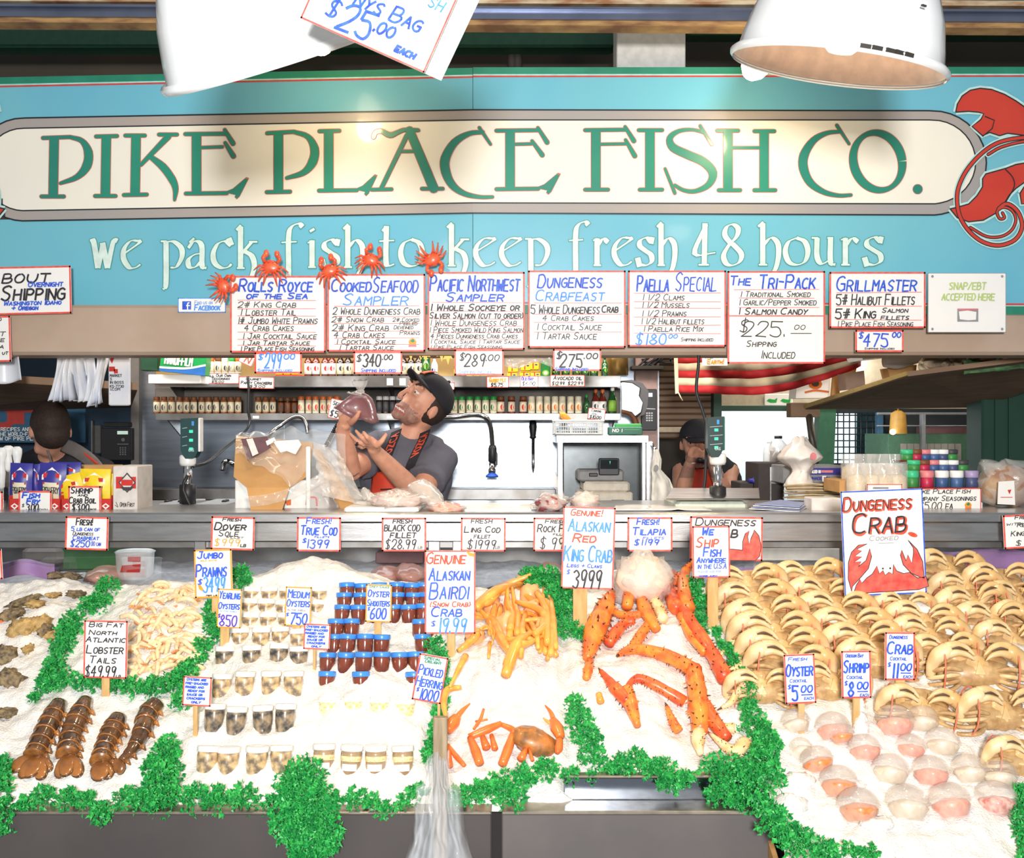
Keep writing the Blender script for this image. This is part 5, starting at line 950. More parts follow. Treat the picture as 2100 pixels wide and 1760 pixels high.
mb = MB(); mb.tube(smooth([P(1812, 742, 4.7), P(1850, 738, 4.7), P(1888, 728, 4.7)], 4), [.025, .04, .035, .03], 12); o = mb.build('paper_roll', [PAPER]); tag(o, 'white roll of paper below the 475.00 card', 'paper roll')
DUST = mat('dusty white cloth', (220, 204, 178), .9, c2=(166, 146, 124), scale=20)
for lab, q, sd in (('dusty stained cloth bunched on the right shelf', (1890, 715, 1960, 770), 1), ('cream cloth hanging over the edge of the right shelf', (1950, 700, 2020, 765), 2)):
    sheet('cloth', lab, 'cloth', lambda s, t_, q=q, sd=sd: P(q[0]+(q[2]-q[0])*(s+.12*math.sin(t_*5+sd)*(t_)), q[1]+(q[3]-q[1])*t_*(1-.35*abs(s-.55)), 4.5+.12*nz(s*4, t_*4, sd)), 14, 12, [DUST], .004)
FLO = mat('faded floral cloth', (196, 168, 140), .9, c2=(120, 98, 84), scale=26); FLG = mat('green floral cloth', (96, 140, 92), .9, c2=(70, 96, 66), scale=26)
sheet('floral_cloth', 'pile of faded brown patterned cloth at the right frame edge', 'cloth', lambda s, t_: P(1982+150*s, 708+46*t_-12*s, 4.42+.1*nz(s*6, t_*5, 4)), 18, 10, [FLO], .01)
sheet('floral_cloth', 'green patterned cloth hanging under the brown one', 'cloth', lambda s, t_: P(1976+160*s, 742+26*t_-16*s, 4.4+.06*nz(s*8, t_*5, 6)), 18, 8, [FLG], .006)
mb = MB(); mb.blob(P(2082, 694, 4.35), (.045, .04, .04), 16, 10, amp=.5, fr=12); o = mb.build('foil_ball', [CHROME], origin=P(2082, 712, 4.35)); tag(o, 'crumpled shiny foil on top of the cloth pile', 'foil')
clutter('white_board', 'white flat board lying behind the 475.00 card', 'board', [(1766, 730), (1900, 714), (1904, 722), (1770, 738)], 4.6, .2, PAPER)
clutter('green_strip', 'dark green strip of lid under the ceiling, right of the screwed plate', 'lid', [(2012, 690), (2042, 682), (2046, 690), (2016, 697)], 4.5, .05, DGREEN)
# far hall
mb = MB(); a = P(1705, 0, 8.2); b = P(2400, 0, 8.2); mb.box((a.x-.1, 8.2, 0), (b.x, 8.26, 2.9)); struct('wall_far', mb, mat('dim far wall', (64, 66, 64), .8, c2=(52, 54, 54), scale=2))
mb = MB(); mb.prism([P(1682, 838, 6.2), P(1715, 838, 6.2), P(1690, 1440, 6.2), P(1630, 1440, 6.2)], (0, .1, 0)); o = mb.build('green_post', [mat('post green', (58, 110, 82), .5)], origin=P(1690, 960, 6.2)); tag(o, 'leaning green post left of the mesh window', 'post')
WINB = mat('daylit pane', (222, 240, 246), .5, emit=.9)
t = thing('mesh_window', 'tall bright window crossed by thin wire mesh in the far hall', 'window', P(1730, 950, 8.0))
mb = MB(); mb.prism([P(1714, 848, 8.1), P(1758, 848, 8.1), P(1756, 950, 8.1), P(1706, 950, 8.1)], (0, .02, 0)); mb.build('pane', [WINB], t)
mb = MB(); mb.prism([P(1758, 846, 8.08), P(1806, 846, 8.08), P(1806, 950, 8.08), P(1756, 950, 8.08)], (0, .02, 0)); mb.build('dark_pane', [mat('dark teal pane', (38, 62, 68), .2)], t)
mb = MB()
for u in range(1706, 1815, 12): mb.tube([P(u, 846, 7.9), P(u, 950, 7.9)], .005, 5)
for v in range(852, 950, 13): mb.tube([P(1704, v, 7.9), P(1812, v, 7.9)], .005, 5)
mb.build('wire_mesh', [BLKP], t)
pbox('blue_upright', 'blue painted upright beside the dark far window', 'post', 1800, 846, 1812, 950, 7.8, .06, [mat('dusty blue', (60, 96, 124), .6)])
pbox('green_counter', 'pale green far stall counter with tiled front', 'counter', 1822, 890, 1996, 1350, 7.4, .5, [mat('pale stall green', (84, 122, 94), .6), mat('tile front', (168, 160, 152), .5)], extra=lambda mb, fn: [mb.poly([(1846+i*14, 910), (1859+i*14, 910), (1859+i*14, 950), (1846+i*14, 950)], fn, .004, 1) for i in range(9)])
for lab, v0, v1 in (('thin grey far rail, upper one behind the spice jars', 846, 851), ('thin grey far rail, lower one behind the spice jars', 872, 875)): pbox('far_rail', lab, 'rail', 1800, v0, 2012, v1, 7.36, .03, [GRYP])
pbox('far_post', 'grey metal post rising in the far hall', 'post', 1891, 850, 1899, 1375, 7.3, .05, [GRYP])
pbox('far_shelf_goods', 'dark red goods on the far stall shelf', 'goods', 1900, 876, 1990, 892, 7.7, .2, [mat('dim red goods', (110, 74, 74), .8)])
t = thing('hanging_lamp', 'small glowing lamp in an amber shade in the far hall', 'lamp', P(1832, 886, 7.2))
mb = MB(); mb.blob(P(1831, 886, 7.2), .02, 12, 8); mb.build('bulb', [GLOW], t)
mb = MB(); c = P(1842, 872, 7.25); mb.lathe([(.06, -.06), (.05, .08), (.02, .1)], 16, Matrix.Translation(c), 0, True, (0, 1)); mb.tube([P(1842, 860, 7.25), V((P(1842, 0, 7.25).x, 7.25, 2.43))], .006, 6); mb.build('amber_shade', [mat('amber shade', (190, 140, 60), .5)], t)
mb = MB(); a = P(2014, 0, 5.6); b = P(2300, 0, 5.6); mb.rbox((a.x, 5.6, 0), (b.x, 5.8, 2.4), .01)
for u in (2040, 2068): c = P(u, 0, 5.595); mb.box((c.x, 5.59, .2), (c.x+.006, 5.6, 2.3))
struct('pillar_green', mb, mat('pillar dark green', (42, 80, 66), .5, c2=(38, 72, 58), scale=3))
# things on the counter, right end
t = thing('soda_bottle', 'plastic bottle half full of dark cola beside the white bag', 'bottle', P(1596, 948, 4.7))
def petbottle(t, u, v0, v1, r, fill, cm, Y=4.7):
    a = P(u, v1, Y); h = P(u, v0, Y).z-a.z; M = Matrix.Translation(a)
    mb = MB(); mb.lathe([(r*.9, 0), (r, .01), (r, h*.55), (r*.9, h*.68), (r*.4, h*.86), (r*.36, h*.92)], 18, M); mb.build('bottle_body', [FILMW], t)
    mb = MB(); mb.lathe([(r*.86, .004), (r*.95, .012), (r*.95, h*.45)], 18, M); mb.build('drink', [fill], t)
    mb = MB(); mb.lathe([(r*.42, h*.9), (r*.42, h)], 14, M); mb.build('cap', [cm], t)
petbottle(t, 1596, 894, 950, .042, SAUCE, BLKP)
t = thing('water_bottle', 'small clear water bottle left of the cola bottle', 'bottle', P(1578, 950, 4.72)); petbottle(t, 1578, 904, 951, .028, FILM, WHT, 4.72)
pbox('dark_crate', 'dark box with steel wire holder left of the newspaper stack', 'crate', 1555, 950, 1606, 1032, 4.5, .25, [mat('dark crate', (58, 50, 48), .6), STEELH], extra=lambda mb, fn: [mb.rib([(1580, 958), (1580, 1030)], 3, fn, .004, 1, False), mb.rib([(1580, 990), (1606, 990)], 4, fn, .004, 1, False), mb.rib([(1606, 955), (1606, 1030)], 3, fn, .004, 1, False)])
pbox('low_dark_box', 'low dark box with a blue rag behind the steel tray', 'box', 1518, 990, 1556, 1010, 4.6, .2, [mat('dark crate', (58, 50, 48), .6)])
mb = MB(); mb.blob(P(1546, 986, 4.6), (.03, .03, .012), 14, 8, amp=.6, fr=12); o = mb.build('blue_rag', [BLUC], origin=P(1546, 990, 4.6)); tag(o, 'crumpled blue rag on the low dark box', 'rag')
def pur(mb, fn): mb.poly([(1642, 960), (1726, 960), (1726, 974), (1642, 974)], fn, .001, 1); write(mb, 'be bottled in', fn, 1646, 1682, 963, 970, 2, 1.6, .002, .1, 0); mb.rib([(1684, 967), (1708, 967)], 5, fn, .002, 3, False); write(mb, 'marinade mix', fn, 1650, 1700, 977, 984, 1, 1.4, .002, 0, 0); mb.poly([(1686, 976), (1694, 976), (1694, 988), (1686, 988)], fn, .002, 2)
pbox('printed_carton', 'grey carton with a violet printed band under the white bag', 'box', 1606, 955, 1730, 992, 4.3, .2, [GRYP, BLUC, PAPER, PINKC], extra=pur)
mb = MB()
for k in range(9):
    z0 = 1024-k*3.6; r = random.Random(k); mb.prism([P(1610+r.uniform(-6, 6), z0+2*math.sin(k), 4.1), P(1665, z0-1.5, 4.08), P(1728, z0+r.uniform(-2, 2), 4.1), P(1728, z0, 4.3), P(1616, z0, 4.35)], (0, 0, .005), k % 2)
o = mb.build('newspaper_stack', [mat('yellowed newsprint', (206, 184, 146), .8), mat('newsprint edge', (150, 128, 96), .8)], origin=P(1668, 1028, 4.1)); tag(o, 'stack of yellowed folded newsprint under the violet printed carton', 'paper')
def wbag(s, t_):
    a = 2*math.pi*s; k = (1, .9, .75, .9, 1.25, .6, .3, .42)[min(7, int(t_*7.99))]
    kk = [.75, .85, .7, .55, .75, 1.35, 1.1, .55, .3]; x = t_*8; i = min(7, int(x)); k = kk[i]*(1-(x-i))+kk[i+1]*(x-i)
    u = 1642+34*k*math.cos(a)*(1+.15*nz(math.cos(a)*3, t_*5)); v = 1008-112*t_; p = P(u, v, 4.15); p.y += .07*k*math.sin(a); p.x += .018*nz(math.cos(a)*2, math.sin(a)*2, t_*6); p.z += .012*nz(math.cos(a)*3, math.sin(a)*3, t_*5+9); return p
mb = MB(); mb.grid(wbag, 28, 22); fn = lambda u, v, off=0: P(u, v, 4.06-off)
mb.poly([(1668+7*math.cos(a*.63), 936+8*math.sin(a*.63)) for a in range(10)], fn, .001, 1)
o = mb.build('carrier_bag', [mat('milky bag', (244, 238, 232), .35, c2=(214, 200, 190), scale=9, coat=.4), PINKC], origin=P(1642, 1008, 4.15)); tag(o, 'knotted milky carrier bag with a pink dot standing on the counter', 'bag')
# cellophane bags of rice mix
RICE = mat('rice mix', (224, 206, 176), .6, c2=(206, 184, 150), scale=60)
pbox('rice_tray', 'cardboard tray under the cellophane rice bags', 'tray', 1722, 985, 1748, 1012, 3.84, .2, [KRAFT])
grp = 'cellophane rice mix bags'
tr = thing('rice_bag', 'gathered cellophane bag of rice mix in the cluster beside the stacked jars', 'bag', (0, 0, 0), grp)
mb = MB(); mb.lathe([(.03, 0), (.036, .01), (.038, .06), (.036, .085), (.02, .095)], 8, None, 0, True); mb.build('rice', [RICE], tr)
mb = MB(); mb.grid(lambda s, t_: V(((.04-.012*max(0, t_-.7))*math.cos(6.283*s)*(1+.25*max(0, t_-.62)*math.sin(s*44)), .04*math.sin(6.283*s)*(1+.25*max(0, t_-.62)*math.cos(s*50)), .135*t_)), 30, 10); mb.build('cellophane', [FILM], tr)
for i, (u, v, Y) in enumerate(((1747, 1003, 3.92), (1772, 1003, 3.94), (1800, 1003, 3.95), (1828, 1003, 3.95), (1757, 1014, 3.8), (1786, 1014, 3.8), (1812, 1014, 3.8), (1838, 1012, 3.8))):
    loc = P(u, 0, Y); loc.z = ZT+(.05 if Y > 3.9 else .02)
    if i == 0: tr.location = loc
    else: dup(tr, loc, (0, 0, i*.4), 1)
pbox('display_riser', 'low white riser under the rice bags and spice jars', 'riser', 1750, 1030, 2016, 1051, 3.72, .36, [PAPER])
# three tiers of lidded spice jars
lids = [('mint', MINT), ('brown', BRN), ('pink', PINKC), ('white', WHT), ('white', WHT), ('dark', BLOT), ('lilac', LILAC)]
JB = [mat('jar label %d' % i, c, .4) for i, c in enumerate(((60, 140, 70), (190, 40, 80), (60, 90, 140), (70, 100, 150), (70, 80, 120)))]
for k, (v, u0, u1, n) in enumerate(((1000, 1858, 2004, 5), (966, 1862, 1984, 6), (944, 1848, 1962, 6))):
    tier = ('bottom', 'middle', 'top')[k]
    for i in range(n):
        u = u0+12+(u1-u0-24)*i/(n-1); nm, lm = lids[(i if n == 6 else [0, 2, 3, 4, 6][i])]
        hh = (.062, .04, .04)[k]; p = P(u, v, 3.84+.05*k)
        r = thing('seasoning_jar', 'short seasoning jar with %s lid, %s tier of the stack%s' % (nm, tier, ', nearer the right end' if (nm == 'white' and i == 4) or (nm == 'white' and n == 5 and i == 3) else ''), 'jar', p, 'stacked seasoning jars')
        mb = MB(); mb.lathe([(.021, 0), (.023, .003), (.023, hh*.55), (.02, hh*.6)], 16, Matrix.Translation(p)); mb.build('jar_body', [JB[i % 5]], r)
        mb = MB(); mb.lathe([(.023, hh*.58), (.0245, hh*.62), (.0245, hh*.96), (.022, hh)], 18, Matrix.Translation(p)); mb.build('lid', [lm], r)
    pbox('tier_board', 'thin clear board under the %s tier of seasoning jars' % tier, 'board', u0-2, v, u1+2, v+3.4, 3.8+.05*k, .1, [SAUCER])
pbox('jar_step', 'white step supporting the seasoning jars', 'riser', 1852, 1003.4, 2010, 1030, 3.8, .16, [PAPER])
card('price_card', 'long white card for company seasonings, 5.00 each, below the stacked jars', 'sign', (1850, 1002, 2012, 1048), 3.7, [('Pike Place Fish', 1878, 1990, 1003, 1012, 'k', 1.3), ('Company Seasonings', 1870, 2002, 1017, 1027, 'k', 1.3), ('$5.00 ea', 1884, 1954, 1030, 1044, 'k', 1.4)], extra=logo(1985, 1037, 7), rot=-.5, ew=1.8)
card('price_card', 'edge of a white card behind the drawn crab sign, below the rice bags', 'sign', (1778, 993, 1850, 1030), 3.705, [], ew=1.8, extra=lambda mb, fn: mb.rib([(1790, 1001), (1822, 1001)], 4, fn, .001, ci('y'), False))
bagged('big clear bag of brown goods with a white label at the counter end', P(2062, 1000, 3.85), (.1, .1, .085), mat('tan goods', (186, 158, 128), .7, c2=(150, 112, 92), scale=14), [(P(2050, 970, 3.85), .07), (P(2030, 955, 3.85), .05), (P(2012, 948, 3.85), .02)], 8, 1.1, .3, 'bag', 'bag_of_goods')
clutter('hang_label', 'white label with red dot on the clear bag at the counter end', 'label', [(2048, 988), (2080, 986), (2082, 1036), (2046, 1034)], 3.72, .003, [PAPER, REDC], lambda mb, fn: [mb.poly([(2066, 1005), (2074, 1004), (2070, 1014)], fn, .001, 1), mb.rib([(2052, 1020), (2076, 1020)], 1.4, fn, .001, 1, False)])
# hanging white coat
t = thing('white_coat', 'white work coat hanging at the end of the register stand', 'coat', P(1365, 1046, 4.4))
def coat(s, x):
    kk = [(1341, 1349), (1338, 1356), (1337, 1356), (1338, 1376), (1338, 1384), (1338, 1392), (1340, 1402)]; x6 = x*6; i = min(5, int(x6)); f = x6-i
    a = kk[i][0]*(1-f)+kk[i+1][0]*f; b = kk[i][1]*(1-f)+kk[i+1][1]*f
    p = P(a+(b-a)*s, 922+124*x, 4.35); p.y += .04*math.sin(s*7+x*2)*x+.02*nz(s*5, x*5); return p
mb = MB(); mb.grid(coat, 14, 24); ob = mb.build('coat_cloth', [mat('white coat cloth', (236, 232, 224), .8)], t); md = ob.modifiers.new('s', 'SOLIDIFY'); md.thickness = .004
mb = MB(); fn = lambda u, v, off=0: P(u, v, 4.29-off); mb.poly([(1346+5*math.cos(a*.63), 960+7*math.sin(a*.63)) for a in range(10)], fn, .001, 0); mb.build('patch', [GRYP], t)
mb = MB(); a = P(1345, 924, 4.35); mb.tube([a, P(1338, 912, 4.5), P(1336, 912, 4.62)], .006, 6); mb.build('hook', [CHROME], t)
# ================================================================== PEOPLE
SKIN = mat('skin', (214, 158, 132), .5, c2=(204, 146, 122), scale=30, sss=.12); STUB = mat('stubble', (172, 128, 110), .6, c2=(150, 112, 98), scale=160)
LIP = mat('lips', (178, 104, 96), .45); TEETH = mat('teeth', (238, 232, 222), .35); HAIR = mat('dark brown hair', (58, 42, 34), .7, c2=(44, 32, 28), scale=90)
SHIRT = mat('slate grey cotton', (98, 98, 110), .85, c2=(90, 90, 102), scale=14, bump=.15, bscale=20); APR = mat('orange red apron', (220, 74, 46), .6, c2=(206, 64, 42), scale=10)
BLKC = mat('black cloth', (38, 38, 44), .85, c2=(32, 32, 38), scale=20); EYEW = mat('eye white', (232, 226, 220), .25); IRIS = mat('dark iris', (48, 34, 26), .2)
def frame(fwd, up):
    f = V(fwd).normalized(); u = V(up); u = (u-f*u.dot(f)).normalized(); s_ = f.cross(u)
    return s_, f, u, Matrix((s_, f, u)).transposed()
def headparts(mb, c, fwd, up, k=1.0):
    s_, f, u, R = frame(fwd, up); L = lambda a, b, z: c+(s_*a+f*b+u*z)*k
    mb.blob(L(0, -.005, .02), (.075*k, .095*k, .1*k), 20, 14, R=R)
    mb.blob(L(0, .025, -.05), (.056*k, .062*k, .062*k), 16, 10, R=R); mb.blob(L(0, .072, -.098), (.024*k, .022*k, .02*k), 12, 8, R=R)
    for a in (-1, 1):
        mb.blob(L(a*.04, .044, -.02), (.022*k, .026*k, .026*k), 12, 8, R=R); mb.blob(L(a*.034, .078, .0312), (.018*k, .014*k, .0085*k), 12, 8, R=R); mb.blob(L(a*.034, .076, .0092), (.017*k, .0135*k, .0075*k), 12, 8, R=R); mb.blob(L(a*.034, .08, .045), (.03*k, .014*k, .011*k), 12, 8, R=R)
        mb.blob(L(a*.079, -.012, -.008), (.009*k, .018*k, .03*k), 12, 8, R=R); mb.blob(L(a*.044, .03, -.07), (.017*k, .03*k, .026*k), 10, 8, R=R)
    mb.tube([L(0, .088, .035), L(0, .103, 0), L(0, .115, -.028)], [.008*k, .009*k, .0105*k], 10); mb.blob(L(0, .108, -.034), (.0165*k, .012*k, .009*k), 12, 8, R=R)
    mb.tube([L(-.028, .078, -.07), L(-.012, .092, -.066), L(0, .095, -.067), L(.012, .092, -.066), L(.028, .078, -.07)], [.005*k, .008*k, .008*k, .008*k, .005*k], 8)
    mb.tube([L(-.024, .078, -.08), L(0, .092, -.084), L(.024, .078, -.08)], [.005*k, .009*k, .005*k], 8)
    return L, R
def skinmat(mb, c, fwd, up, k, beard=True, smile=True):
    s_, f, u, R = frame(fwd, up)
    for i, p in enumerate(mb.f):
        q = V((0, 0, 0))
        for j in p: q += V(mb.v[j])
        q = (q/len(p)-c)/k; a, b, z = q.dot(s_), q.dot(f), q.dot(u)
        if abs(a) > .13 or b < -.05 or z < -.15 or z > .1: continue
        mz = -.074+.25*abs(a)*abs(a)*8 if smile else -.074
        if b > .06 and abs(a) < .03 and abs(z-mz) < .0036: mb.m[i] = 3
        elif b > .06 and abs(a) < .032 and abs(z-mz) < .011: mb.m[i] = 2
        elif beard and b > .012 and z < -.045 and z > -.14 and not (abs(a) > .055 and z > -.06): mb.m[i] = 1
        elif beard and b > .07 and z < -.04: mb.m[i] = 1
def eyes(root, L, k):
    for a in (-1, 1):
        mb = MB(); c = L(a*.034, .074, .02); mb.blob(c, .013*k, 12, 8, m=0); d = (L(a*.034, .09, .015)-c).normalized(); mb.blob(c+d*.0085*k, .0062*k, 10, 6, m=1); mb.build('eye', [EYEW, IRIS], root)
        mb = MB(); mb.tube([L(a*.016, .092, .044), L(a*.036, .094, .052), L(a*.056, .078, .046)], [.004*k, .006*k, .003*k], 8); mb.build('eyebrow', [HAIR], root)
def hand(mb, palm, wrist, fingers, thumb, pr=(.036, .017, .044), side=None):
    ax = (palm-wrist).normalized(); sd = V(side) if side else V((1, 0, 0)); _, f, u, R = frame(sd.cross(ax) if sd.cross(ax).length > .1 else (0, -1, 0), ax)
    mb.blob(palm, pr, 14, 10, R=R); mb.tube([wrist, wrist.lerp(palm, .6)], [.027, .026], 12)
    for i, fg in enumerate(fingers): mb.tube(smooth(fg, 3), [.0105, .0095, .0088, .007], 8); mb.blob(fg[-1], .0075, 8, 6)
    mb.tube(smooth(thumb, 3), [.014, .0115, .0085], 8); mb.blob(thumb[-1], .009, 8, 6)
z8 = lambda x, y, Y: P(660+x/5.867, 760+y/5.867, Y)
def fishmonger():
    root = thing('person', 'person in black cap and orange apron looking up at a steak they hold', 'person', (P(835, 0, 4.4).x, 4.4, 0))
    c = P(868, 829, 4.34); fwd, up = (-.62, -.6, .5), (.56, .05, .83); k = 1.02
    mb = MB(); L, R = headparts(mb, c, fwd, up, k)
    nb = P(842, 902, 4.38); mb.tube([L(0, -.03, -.03), c.lerp(nb, .55)+V((0, .01, 0)), nb, nb+V((-.01, .02, -.08))], [.058, .056, .062, .09], 16)
    ch = P(832, 978, 4.4); hp = V((P(815, 0, 4.4).x, 4.42, .98))
    mb.blob(ch, (.165, .1, .19), 18, 12); mb.tube([ch, hp], [.14, .14], 18, flat=.75, up=(0, 1, 0)); 
    for s in (-1, 1): mb.tube([hp+V((s*.085, 0, .03)), hp+V((s*.1, -.01, -.45)), hp+V((s*.1, .02, -.9)), ], [.09, .06, .045], 12); mb.blob(hp+V((s*.1, -.05, -.945)), (.045, .12, .035), 12, 8)
    sl, el, wl = P(772, 925, 4.36), z8(345, 1215, 4.16), z8(245, 690, 4.05)
    mb.tube([sl, sl.lerp(el, .5), el], [.056, .05, .042], 14); mb.tube(smooth([el, el.lerp(wl, .35), el.lerp(wl, .7), wl], 3), [.042, .041, .034, .028], 14)
    pl = z8(310, 590, 4.02); hand(mb, pl, wl, [[z8(300, 540, 4.05), z8(300, 450, 4.09), z8(330, 400, 4.1)], [z8(340, 540, 4.06), z8(350, 440, 4.1), z8(390, 380, 4.1)], [z8(270, 560, 4.04), z8(250, 480, 4.09), z8(270, 430, 4.1)], [z8(245, 590, 4.03), z8(215, 530, 4.07), z8(225, 480, 4.09)]], [z8(350, 630, 4.0), z8(410, 570, 3.96), z8(450, 495, 3.95)], side=(1, .2, 0))
    sr, er, wr = P(900, 942, 4.36), z8(1165, 1520, 4.18), z8(650, 985, 3.98)
    mb.tube([sr, sr.lerp(er, .5), er], [.06, .052, .044], 14); mb.tube(smooth([er, er.lerp(wr, .35), er.lerp(wr, .7), wr], 3), [.044, .043, .036, .028], 14)
    pr_ = z8(600, 880, 3.94); hand(mb, pr_, wr, [[z8(520, 900, 3.94), z8(430, 850, 3.93), z8(345, 765, 3.95)], [z8(545, 870, 3.92), z8(475, 800, 3.9), z8(412, 728, 3.92)], [z8(585, 850, 3.91), z8(545, 800, 3.88), z8(500, 742, 3.89)], [z8(500, 930, 3.96), z8(440, 900, 3.98), z8(395, 850, 4.0)]], [z8(650, 910, 3.92), z8(720, 850, 3.9), z8(768, 775, 3.9)], (.04, .017, .046), side=(.7, 0, -.5))
    b = remesh(mb, .0055, 3); skinmat(b, c, fwd, up, k); b.build('body', [SKIN, STUB, LIP, TEETH], root)
    eyes(root, L, k)
    m = MB(); m.blob(L(0, -.022, .018), (.081*k, .088*k, .098*k), 18, 12, R=R); m.build('hair', [HAIR], root)
    # clothing
    m = MB(); m.blob(ch+V((0, 0, .01)), (.2, .125, .2), 20, 14); m.tube([ch+V((0, .0, -.02)), hp.lerp(ch, .3), hp+V((0, 0, -.05))], [.185, .175, .17], 20, flat=.68, up=(0, 1, 0))
    m.tube([sl+V((.03, .0, .01)), sl, sl.lerp(el, .42), sl.lerp(el, .6)], [.085, .08, .072, .076], 16); m.tube([sr+V((-.04, .0, .012)), sr, sr.lerp(er, .45), sr.lerp(er, .62)], [.09, .086, .078, .082], 16)
    m.tube([sl+V((.01, 0, .025)), nb+V((-.02, .02, -.035)), nb+V((.04, .02, -.035)), sr+V((0, 0, .03))], [.06, .075, .075, .06], 14)
    m.tube([nb+V((0, .012, -.05)), nb+V((.005, .012, -.012))], [.09, .072], 18)
    b = remesh(m, .009, 5)
    for i, v in enumerate(b.v):
        q = V(v); n_ = noise.noise(V((q.x*9+q.z*14, q.y*6, q.z*7))); b.v[i] = (q.x+n_*.004, q.y+n_*.008, q.z)
    b.build('shirt', [SHIRT], root)
    m = MB()
    for s in (-1, 1): m.tube([hp+V((s*.07, 0, .06)), hp+V((s*.1, -.01, -.45)), hp+V((s*.1, .02, -.9))], [.125, .085, .075], 14)
    remesh(m, .014, 3).build('trousers', [BLKC], root)
    for s in (-1, 1): m = MB(); m.blob(hp+V((s*.1, -.05, -.93)), (.055, .14, .05), 14, 8); m.build('boot', [BLKC], root)
    def ap(s, t_): # apron bib hugging the front of the shirt
        u = 766+ (88+26*t_)*s-10*t_; v = 957+(5*math.sin(s*3.1) if t_ < .01 else 0)+130*t_; x = (s-.5)*2
        p = P(u, v, 4.245+.05*x*x); p.y -= .012*math.sin(s*6+t_*3); return p
    m = MB(); m.grid(ap, 20, 20, 0); fn = lambda u, v, off=0: P(u, v, 4.22-off); m.rib([(780, 1004), (803, 1003)], 2.2, fn, .001, 1, False)
    o = m.build('apron', [APR, BLKC], root); md = o.modifiers.new('s', 'SOLIDIFY'); md.thickness = .004
    for pts, txt in (([z8(900, 720, 4.3), z8(870, 810, 4.255), z8(820, 930, 4.225), z8(770, 1060, 4.215), z8(740, 1200, 4.225)], 'OZCA'), ([z8(1245, 730, 4.33), z8(1215, 820, 4.28), z8(1150, 950, 4.235), z8(1090, 1080, 4.22), z8(1050, 1190, 4.225)], 'VOZCA')):
        sp = smooth(pts, 5); m = MB(); n = len(sp)
        side = V((.021, .008, .009)); vs = [p-side for p in sp]+[p+side for p in sp]
        m.add(vs, [(i, i+1, n+i+1, n+i) for i in range(n-1)], 0, True); m.add([v+V((0, .006, 0)) for v in vs], [(i, n+i, n+i+1, i+1) for i in range(n-1)], 0, True)
        def fs(u, v, off):   # u along strap 0..100 (from the bottom), v across 0..20
            x = (1-u/100)*(n-1); i = min(n-2, max(0, int(x))); p = sp[i].lerp(sp[i+1], x-i); return p+side*((v-10)/10)*.9+V((0, -.004-off, 0))
        write(m, txt, fs, 35, 88, 3, 17, 1, 2.6, .001, 0, .1); m.build('apron_strap', [BLKC, mat('strap lettering', (206, 74, 48), .6)], root)
    # cap
    s_, f, u, R = frame(fwd, up); cu = (u*.93-f*.3).normalized(); _, cf, cu, CR = frame(f+u*.28, cu)
    cc = L(0, -.012, .045)
    m = MB(); n, kk = 24, 8; vs = []
    for j in range(kk+1):
        th = math.pi*.53*j/kk
        for i in range(n): a = 2*math.pi*i/n; d = V((math.sin(th)*math.cos(a)*.088, math.sin(th)*math.sin(a)*.106, math.cos(th)*.092)); vs.append(cc+CR @ d)
    m.add(vs, [(j*n+i, j*n+n+i, j*n+n+(i+1) % n, j*n+(i+1) % n) for j in range(kk) for i in range(n)], 0, True)
    for q in range(6): pass
    m.blob(cc+cu*.094, .008, 8, 6); o = m.build('cap', [BLKC], root); md = o.modifiers.new('s', 'SOLIDIFY'); md.thickness = .004
    m = MB(); m.grid(lambda a, b: cc+CR @ V(((a-.5)*.15*(1-.35*b*b), .09*math.sqrt(max(0, 1-((a-.5)*1.5)**2))+.075*b, -.004-.012*b-.05*(a-.5)**2*4*.3+.012)), 12, 6)
    o = m.build('cap_visor', [BLKC], root); md = o.modifiers.new('s', 'SOLIDIFY'); md.thickness = .005
    m = MB(); m.grid(lambda a, b: cc+CR @ (V((math.sin((a-.5)*.75+.32)*math.cos(.25+.62*b)*.09, math.cos((a-.5)*.75+.32)*math.cos(.25+.62*b)*.108, math.sin(.25+.62*b)*.094))*1.03), 8, 6)
    o = m.build('cap_patch', [mat('orange patch', (216, 92, 56), .6)], root); md = o.modifiers.new('s', 'SOLIDIFY'); md.thickness = .003
    m = MB(); c2 = z8(432, 878, 3.935); ax = (z8(350, 775, 3.95)-z8(520, 925, 3.94)).normalized(); m.tube([c2-ax*.003, c2+ax*.003], .0125, 12); m.build('ring', [BLKP], root)
fishmonger()
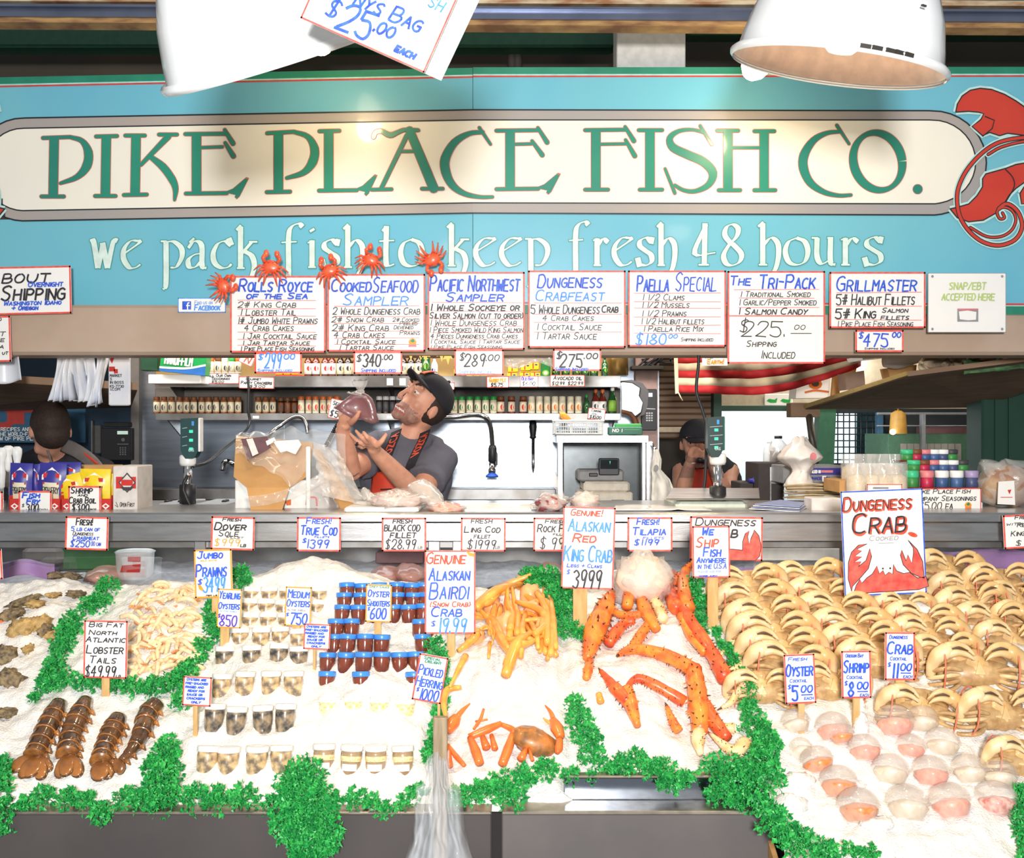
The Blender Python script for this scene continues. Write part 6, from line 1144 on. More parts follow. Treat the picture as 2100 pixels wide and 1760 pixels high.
# the bagged steak held up
def steak():
    t = thing('bagged_steak', 'dark red slab of fish in a tied clear bag held up above the counter', 'bagged fish', z8(420, 640, 3.99))
    q = [(148, 452), (215, 395), (285, 340), (340, 302), (400, 276), (500, 268), (560, 296), (606, 345), (632, 405), (655, 500), (684, 612), (640, 634), (590, 636), (520, 606), (470, 584), (400, 580), (345, 570), (285, 535), (215, 490)]
    def slab(k, yf, yb, m, jag=0):
        mb = MB(); n = len(q); cx, cy = 430, 450; rings = []
        for y, s in ((yf+.012, .6), (yf, .93), (yf+.015, 1), (yb-.012, 1), (yb, .9), (yb, .5)):
            rings.append([z8(cx+(a-cx)*s*k, cy+(b-cy)*s*k, y)+V((0, .012*nz(a*.02, b*.02, y*30), 0)) for a, b in q])
        vs = [p for r in rings for p in r]; fs = [(j*n+i, j*n+(i+1) % n, j*n+n+(i+1) % n, j*n+n+i) for j in range(5) for i in range(n)]
        fs += [tuple(range(n-1, -1, -1)), tuple(range(5*n, 6*n))]
        mb.add(vs, fs, 0, True); return mb
    slab(1, 3.965, 4.03, MEAT).build('steak', [mat('steak flesh', (124, 52, 60), .4, c2=(104, 44, 48), scale=9, coat=.5)], t)
    mb = slab(1.035, 3.958, 4.038, 0)
    neck = [z8(455, 300, 4.0), z8(462, 262, 4.0), z8(466, 235, 4.0), z8(462, 190, 4.0), z8(458, 120, 4.0)]
    mb2 = MB(); mb2.tube(smooth(neck, 4), [.05, .018, .009, .02, .034], 18); 
    for i, v in enumerate(mb2.v): mb2.v[i] = tuple(V(v)+V((nz(v[0]*70, v[2]*30, 1)*.006, nz(v[0]*70, v[2]*30, 4)*.006, nz(v[0]*90, v[1]*90, 2)*.008)))
    mb2.build('bag_neck', [FILMW], t); mb.build('clear_bag', [mat('tight film', (250, 244, 244), .1, alpha=.07, coat=1, bump=.4, bscale=30)], t)
steak()
def worker():
    root = thing('person', 'person in a dark cap and orange apron raising both hands to the mouth', 'person', (P(1440, 0, 5.6).x, 5.6, 0))
    c = P(1428, 912, 5.5); fwd, up = (-.12, -.98, -.1), (-.02, -.1, 1); k = 1.0
    mb = MB(); L, R = headparts(mb, c, fwd, up, k); ch = P(1448, 1000, 5.62); hp = V((P(1448, 0, 5.6).x, 5.62, .9))
    mb.tube([L(0, -.02, -.04), P(1438, 958, 5.6)], [.058, .062], 14); mb.blob(ch, (.18, .1, .2), 16, 10); mb.tube([ch, hp], [.15, .15], 14)
    for s in (-1, 1): mb.tube([hp+V((s*.09, 0, 0)), hp+V((s*.1, 0, -.84))], [.09, .05], 10); mb.blob(hp+V((s*.1, -.05, -.86)), (.045, .12, .035), 10, 6)
    for s, sh, el, wr, pm in ((-1, P(1398, 965, 5.62), P(1398, 1018, 5.42), P(1415, 950, 5.34), P(1424, 930, 5.36)), (1, P(1496, 965, 5.62), P(1490, 1018, 5.42), P(1462, 955, 5.34), P(1452, 936, 5.36))):
        mb.tube([sh, el], [.055, .045], 12); mb.tube([el, el.lerp(wr, .4), wr], [.043, .042, .029], 12)
        tip = lambda dx, dy: P(pm_u+dx, pm_v+dy, 5.34)
        pm_u, pm_v = (1424, 930) if s < 0 else (1452, 936); d = -s
        hand(mb, pm, wr, [[P(pm_u+d*2, pm_v-4+6*j, 5.34), P(pm_u+d*8, pm_v-8+6*j, 5.31), P(pm_u+d*13, pm_v-5+5*j, 5.32)] for j in range(4)], [P(pm_u, pm_v+4, 5.33), P(pm_u+d*6, pm_v+8, 5.31), P(pm_u+d*11, pm_v+6, 5.31)])
    b = remesh(mb, .008, 3); skinmat(b, c, fwd, up, k, True, False); b.build('body', [SKIN, STUB, LIP, TEETH], root); eyes(root, L, k)
    m = MB(); m.blob(L(0, -.022, .018), (.081, .09, .098), 18, 12, R=R); m.build('hair', [HAIR], root)
    m = MB(); m.blob(ch, (.2, .125, .2), 16, 10); m.tube([ch, hp], [.18, .17], 16, flat=.7, up=(0, 1, 0))
    for s in (-1, 1): m.tube([P(1436+s*16, 968, 5.62), P(1448+s*46, 975, 5.62), P(1448+s*47, 1000, 5.55)], [.08, .08, .07], 12)
    remesh(m, .012, 4).build('shirt', [BLKC], root)
    m = MB()
    for s in (-1, 1): m.tube([hp+V((s*.07, 0, .05)), hp+V((s*.1, 0, -.82))], [.12, .08], 12)
    remesh(m, .016, 2).build('trousers', [BLKC], root)
    m = MB(); m.grid(lambda s, t_: P(1408+66*s-4*t_+14*t_*s, 962+95*t_, 5.46+.04*(2*s-1)**2), 10, 10); o = m.build('apron', [APR], root); md = o.modifiers.new('s', 'SOLIDIFY'); md.thickness = .004
    s_, f, u, R = frame(fwd, up); cc = L(0, -.01, .045); m = MB(); n = 20; vs = []
    for j in range(8):
        th = math.pi*.52*j/7
        for i in range(n): a = 2*math.pi*i/n; vs.append(cc+R @ V((math.sin(th)*math.cos(a)*.088, math.sin(th)*math.sin(a)*.108, math.cos(th)*.09)))
    m.add(vs, [(j*n+i, j*n+n+i, j*n+n+(i+1) % n, j*n+(i+1) % n) for j in range(7) for i in range(n)], 0, True); m.build('cap', [BLKC], root)
    m = MB(); m.grid(lambda a, b_: cc+R @ V(((a-.5)*.14*(1-.3*b_), .1*math.sqrt(max(0, 1-((a-.5)*1.4)**2))+.06*b_, .006-.02*b_)), 10, 5); o = m.build('cap_visor', [BLKC], root); md = o.modifiers.new('s', 'SOLIDIFY'); md.thickness = .005
    mb = MB(); mb.tube([P(1430, 944, 5.3), P(1446, 946, 5.3)], .014, 12); o = mb.build('dark_cup', [BLKP], origin=P(1438, 950, 5.3)); tag(o, 'small dark object held at the mouth by the capped worker', 'cup')
worker()
def backman():
    root = thing('person', 'person seen from behind with short brown hair and grey straps over a black shirt', 'person', (P(110, 0, 4.75).x, 4.75, 0))
    c = P(102, 884, 4.62); fwd, up = (-.55, .8, -.22), (-.12, .18, .97); k = 1.02
    mb = MB(); L, R = headparts(mb, c, fwd, up, k); ch = P(118, 1000, 4.75); hp = V((P(118, 0, 4.75).x, 4.76, .9))
    mb.tube([L(0, -.02, -.03), P(108, 925, 4.68), P(112, 950, 4.72)], [.06, .058, .09], 14); mb.blob(ch, (.19, .11, .2), 16, 10); mb.tube([ch, hp], [.15, .15], 14)
    for s in (-1, 1):
        mb.tube([hp+V((s*.09, 0, 0)), hp+V((s*.1, 0, -.84))], [.09, .05], 10); mb.blob(hp+V((s*.1, .05, -.86)), (.045, .12, .035), 10, 6)
        sh = P(118+s*82, 968, 4.76); el = sh+V((s*.03, .06, -.27)); wr = el+V((-s*.05, .24, .0)); mb.tube([sh, el], [.055, .045], 12); mb.tube([el, wr], [.043, .03], 12)
        pm = wr+V((-s*.01, .07, 0)); hand(mb, pm, wr, [[pm+V((x, .03, 0)), pm+V((x, .06, -.01)), pm+V((x*.9, .085, -.03))] for x in (-.03, -.01, .01, .03)], [pm+V((-s*.03, -.01, 0)), pm+V((-s*.05, .02, -.01)), pm+V((-s*.05, .045, -.02))], side=(1, 0, 0))
    b = remesh(mb, .008, 3); skinmat(b, c, fwd, up, k, False, False); b.build('body', [SKIN, STUB, LIP, TEETH], root); eyes(root, L, k)
    m = MB(); m.blob(L(0, -.02, .03), (.083, .096, .1), 20, 14, R=R, amp=.06, fr=30); m.blob(L(0, -.045, -.02), (.074, .06, .07), 18, 12, R=R); m.build('hair', [HAIR], root)
    m = MB(); m.blob(ch, (.21, .135, .2), 16, 10); m.tube([ch, hp], [.19, .18], 16, flat=.72, up=(0, 1, 0)); m.tube([P(112, 936, 4.7), P(114, 955, 4.73)], [.085, .1], 14)
    for s in (-1, 1): sh = P(118+s*82, 968, 4.76); m.tube([P(116+s*20, 945, 4.72), sh, sh+V((s*.02, .04, -.2))], [.075, .085, .075], 12)
    remesh(m, .012, 4).build('shirt', [BLKC], root)
    m = MB()
    for s in (-1, 1): m.tube([hp+V((s*.07, 0, .05)), hp+V((s*.1, 0, -.82))], [.12, .08], 12)
    remesh(m, .016, 2).build('trousers', [BLKC], root)
    GS = mat('grey webbing', (120, 112, 108), .8)
    for pts, w, m_ in (([P(128, 912, 4.62), P(158, 926, 4.58), P(190, 950, 4.57), P(215, 985, 4.58)], .032, GS), ([P(134, 908, 4.61), P(166, 926, 4.57), P(200, 952, 4.56)], .006, APR), ([P(96, 920, 4.58), P(104, 945, 4.56), P(112, 985, 4.57)], .005, GS)):
        sp = smooth(pts, 5); m = MB(); m.tube(sp, w, 8, flat=.25, up=(0, 1, 0)); m.build('strap', [m_], root)
backman()
# ================================================================== ICE DISPLAY
def zbase(Y): return .72+.512*(Y-2.5) if Y < 3.28 else .72+.512*.78-.12*(Y-3.28)
def base_pt(u, v):
    lo = 1.9
    for i in range(400):
        Y = 1.9+i*.004; z = H-(v-CY)/F*Y
        if z <= zbase(Y): return V(((u-CX)/F*Y, Y, z))
    return P(u, v, 3.4)
MND = []
for u, v, r, h in ((640, 1178, .13, .05), (640, 1178, .3, .05), (1060, 1395, .15, .06), (1070, 1340, .1, .02), (1290, 1430, .12, .045), (1375, 1320, .09, .04), (1250, 1480, .12, .02), (330, 1290, .14, .04), (200, 1480, .3, .02), (560, 1400, .12, .03), (760, 1385, .14, .035), (760, 1490, .13, .035), (560, 1520, .2, .012), (1480, 1290, .09, .02), (2060, 1400, .1, .03), (1900, 1270, .12, .03), (1780, 1230, .15, .03), (1560, 1200, .15, .03), (2000, 1190, .15, .03), (60, 1260, .2, .03)):
    p = base_pt(u, v); MND.append((p.x, p.y, r, h))
def ice(X, Y):
    z = zbase(Y)
    for mx, my, r, h in MND:
        d = ((X-mx)**2+(Y-my)**2)/(r*r)
        if d < 6: z += h*math.exp(-d)
    z += .018*noise.noise(V((X*6, Y*6, 1.3)))+.013*noise.noise(V((X*17, Y*17, 4.1)))+.006*noise.noise(V((X*40, Y*40, 6)))
    return z
def on_ice(u, v, lift=0):
    Y = 1.9; dx, dz = (u-CX)/F, -(v-CY)/F
    while Y < 3.48:
        if H+dz*Y <= ice(dx*Y, Y)+lift: break
        Y += .004
    return V((dx*Y, Y, H+dz*Y))
ICE = mat('crushed ice', (240, 237, 231), .35, c2=(229, 227, 226), scale=50, bump=.55, bscale=180, sss=0, coat=.25, detail=6)
def bed(label, x0, x1, y0, y1, lipz=None):
    st_ = .0065; nx, ny = int((x1-x0)/st_), int((y1-y0)/st_); mb = MB(); vs = []
    for j in range(ny+1):
        for i in range(nx+1):
            x, y = x0+(x1-x0)*i/nx, y0+(y1-y0)*j/ny
            e = min(x-x0, x1-x)/.03; e = -.018*(1-e) if e < 1 else 0
            f = (y-y0)/.03; f = -.02*(1-f) if f < 1 else 0
            z = ice(x, y)+e+f+.003*noise.noise(V((x*90, y*90, 2)))+.0014*noise.noise(V((x*190, y*190, 7)))
            vs.append((x, y, z))
    fs = [(j*(nx+1)+i, j*(nx+1)+i+1, (j+1)*(nx+1)+i+1, (j+1)*(nx+1)+i) for j in range(ny) for i in range(nx)]
    mb.add(vs, fs, 0, True)
    o = len(mb.v)   # front skirt
    mb.v += [(x0+(x1-x0)*i/nx, y0, zbase(y0)-.05) for i in range(nx+1)]
    for i in range(nx): mb.f.append((i, o+i, o+i+1, i+1)); mb.m.append(0); mb.s.append(False)
    ob = mb.build('crushed_ice', [ICE], origin=((x0+x1)/2, y0, zbase(y0)-.05)); tag(ob, label, 'ice', kind='stuff'); return ob
DX = (-1.75, -.845, -.205, .145, .62, 1.85)
bed('crushed ice bed under the lobster tails, prawns and shell oysters', DX[0], DX[1], 2.5, 3.44); bed('crushed ice bed around the white and blue lidded tubs', DX[1], DX[2], 2.5, 3.44)
bed('crushed ice bed heaped over the golden snow crab legs', DX[2], DX[3], 2.5, 3.44); bed('crushed ice bed under the spiny orange king crab legs', DX[3], DX[4], 2.56, 3.44); bed('crushed ice bed under the whole crabs and domed cups', DX[4], DX[5], 2.12, 3.44)
# display stand fronts
st_ = thing('display_stand', 'dark grey stainless stand with front panels carrying the ice', 'stand', (0, 2.5, 0))
LIPM = mat('worn steel lip', (206, 196, 180), .35, .9, c2=(170, 160, 148), scale=20)
xa = P(1008, 0, 2.47).x; xb = P(1029, 0, 2.47).x; z0 = P(0, 1670, 2.47).z
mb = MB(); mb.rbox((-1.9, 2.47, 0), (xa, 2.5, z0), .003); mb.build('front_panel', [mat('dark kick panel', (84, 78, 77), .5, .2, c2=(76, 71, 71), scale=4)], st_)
mb = MB(); mb.rbox((xb, 2.47, 0), (.61, 2.5, z0), .003); mb.build('front_panel', [PANEL], st_)
mb = MB(); mb.box((xa, 2.49, 0), (xb, 2.5, z0-.005)); mb.build('panel_gap', [mat('black gap', (40, 36, 36), .8)], st_)
mb = MB(); mb.rbox((-1.9, 2.465, z0), (xa, 2.52, z0+.007), .002); mb.rbox((xb, 2.465, z0), (.61, 2.56, z0+.009), .002); mb.build('steel_lip', [LIPM], st_)
zt = P(0, 1592, 2.55).z
mb = MB(); mb.rbox((DX[3]-.02, 2.54, z0+.008), (DX[4]-.02, 2.556, zt), .003); mb.build('polished_riser', [mat('polished steel', (150, 160, 178), .16, 1, c2=(138, 150, 170), scale=3)], st_)
mb = MB(); mb.rbox((DX[3]-.02, 2.534, zt), (DX[4]-.02, 2.562, zt+.006), .002); mb.build('riser_rim', [LIPM], st_)
mb = MB(); mb.prism([V((.60, 2.08, 0)), V((.60, 3.44, 0)), V((.60, 3.44, 1.05)), V((.60, 2.08, zbase(2.08)-.01))], (.012, 0, 0)); mb.prism([V((1.9, 2.08, 0)), V((.6, 2.08, 0)), V((.6, 2.08, zbase(2.08)-.02)), V((1.9, 2.08, zbase(2.08)-.02))], (0, .012, 0)); mb.build('side_board', [mat('tan side board', (176, 134, 84), .6)], st_)
mb = MB(); mb.box((-1.9, 2.52, .4), (1.9, 3.42, .42)); mb.box((-1.9, 3.43, 0), (1.9, 3.45, 1.06)); mb.build('inner_tray', [DSTEEL], st_)
# ------------------------------------------------------------------ inside the glass case
CI = MB()
def cas(x, y): return 1.085+.05*(y-3.6)+.02*noise.noise(V((x*5, y*5, 8)))+.008*noise.noise(V((x*22, y*22, 8)))
n1, n2 = 300, 28
CI.add([(-2.4+5*i/n1, 3.55+.52*j/n2, cas(-2.4+5*i/n1, 3.55+.52*j/n2)) for j in range(n2+1) for i in range(n1+1)], [(j*(n1+1)+i, j*(n1+1)+i+1, (j+1)*(n1+1)+i+1, (j+1)*(n1+1)+i) for j in range(n2) for i in range(n1)], 0, True)
lamp('case_fill_light', 'AREA', (0, 3.8, 1.3), 5, (.92, .97, 1), 4, .1, aim=(0, 3.75, 1))  # unseen lamp, added only to brighten the inside of the case
o = CI.build('crushed_ice', [mat('case ice', (206, 204, 206), .4, c2=(176, 176, 182), scale=40, bump=.5, bscale=120)], origin=(0, 3.6, 1.08)); tag(o, 'crushed ice inside the glass case behind the price cards', 'ice', kind='stuff')
FILLET = mat('pink fillet', (212, 140, 122), .35, c2=(226, 172, 156), scale=18, stretch=(1, 4, 1), coat=.4)
for i, (u, v, w) in enumerate(((215, 1182, 34), (590, 1170, 30), (650, 1160, 34), (790, 1172, 30), (845, 1150, 34), (835, 1180, 28), (1130, 1160, 30), (1960, 1140, 60), (2060, 1146, 50))):
    p = P(u, v, 3.72); p.z = cas(p.x, 3.72)+.02; mb = MB(); mb.blob(p, (w/580, .1, .028), 16, 8, amp=.3, fr=8, seed=i); o = mb.build('fish_fillet', [FILLET], origin=p-V((0, 0, .028)))
    tag(o, ('pink fish fillet behind the glass under the true cod card', 'pink fish fillet behind the glass, left of the heaped ice', 'pink fish fillet behind the glass, above the heaped ice', 'pink fish fillet behind the glass under the black cod card', 'dark pink fillet behind the glass beside the Alaskan crab card', 'lower pink fillet beside the Alaskan crab card', 'pink fillet behind the glass by the parsley under the rock fish card', 'large dark red fillet behind the glass right of the drawn crab sign', 'dark red fillet behind the glass near the right frame edge')[i] if i else 'salmon pink slab behind the glass in front of the white bucket', 'fish')
LIL = mat('lilac liner', (206, 160, 214), .5, c2=(190, 146, 206), scale=6)
for lab, u0, u1, v0, v1 in (('lilac plastic liner glimpsed at the left end of the glass case', -40, 112, 1152, 1184), ('lilac plastic liner behind the whole crabs in the glass case', 1495, 1640, 1160, 1192), ('lilac plastic liner right of the drawn crab sign', 1905, 2130, 1128, 1170)):
    sheet('plastic_liner', lab, 'liner', lambda s, t_, a=u0, b=u1, c=v0, d=v1: P(a+(b-a)*s, c+(d-c)*t_+5*math.sin(s*8), 3.6+.03*math.sin(s*11)+.05*(1-t_)), 20, 6, [LIL])
t = thing('bucket', 'white bucket with red lettering behind the glass, left part of the case', 'bucket', P(277, 1190, 3.66))
mb = MB(); a = P(277, 1186, 3.74); mb.lathe([(.058, 0), (.062, .02), (.066, .09), (.07, .095), (.06, .1)], 24, Matrix.Translation(a)); fn = lambda u, v, off=0: P(u, v, 3.666-off); mb.poly([(262, 1142), (288, 1142), (287, 1152), (262, 1152)], fn, .004, 1); mb.poly([(250, 1160), (288, 1157), (286, 1174), (246, 1174)], fn, .005, 1); mb.build('bucket_body', [WHT, REDC], t)
pbox('green_carton', 'dark green carton behind the glass left of the bucket', 'box', 128, 1120, 248, 1168, 3.85, .15, [mat('forest card', (52, 96, 52), .6)])
pbox('grey_tub', 'grey rounded tub behind the glass at the far left', 'tub', 40, 1120, 127, 1160, 3.83, .15, [mat('taupe tub', (110, 104, 98), .6)], r=.04)
pbox('dark_pan', 'dark red pan behind the glass under the black cod card', 'pan', 770, 1133, 868, 1156, 3.95, .1, [mat('dark maroon', (110, 70, 72), .5)])
pbox('pale_pan', 'pale beige pan behind the glass right of the drawn claw', 'pan', 1560, 1124, 1722, 1150, 3.9, .12, [mat('beige pan', (214, 204, 190), .5)])
# ------------------------------------------------------------------ tubs of oysters
OYS = mat('oysters in clear tub', (226, 192, 142), .25, c2=(120, 106, 92), scale=55, coat=1, detail=2); OYD = mat('dark oysters in clear tub', (170, 148, 118), .25, c2=(60, 60, 62), scale=45, coat=1, detail=2)
AMB = mat('amber shooter cup', (126, 62, 42), .15, c2=(96, 44, 34), scale=20, coat=1); HER = mat('herring in jar', (178, 150, 116), .2, c2=(150, 120, 92), scale=30, coat=1); SEED = mat('mustard seeds', (216, 184, 112), .3, c2=(250, 236, 190), scale=160, coat=1)
LIDW = mat('white tub lid', (248, 247, 244), .35); LIDB = mat('blue tub lid', (58, 132, 220), .3, c2=(70, 146, 228), scale=30, coat=.4)
def tub(label, grp, r, h, m, lm, name='oyster_tub', cat='tub', label2=None, extra=None):
    root = thing(name, label, cat, (0, 0, 0), grp)
    mb = MB(); mb.lathe([(r*.82, 0), (r*.85, .002), (r*.94, h*.85), (r*.9, h)], 20); mb.build('tub_body', [m], root)
    mb = MB(); mb.lathe([(r*.98, h-.002), (r, h), (r, h+.009), (r*.96, h+.012), (r*.9, h+.0105), (.002, h+.0105)], 22); mb.build('lid', [lm], root)
    if extra: extra(root)
    return root
def place_tubs(proto, items, h, k=1.0, tilt=-.22, sink=.72):
    for i, (u, v) in enumerate(items):
        Y0 = on_ice(u, v+30).y; p = on_ice(u, v+h*sink*F/Y0); p.z -= h*(1-sink); p.y += .018
        rot = (tilt+random.uniform(-.05, .05), random.uniform(-.05, .05), random.uniform(0, 6))
        rot = (Matrix.Rotation(tilt+random.uniform(-.05, .05), 4, 'X') @ Matrix.Rotation(random.uniform(-.05, .05), 4, 'Y')).to_euler()
        if i == 0: proto.location = p; proto.rotation_euler = rot
        else: dup(proto, p, rot)
h = .058
place_tubs(tub('white lidded tub of oysters in the lowest row, left of the big parsley bunch', 'white tubs, lowest row', .0285, h, OYS, LIDW), [(418, 1547), (463, 1549), (521, 1547), (571, 1546)], h, sink=.8)
place_tubs(tub('white lidded tub of dark oysters in the second row from the front', 'white tubs, second row', .0275, h, OYD, LIDW), [(433, 1459), (478, 1465), (535, 1462), (580, 1459)], h, sink=.92)
place_tubs(tub('white lidded tub of oysters in the third row, above the dark ones', 'white tubs, third row', .0275, h, OYS, LIDW), [(449, 1396), (496, 1391), (551, 1390), (598, 1390)], h, sink=.76)
place_tubs(tub('white lidded oyster tub half buried in the fourth row', 'white tubs, fourth row', .0275, h, OYD, LIDW), [(455, 1338), (512, 1336), (567, 1333), (609, 1338)], h, sink=.58)
place_tubs(tub('white lidded oyster tub in the fifth row, under the medium oysters card', 'white tubs, fifth row', .0265, h, OYS, LIDW), [(488, 1300), (530, 1299), (572, 1297), (610, 1302)], h, sink=.56)
for v, us, w in ((1268, (508, 545, 583), 'sixth'), (1240, (505, 542, 579, 645), 'seventh'), (1214, (512, 549, 586, 652), 'topmost')):
    place_tubs(tub('white lidded oyster tub in the %s row between the oyster cards' % w, 'white tubs, %s row' % w, .026, .05, OYS, LIDW), [(u, v+random.uniform(-2, 2)) for u in us], .05, sink=.5)
for v, us, w in ((1206, (710, 742, 776, 812, 842, 866), 'topmost'), (1226, (704, 739, 775, 812, 846, 872), 'second'), (1251, (698, 733, 770, 806, 838, 866), 'third'), (1281, (685, 718, 858, 874), 'fourth'), (1313, (682, 708, 746, 780, 866), 'fifth'), (1351, (668, 705, 742, 780, 818, 852), 'sixth'), (1391, (666, 738, 848), 'lowest')):
    place_tubs(tub('amber shooter cup with blue lid in the %s row of blue lids' % w, 'blue lidded cups, %s row' % w, .0245, .05, AMB, LIDB, 'shooter_cup', 'cup'), [(u, v+random.uniform(-1.5, 1.5)) for u in us],   .05, sink=.8 if w != 'lowest' else .4)
def hl(root):
    mb = MB(); mb.grid(lambda s, t_: V((.0262*math.sin((s-.5)*1.5), -.0262*math.cos((s-.5)*1.5), .014+.016*t_)), 8, 2); mb.build('paper_label', [PAPER], root)
    mb = MB(); mb.lathe([(.0262, .036), (.0268, .037), (.0268, .048), (.0262, .049)], 20, None, 0, True, (0, 0)); mb.build('seed_band', [SEED], root)
place_tubs(tub('herring jar with white lid and small paper label in the front row', 'front row of labelled herring jars', .0285, .062, HER, LIDW, 'herring_jar', 'jar', extra=hl), [(660, 1543), (715, 1545), (768, 1545), (825, 1547)], .062, sink=.8)
place_tubs(tub('herring jar buried to its white lid, below the blue lids', 'buried herring jars', .0275, .062, SEED, LIDW, 'herring_jar', 'jar'), [(668, 1444), (722, 1443), (776, 1445), (828, 1447)], .062, sink=.4)
# ------------------------------------------------------------------ parsley
PAR = mat('parsley green', (40, 160, 74), .45, c2=(28, 124, 60), scale=60); PARL = mat('light parsley', (70, 186, 90), .45, c2=(44, 160, 76), scale=60)
def clump(mb, c, r, n, rs, hang=0):
    for k in range(n):
        d = V((rs.gauss(0, 1), rs.gauss(-.25, .9), rs.gauss(.35-hang, .8))).normalized(); p = c+d*r*(rs.random()**.45)
        p.z -= hang*r*rs.random()
        w = rs.uniform(.0065, .0125); up = (d+V((rs.uniform(-.6, .6), rs.uniform(-.6, .6), rs.uniform(-.3, .8)))).normalized(); sd = up.cross(V((rs.uniform(-1, 1), rs.uniform(-1, 1), rs.uniform(-1, 1)))).normalized(); nn = up.cross(sd)
        m = 1 if rs.random() < .45 else 0
        # curled three lobed leaflet
        vs = [p-up*w*.4, p-sd*w*.75+up*w*.25+nn*w*.35, p-sd*w*.3+up*w*.5-nn*w*.2, p+up*w*1.1+nn*w*.4, p+sd*w*.3+up*w*.5-nn*w*.25, p+sd*w*.75+up*w*.2+nn*w*.35, p+up*w*.25+nn*w*.1]
        mb.add(vs, [(0, 1, 6), (1, 2, 6), (2, 3, 6), (3, 4, 6), (4, 5, 6), (5, 0, 6)], m)
        if k % 5 == 0: q = c+d*r*.25; mb.tube([q, q.lerp(p, .6)+V((0, 0, .003)), p], .0009, 4, m)
def parsley(label, pts, n=90, step=.03, lift=.012, hang=0, seed=1, free=None):
    rs = random.Random(seed); mb = MB(); P3 = []
    for a in pts:
        u, v, rp = a[:3]
        if len(a) > 3: p = P(u, v, a[3])
        else: p = on_ice(u, v+rp*.4); p.z += lift
        P3.append((p, rp*p.y/F))
    for i in range(len(P3)):
        p, r = P3[i]; clump(mb, p, r, int(n*.72*(r/.03)**1.6)+16, rs, hang)
        if i+1 < len(P3):
            q, r2 = P3[i+1]; L = (q-p).length
            if L < .3:
                m_ = int(L/(.7*(r+r2)/2+.012))
                for j in range(1, m_): f = j/m_; rr = (r*(1-f)+r2*f)*rs.uniform(.75, 1.1); clump(mb, p.lerp(q, f)+V((rs.uniform(-.01, .01), 0, rs.uniform(-.006, .01))), rr, int(n*.72*(rr/.03)**1.6)+16, rs, hang)
    c = sum((p for p, _ in P3), V((0, 0, 0)))/len(P3)
    o = mb.build('parsley', [PAR, PARL], origin=c); tag(o, label, 'parsley', kind='stuff'); return o
YE = 2.49
parsley('curly parsley row along the stand edge below the lobster tails', [(50, 1652, 20, YE), (90, 1638, 26, YE), (140, 1642, 26, YE), (180, 1648, 24, YE), (208, 1668, 24, 2.46), (260, 1640, 26, YE), (330, 1645, 38, YE), (400, 1640, 34, YE), (450, 1645, 34, YE), (500, 1640, 34, YE), (560, 1652, 26, YE)], 110, seed=2)
parsley('big parsley bunch hanging over the stand edge beside the herring jars', [(625, 1580, 44), (612, 1600, 50, 2.47), (640, 1640, 56, 2.45), (630, 1690, 52, 2.44), (660, 1700, 45, 2.43), (600, 1665, 50, 2.44), (630, 1735, 36, 2.43), (610, 1755, 22, 2.43)], 170, hang=.5, seed=3)
parsley('thin parsley along the edge under the labelled herring jars', [(690, 1645, 20, YE), (730, 1640, 26, YE), (765, 1648, 22, YE), (790, 1662, 22, 2.47), (830, 1650, 20, YE), (855, 1630, 22, YE)], 80, seed=4)
parsley('parsley row along the edge below the snow crab', [(925, 1640, 26, YE), (960, 1630, 30, YE), (1000, 1620, 30, YE), (1040, 1615, 38, YE), (1050, 1640, 28, 2.47), (1075, 1590, 22, YE)], 110, seed=5)
parsley('parsley trailing over the polished riser below the king crab', [(1085, 1600, 16, 2.55), (1120, 1580, 26, 2.56), (1170, 1592, 20, 2.55), (1210, 1596, 14, 2.55), (1275, 1575, 30, 2.57), (1305, 1562, 26, 2.57), (1360, 1585, 32, 2.53), (1372, 1608, 24, 2.51), (1420, 1596, 14, 2.55), (1470, 1580, 36, 2.55), (1510, 1590, 44, 2.54), (1480, 1630, 34, 2.51), (1540, 1610, 44, 2.52), (1520, 1650, 30, 2.49)], 120, seed=6)
parsley('parsley strip between the king crab bed and the crab bed', [(1540, 1420, 30), (1535, 1455, 20), (1550, 1490, 36), (1570, 1520, 30), (1560, 1560, 36), (1590, 1530, 14)], 110, seed=7)
parsley('parsley running down the wooden side of the domed cups bed', [(1575, 1600, 36, 2.46), (1560, 1650, 26, 2.42), (1585, 1685, 36, 2.36), (1610, 1710, 34, 2.33), (1640, 1735, 40, 2.3), (1690, 1748, 30, 2.3)], 120, seed=8)
parsley('upright parsley tuft between the snow crab mound and king crab', [(1180, 1448, 22), (1190, 1480, 32), (1205, 1515, 34), (1215, 1555, 30)], 120, seed=9)
parsley('parsley behind the golden snow crab legs at the top', [(1085, 1185, 24), (1120, 1190, 40), (1150, 1215, 36), (1150, 1255, 34), (1165, 1290, 26), (1190, 1305, 18)], 130, seed=10)
parsley('parsley strip left of the white lidded tubs', [(440, 1245, 16), (440, 1280, 24), (448, 1300, 22), (415, 1328, 22), (408, 1355, 16), (380, 1385, 28), (385, 1420, 24), (370, 1440, 24)], 100, seed=11)
parsley('parsley tufts among the shell oysters at the left', [(222, 1205, 26), (205, 1235, 28), (180, 1245, 22), (150, 1275, 26), (128, 1325, 28), (135, 1300, 14), (110, 1380, 26), (95, 1402, 24), (130, 1395, 30), (70, 1435, 12)], 100, seed=12)
parsley('parsley row behind the lobster tails card', [(170, 1405, 20), (240, 1405, 24), (275, 1412, 26), (310, 1412, 26), (345, 1405, 28), (375, 1395, 26)], 100, seed=13)
parsley('bushy parsley between the lobster tails and white tubs', [(345, 1530, 22), (338, 1555, 34), (310, 1575, 22), (340, 1590, 36), (330, 1620, 40, 2.5)], 130, seed=14)
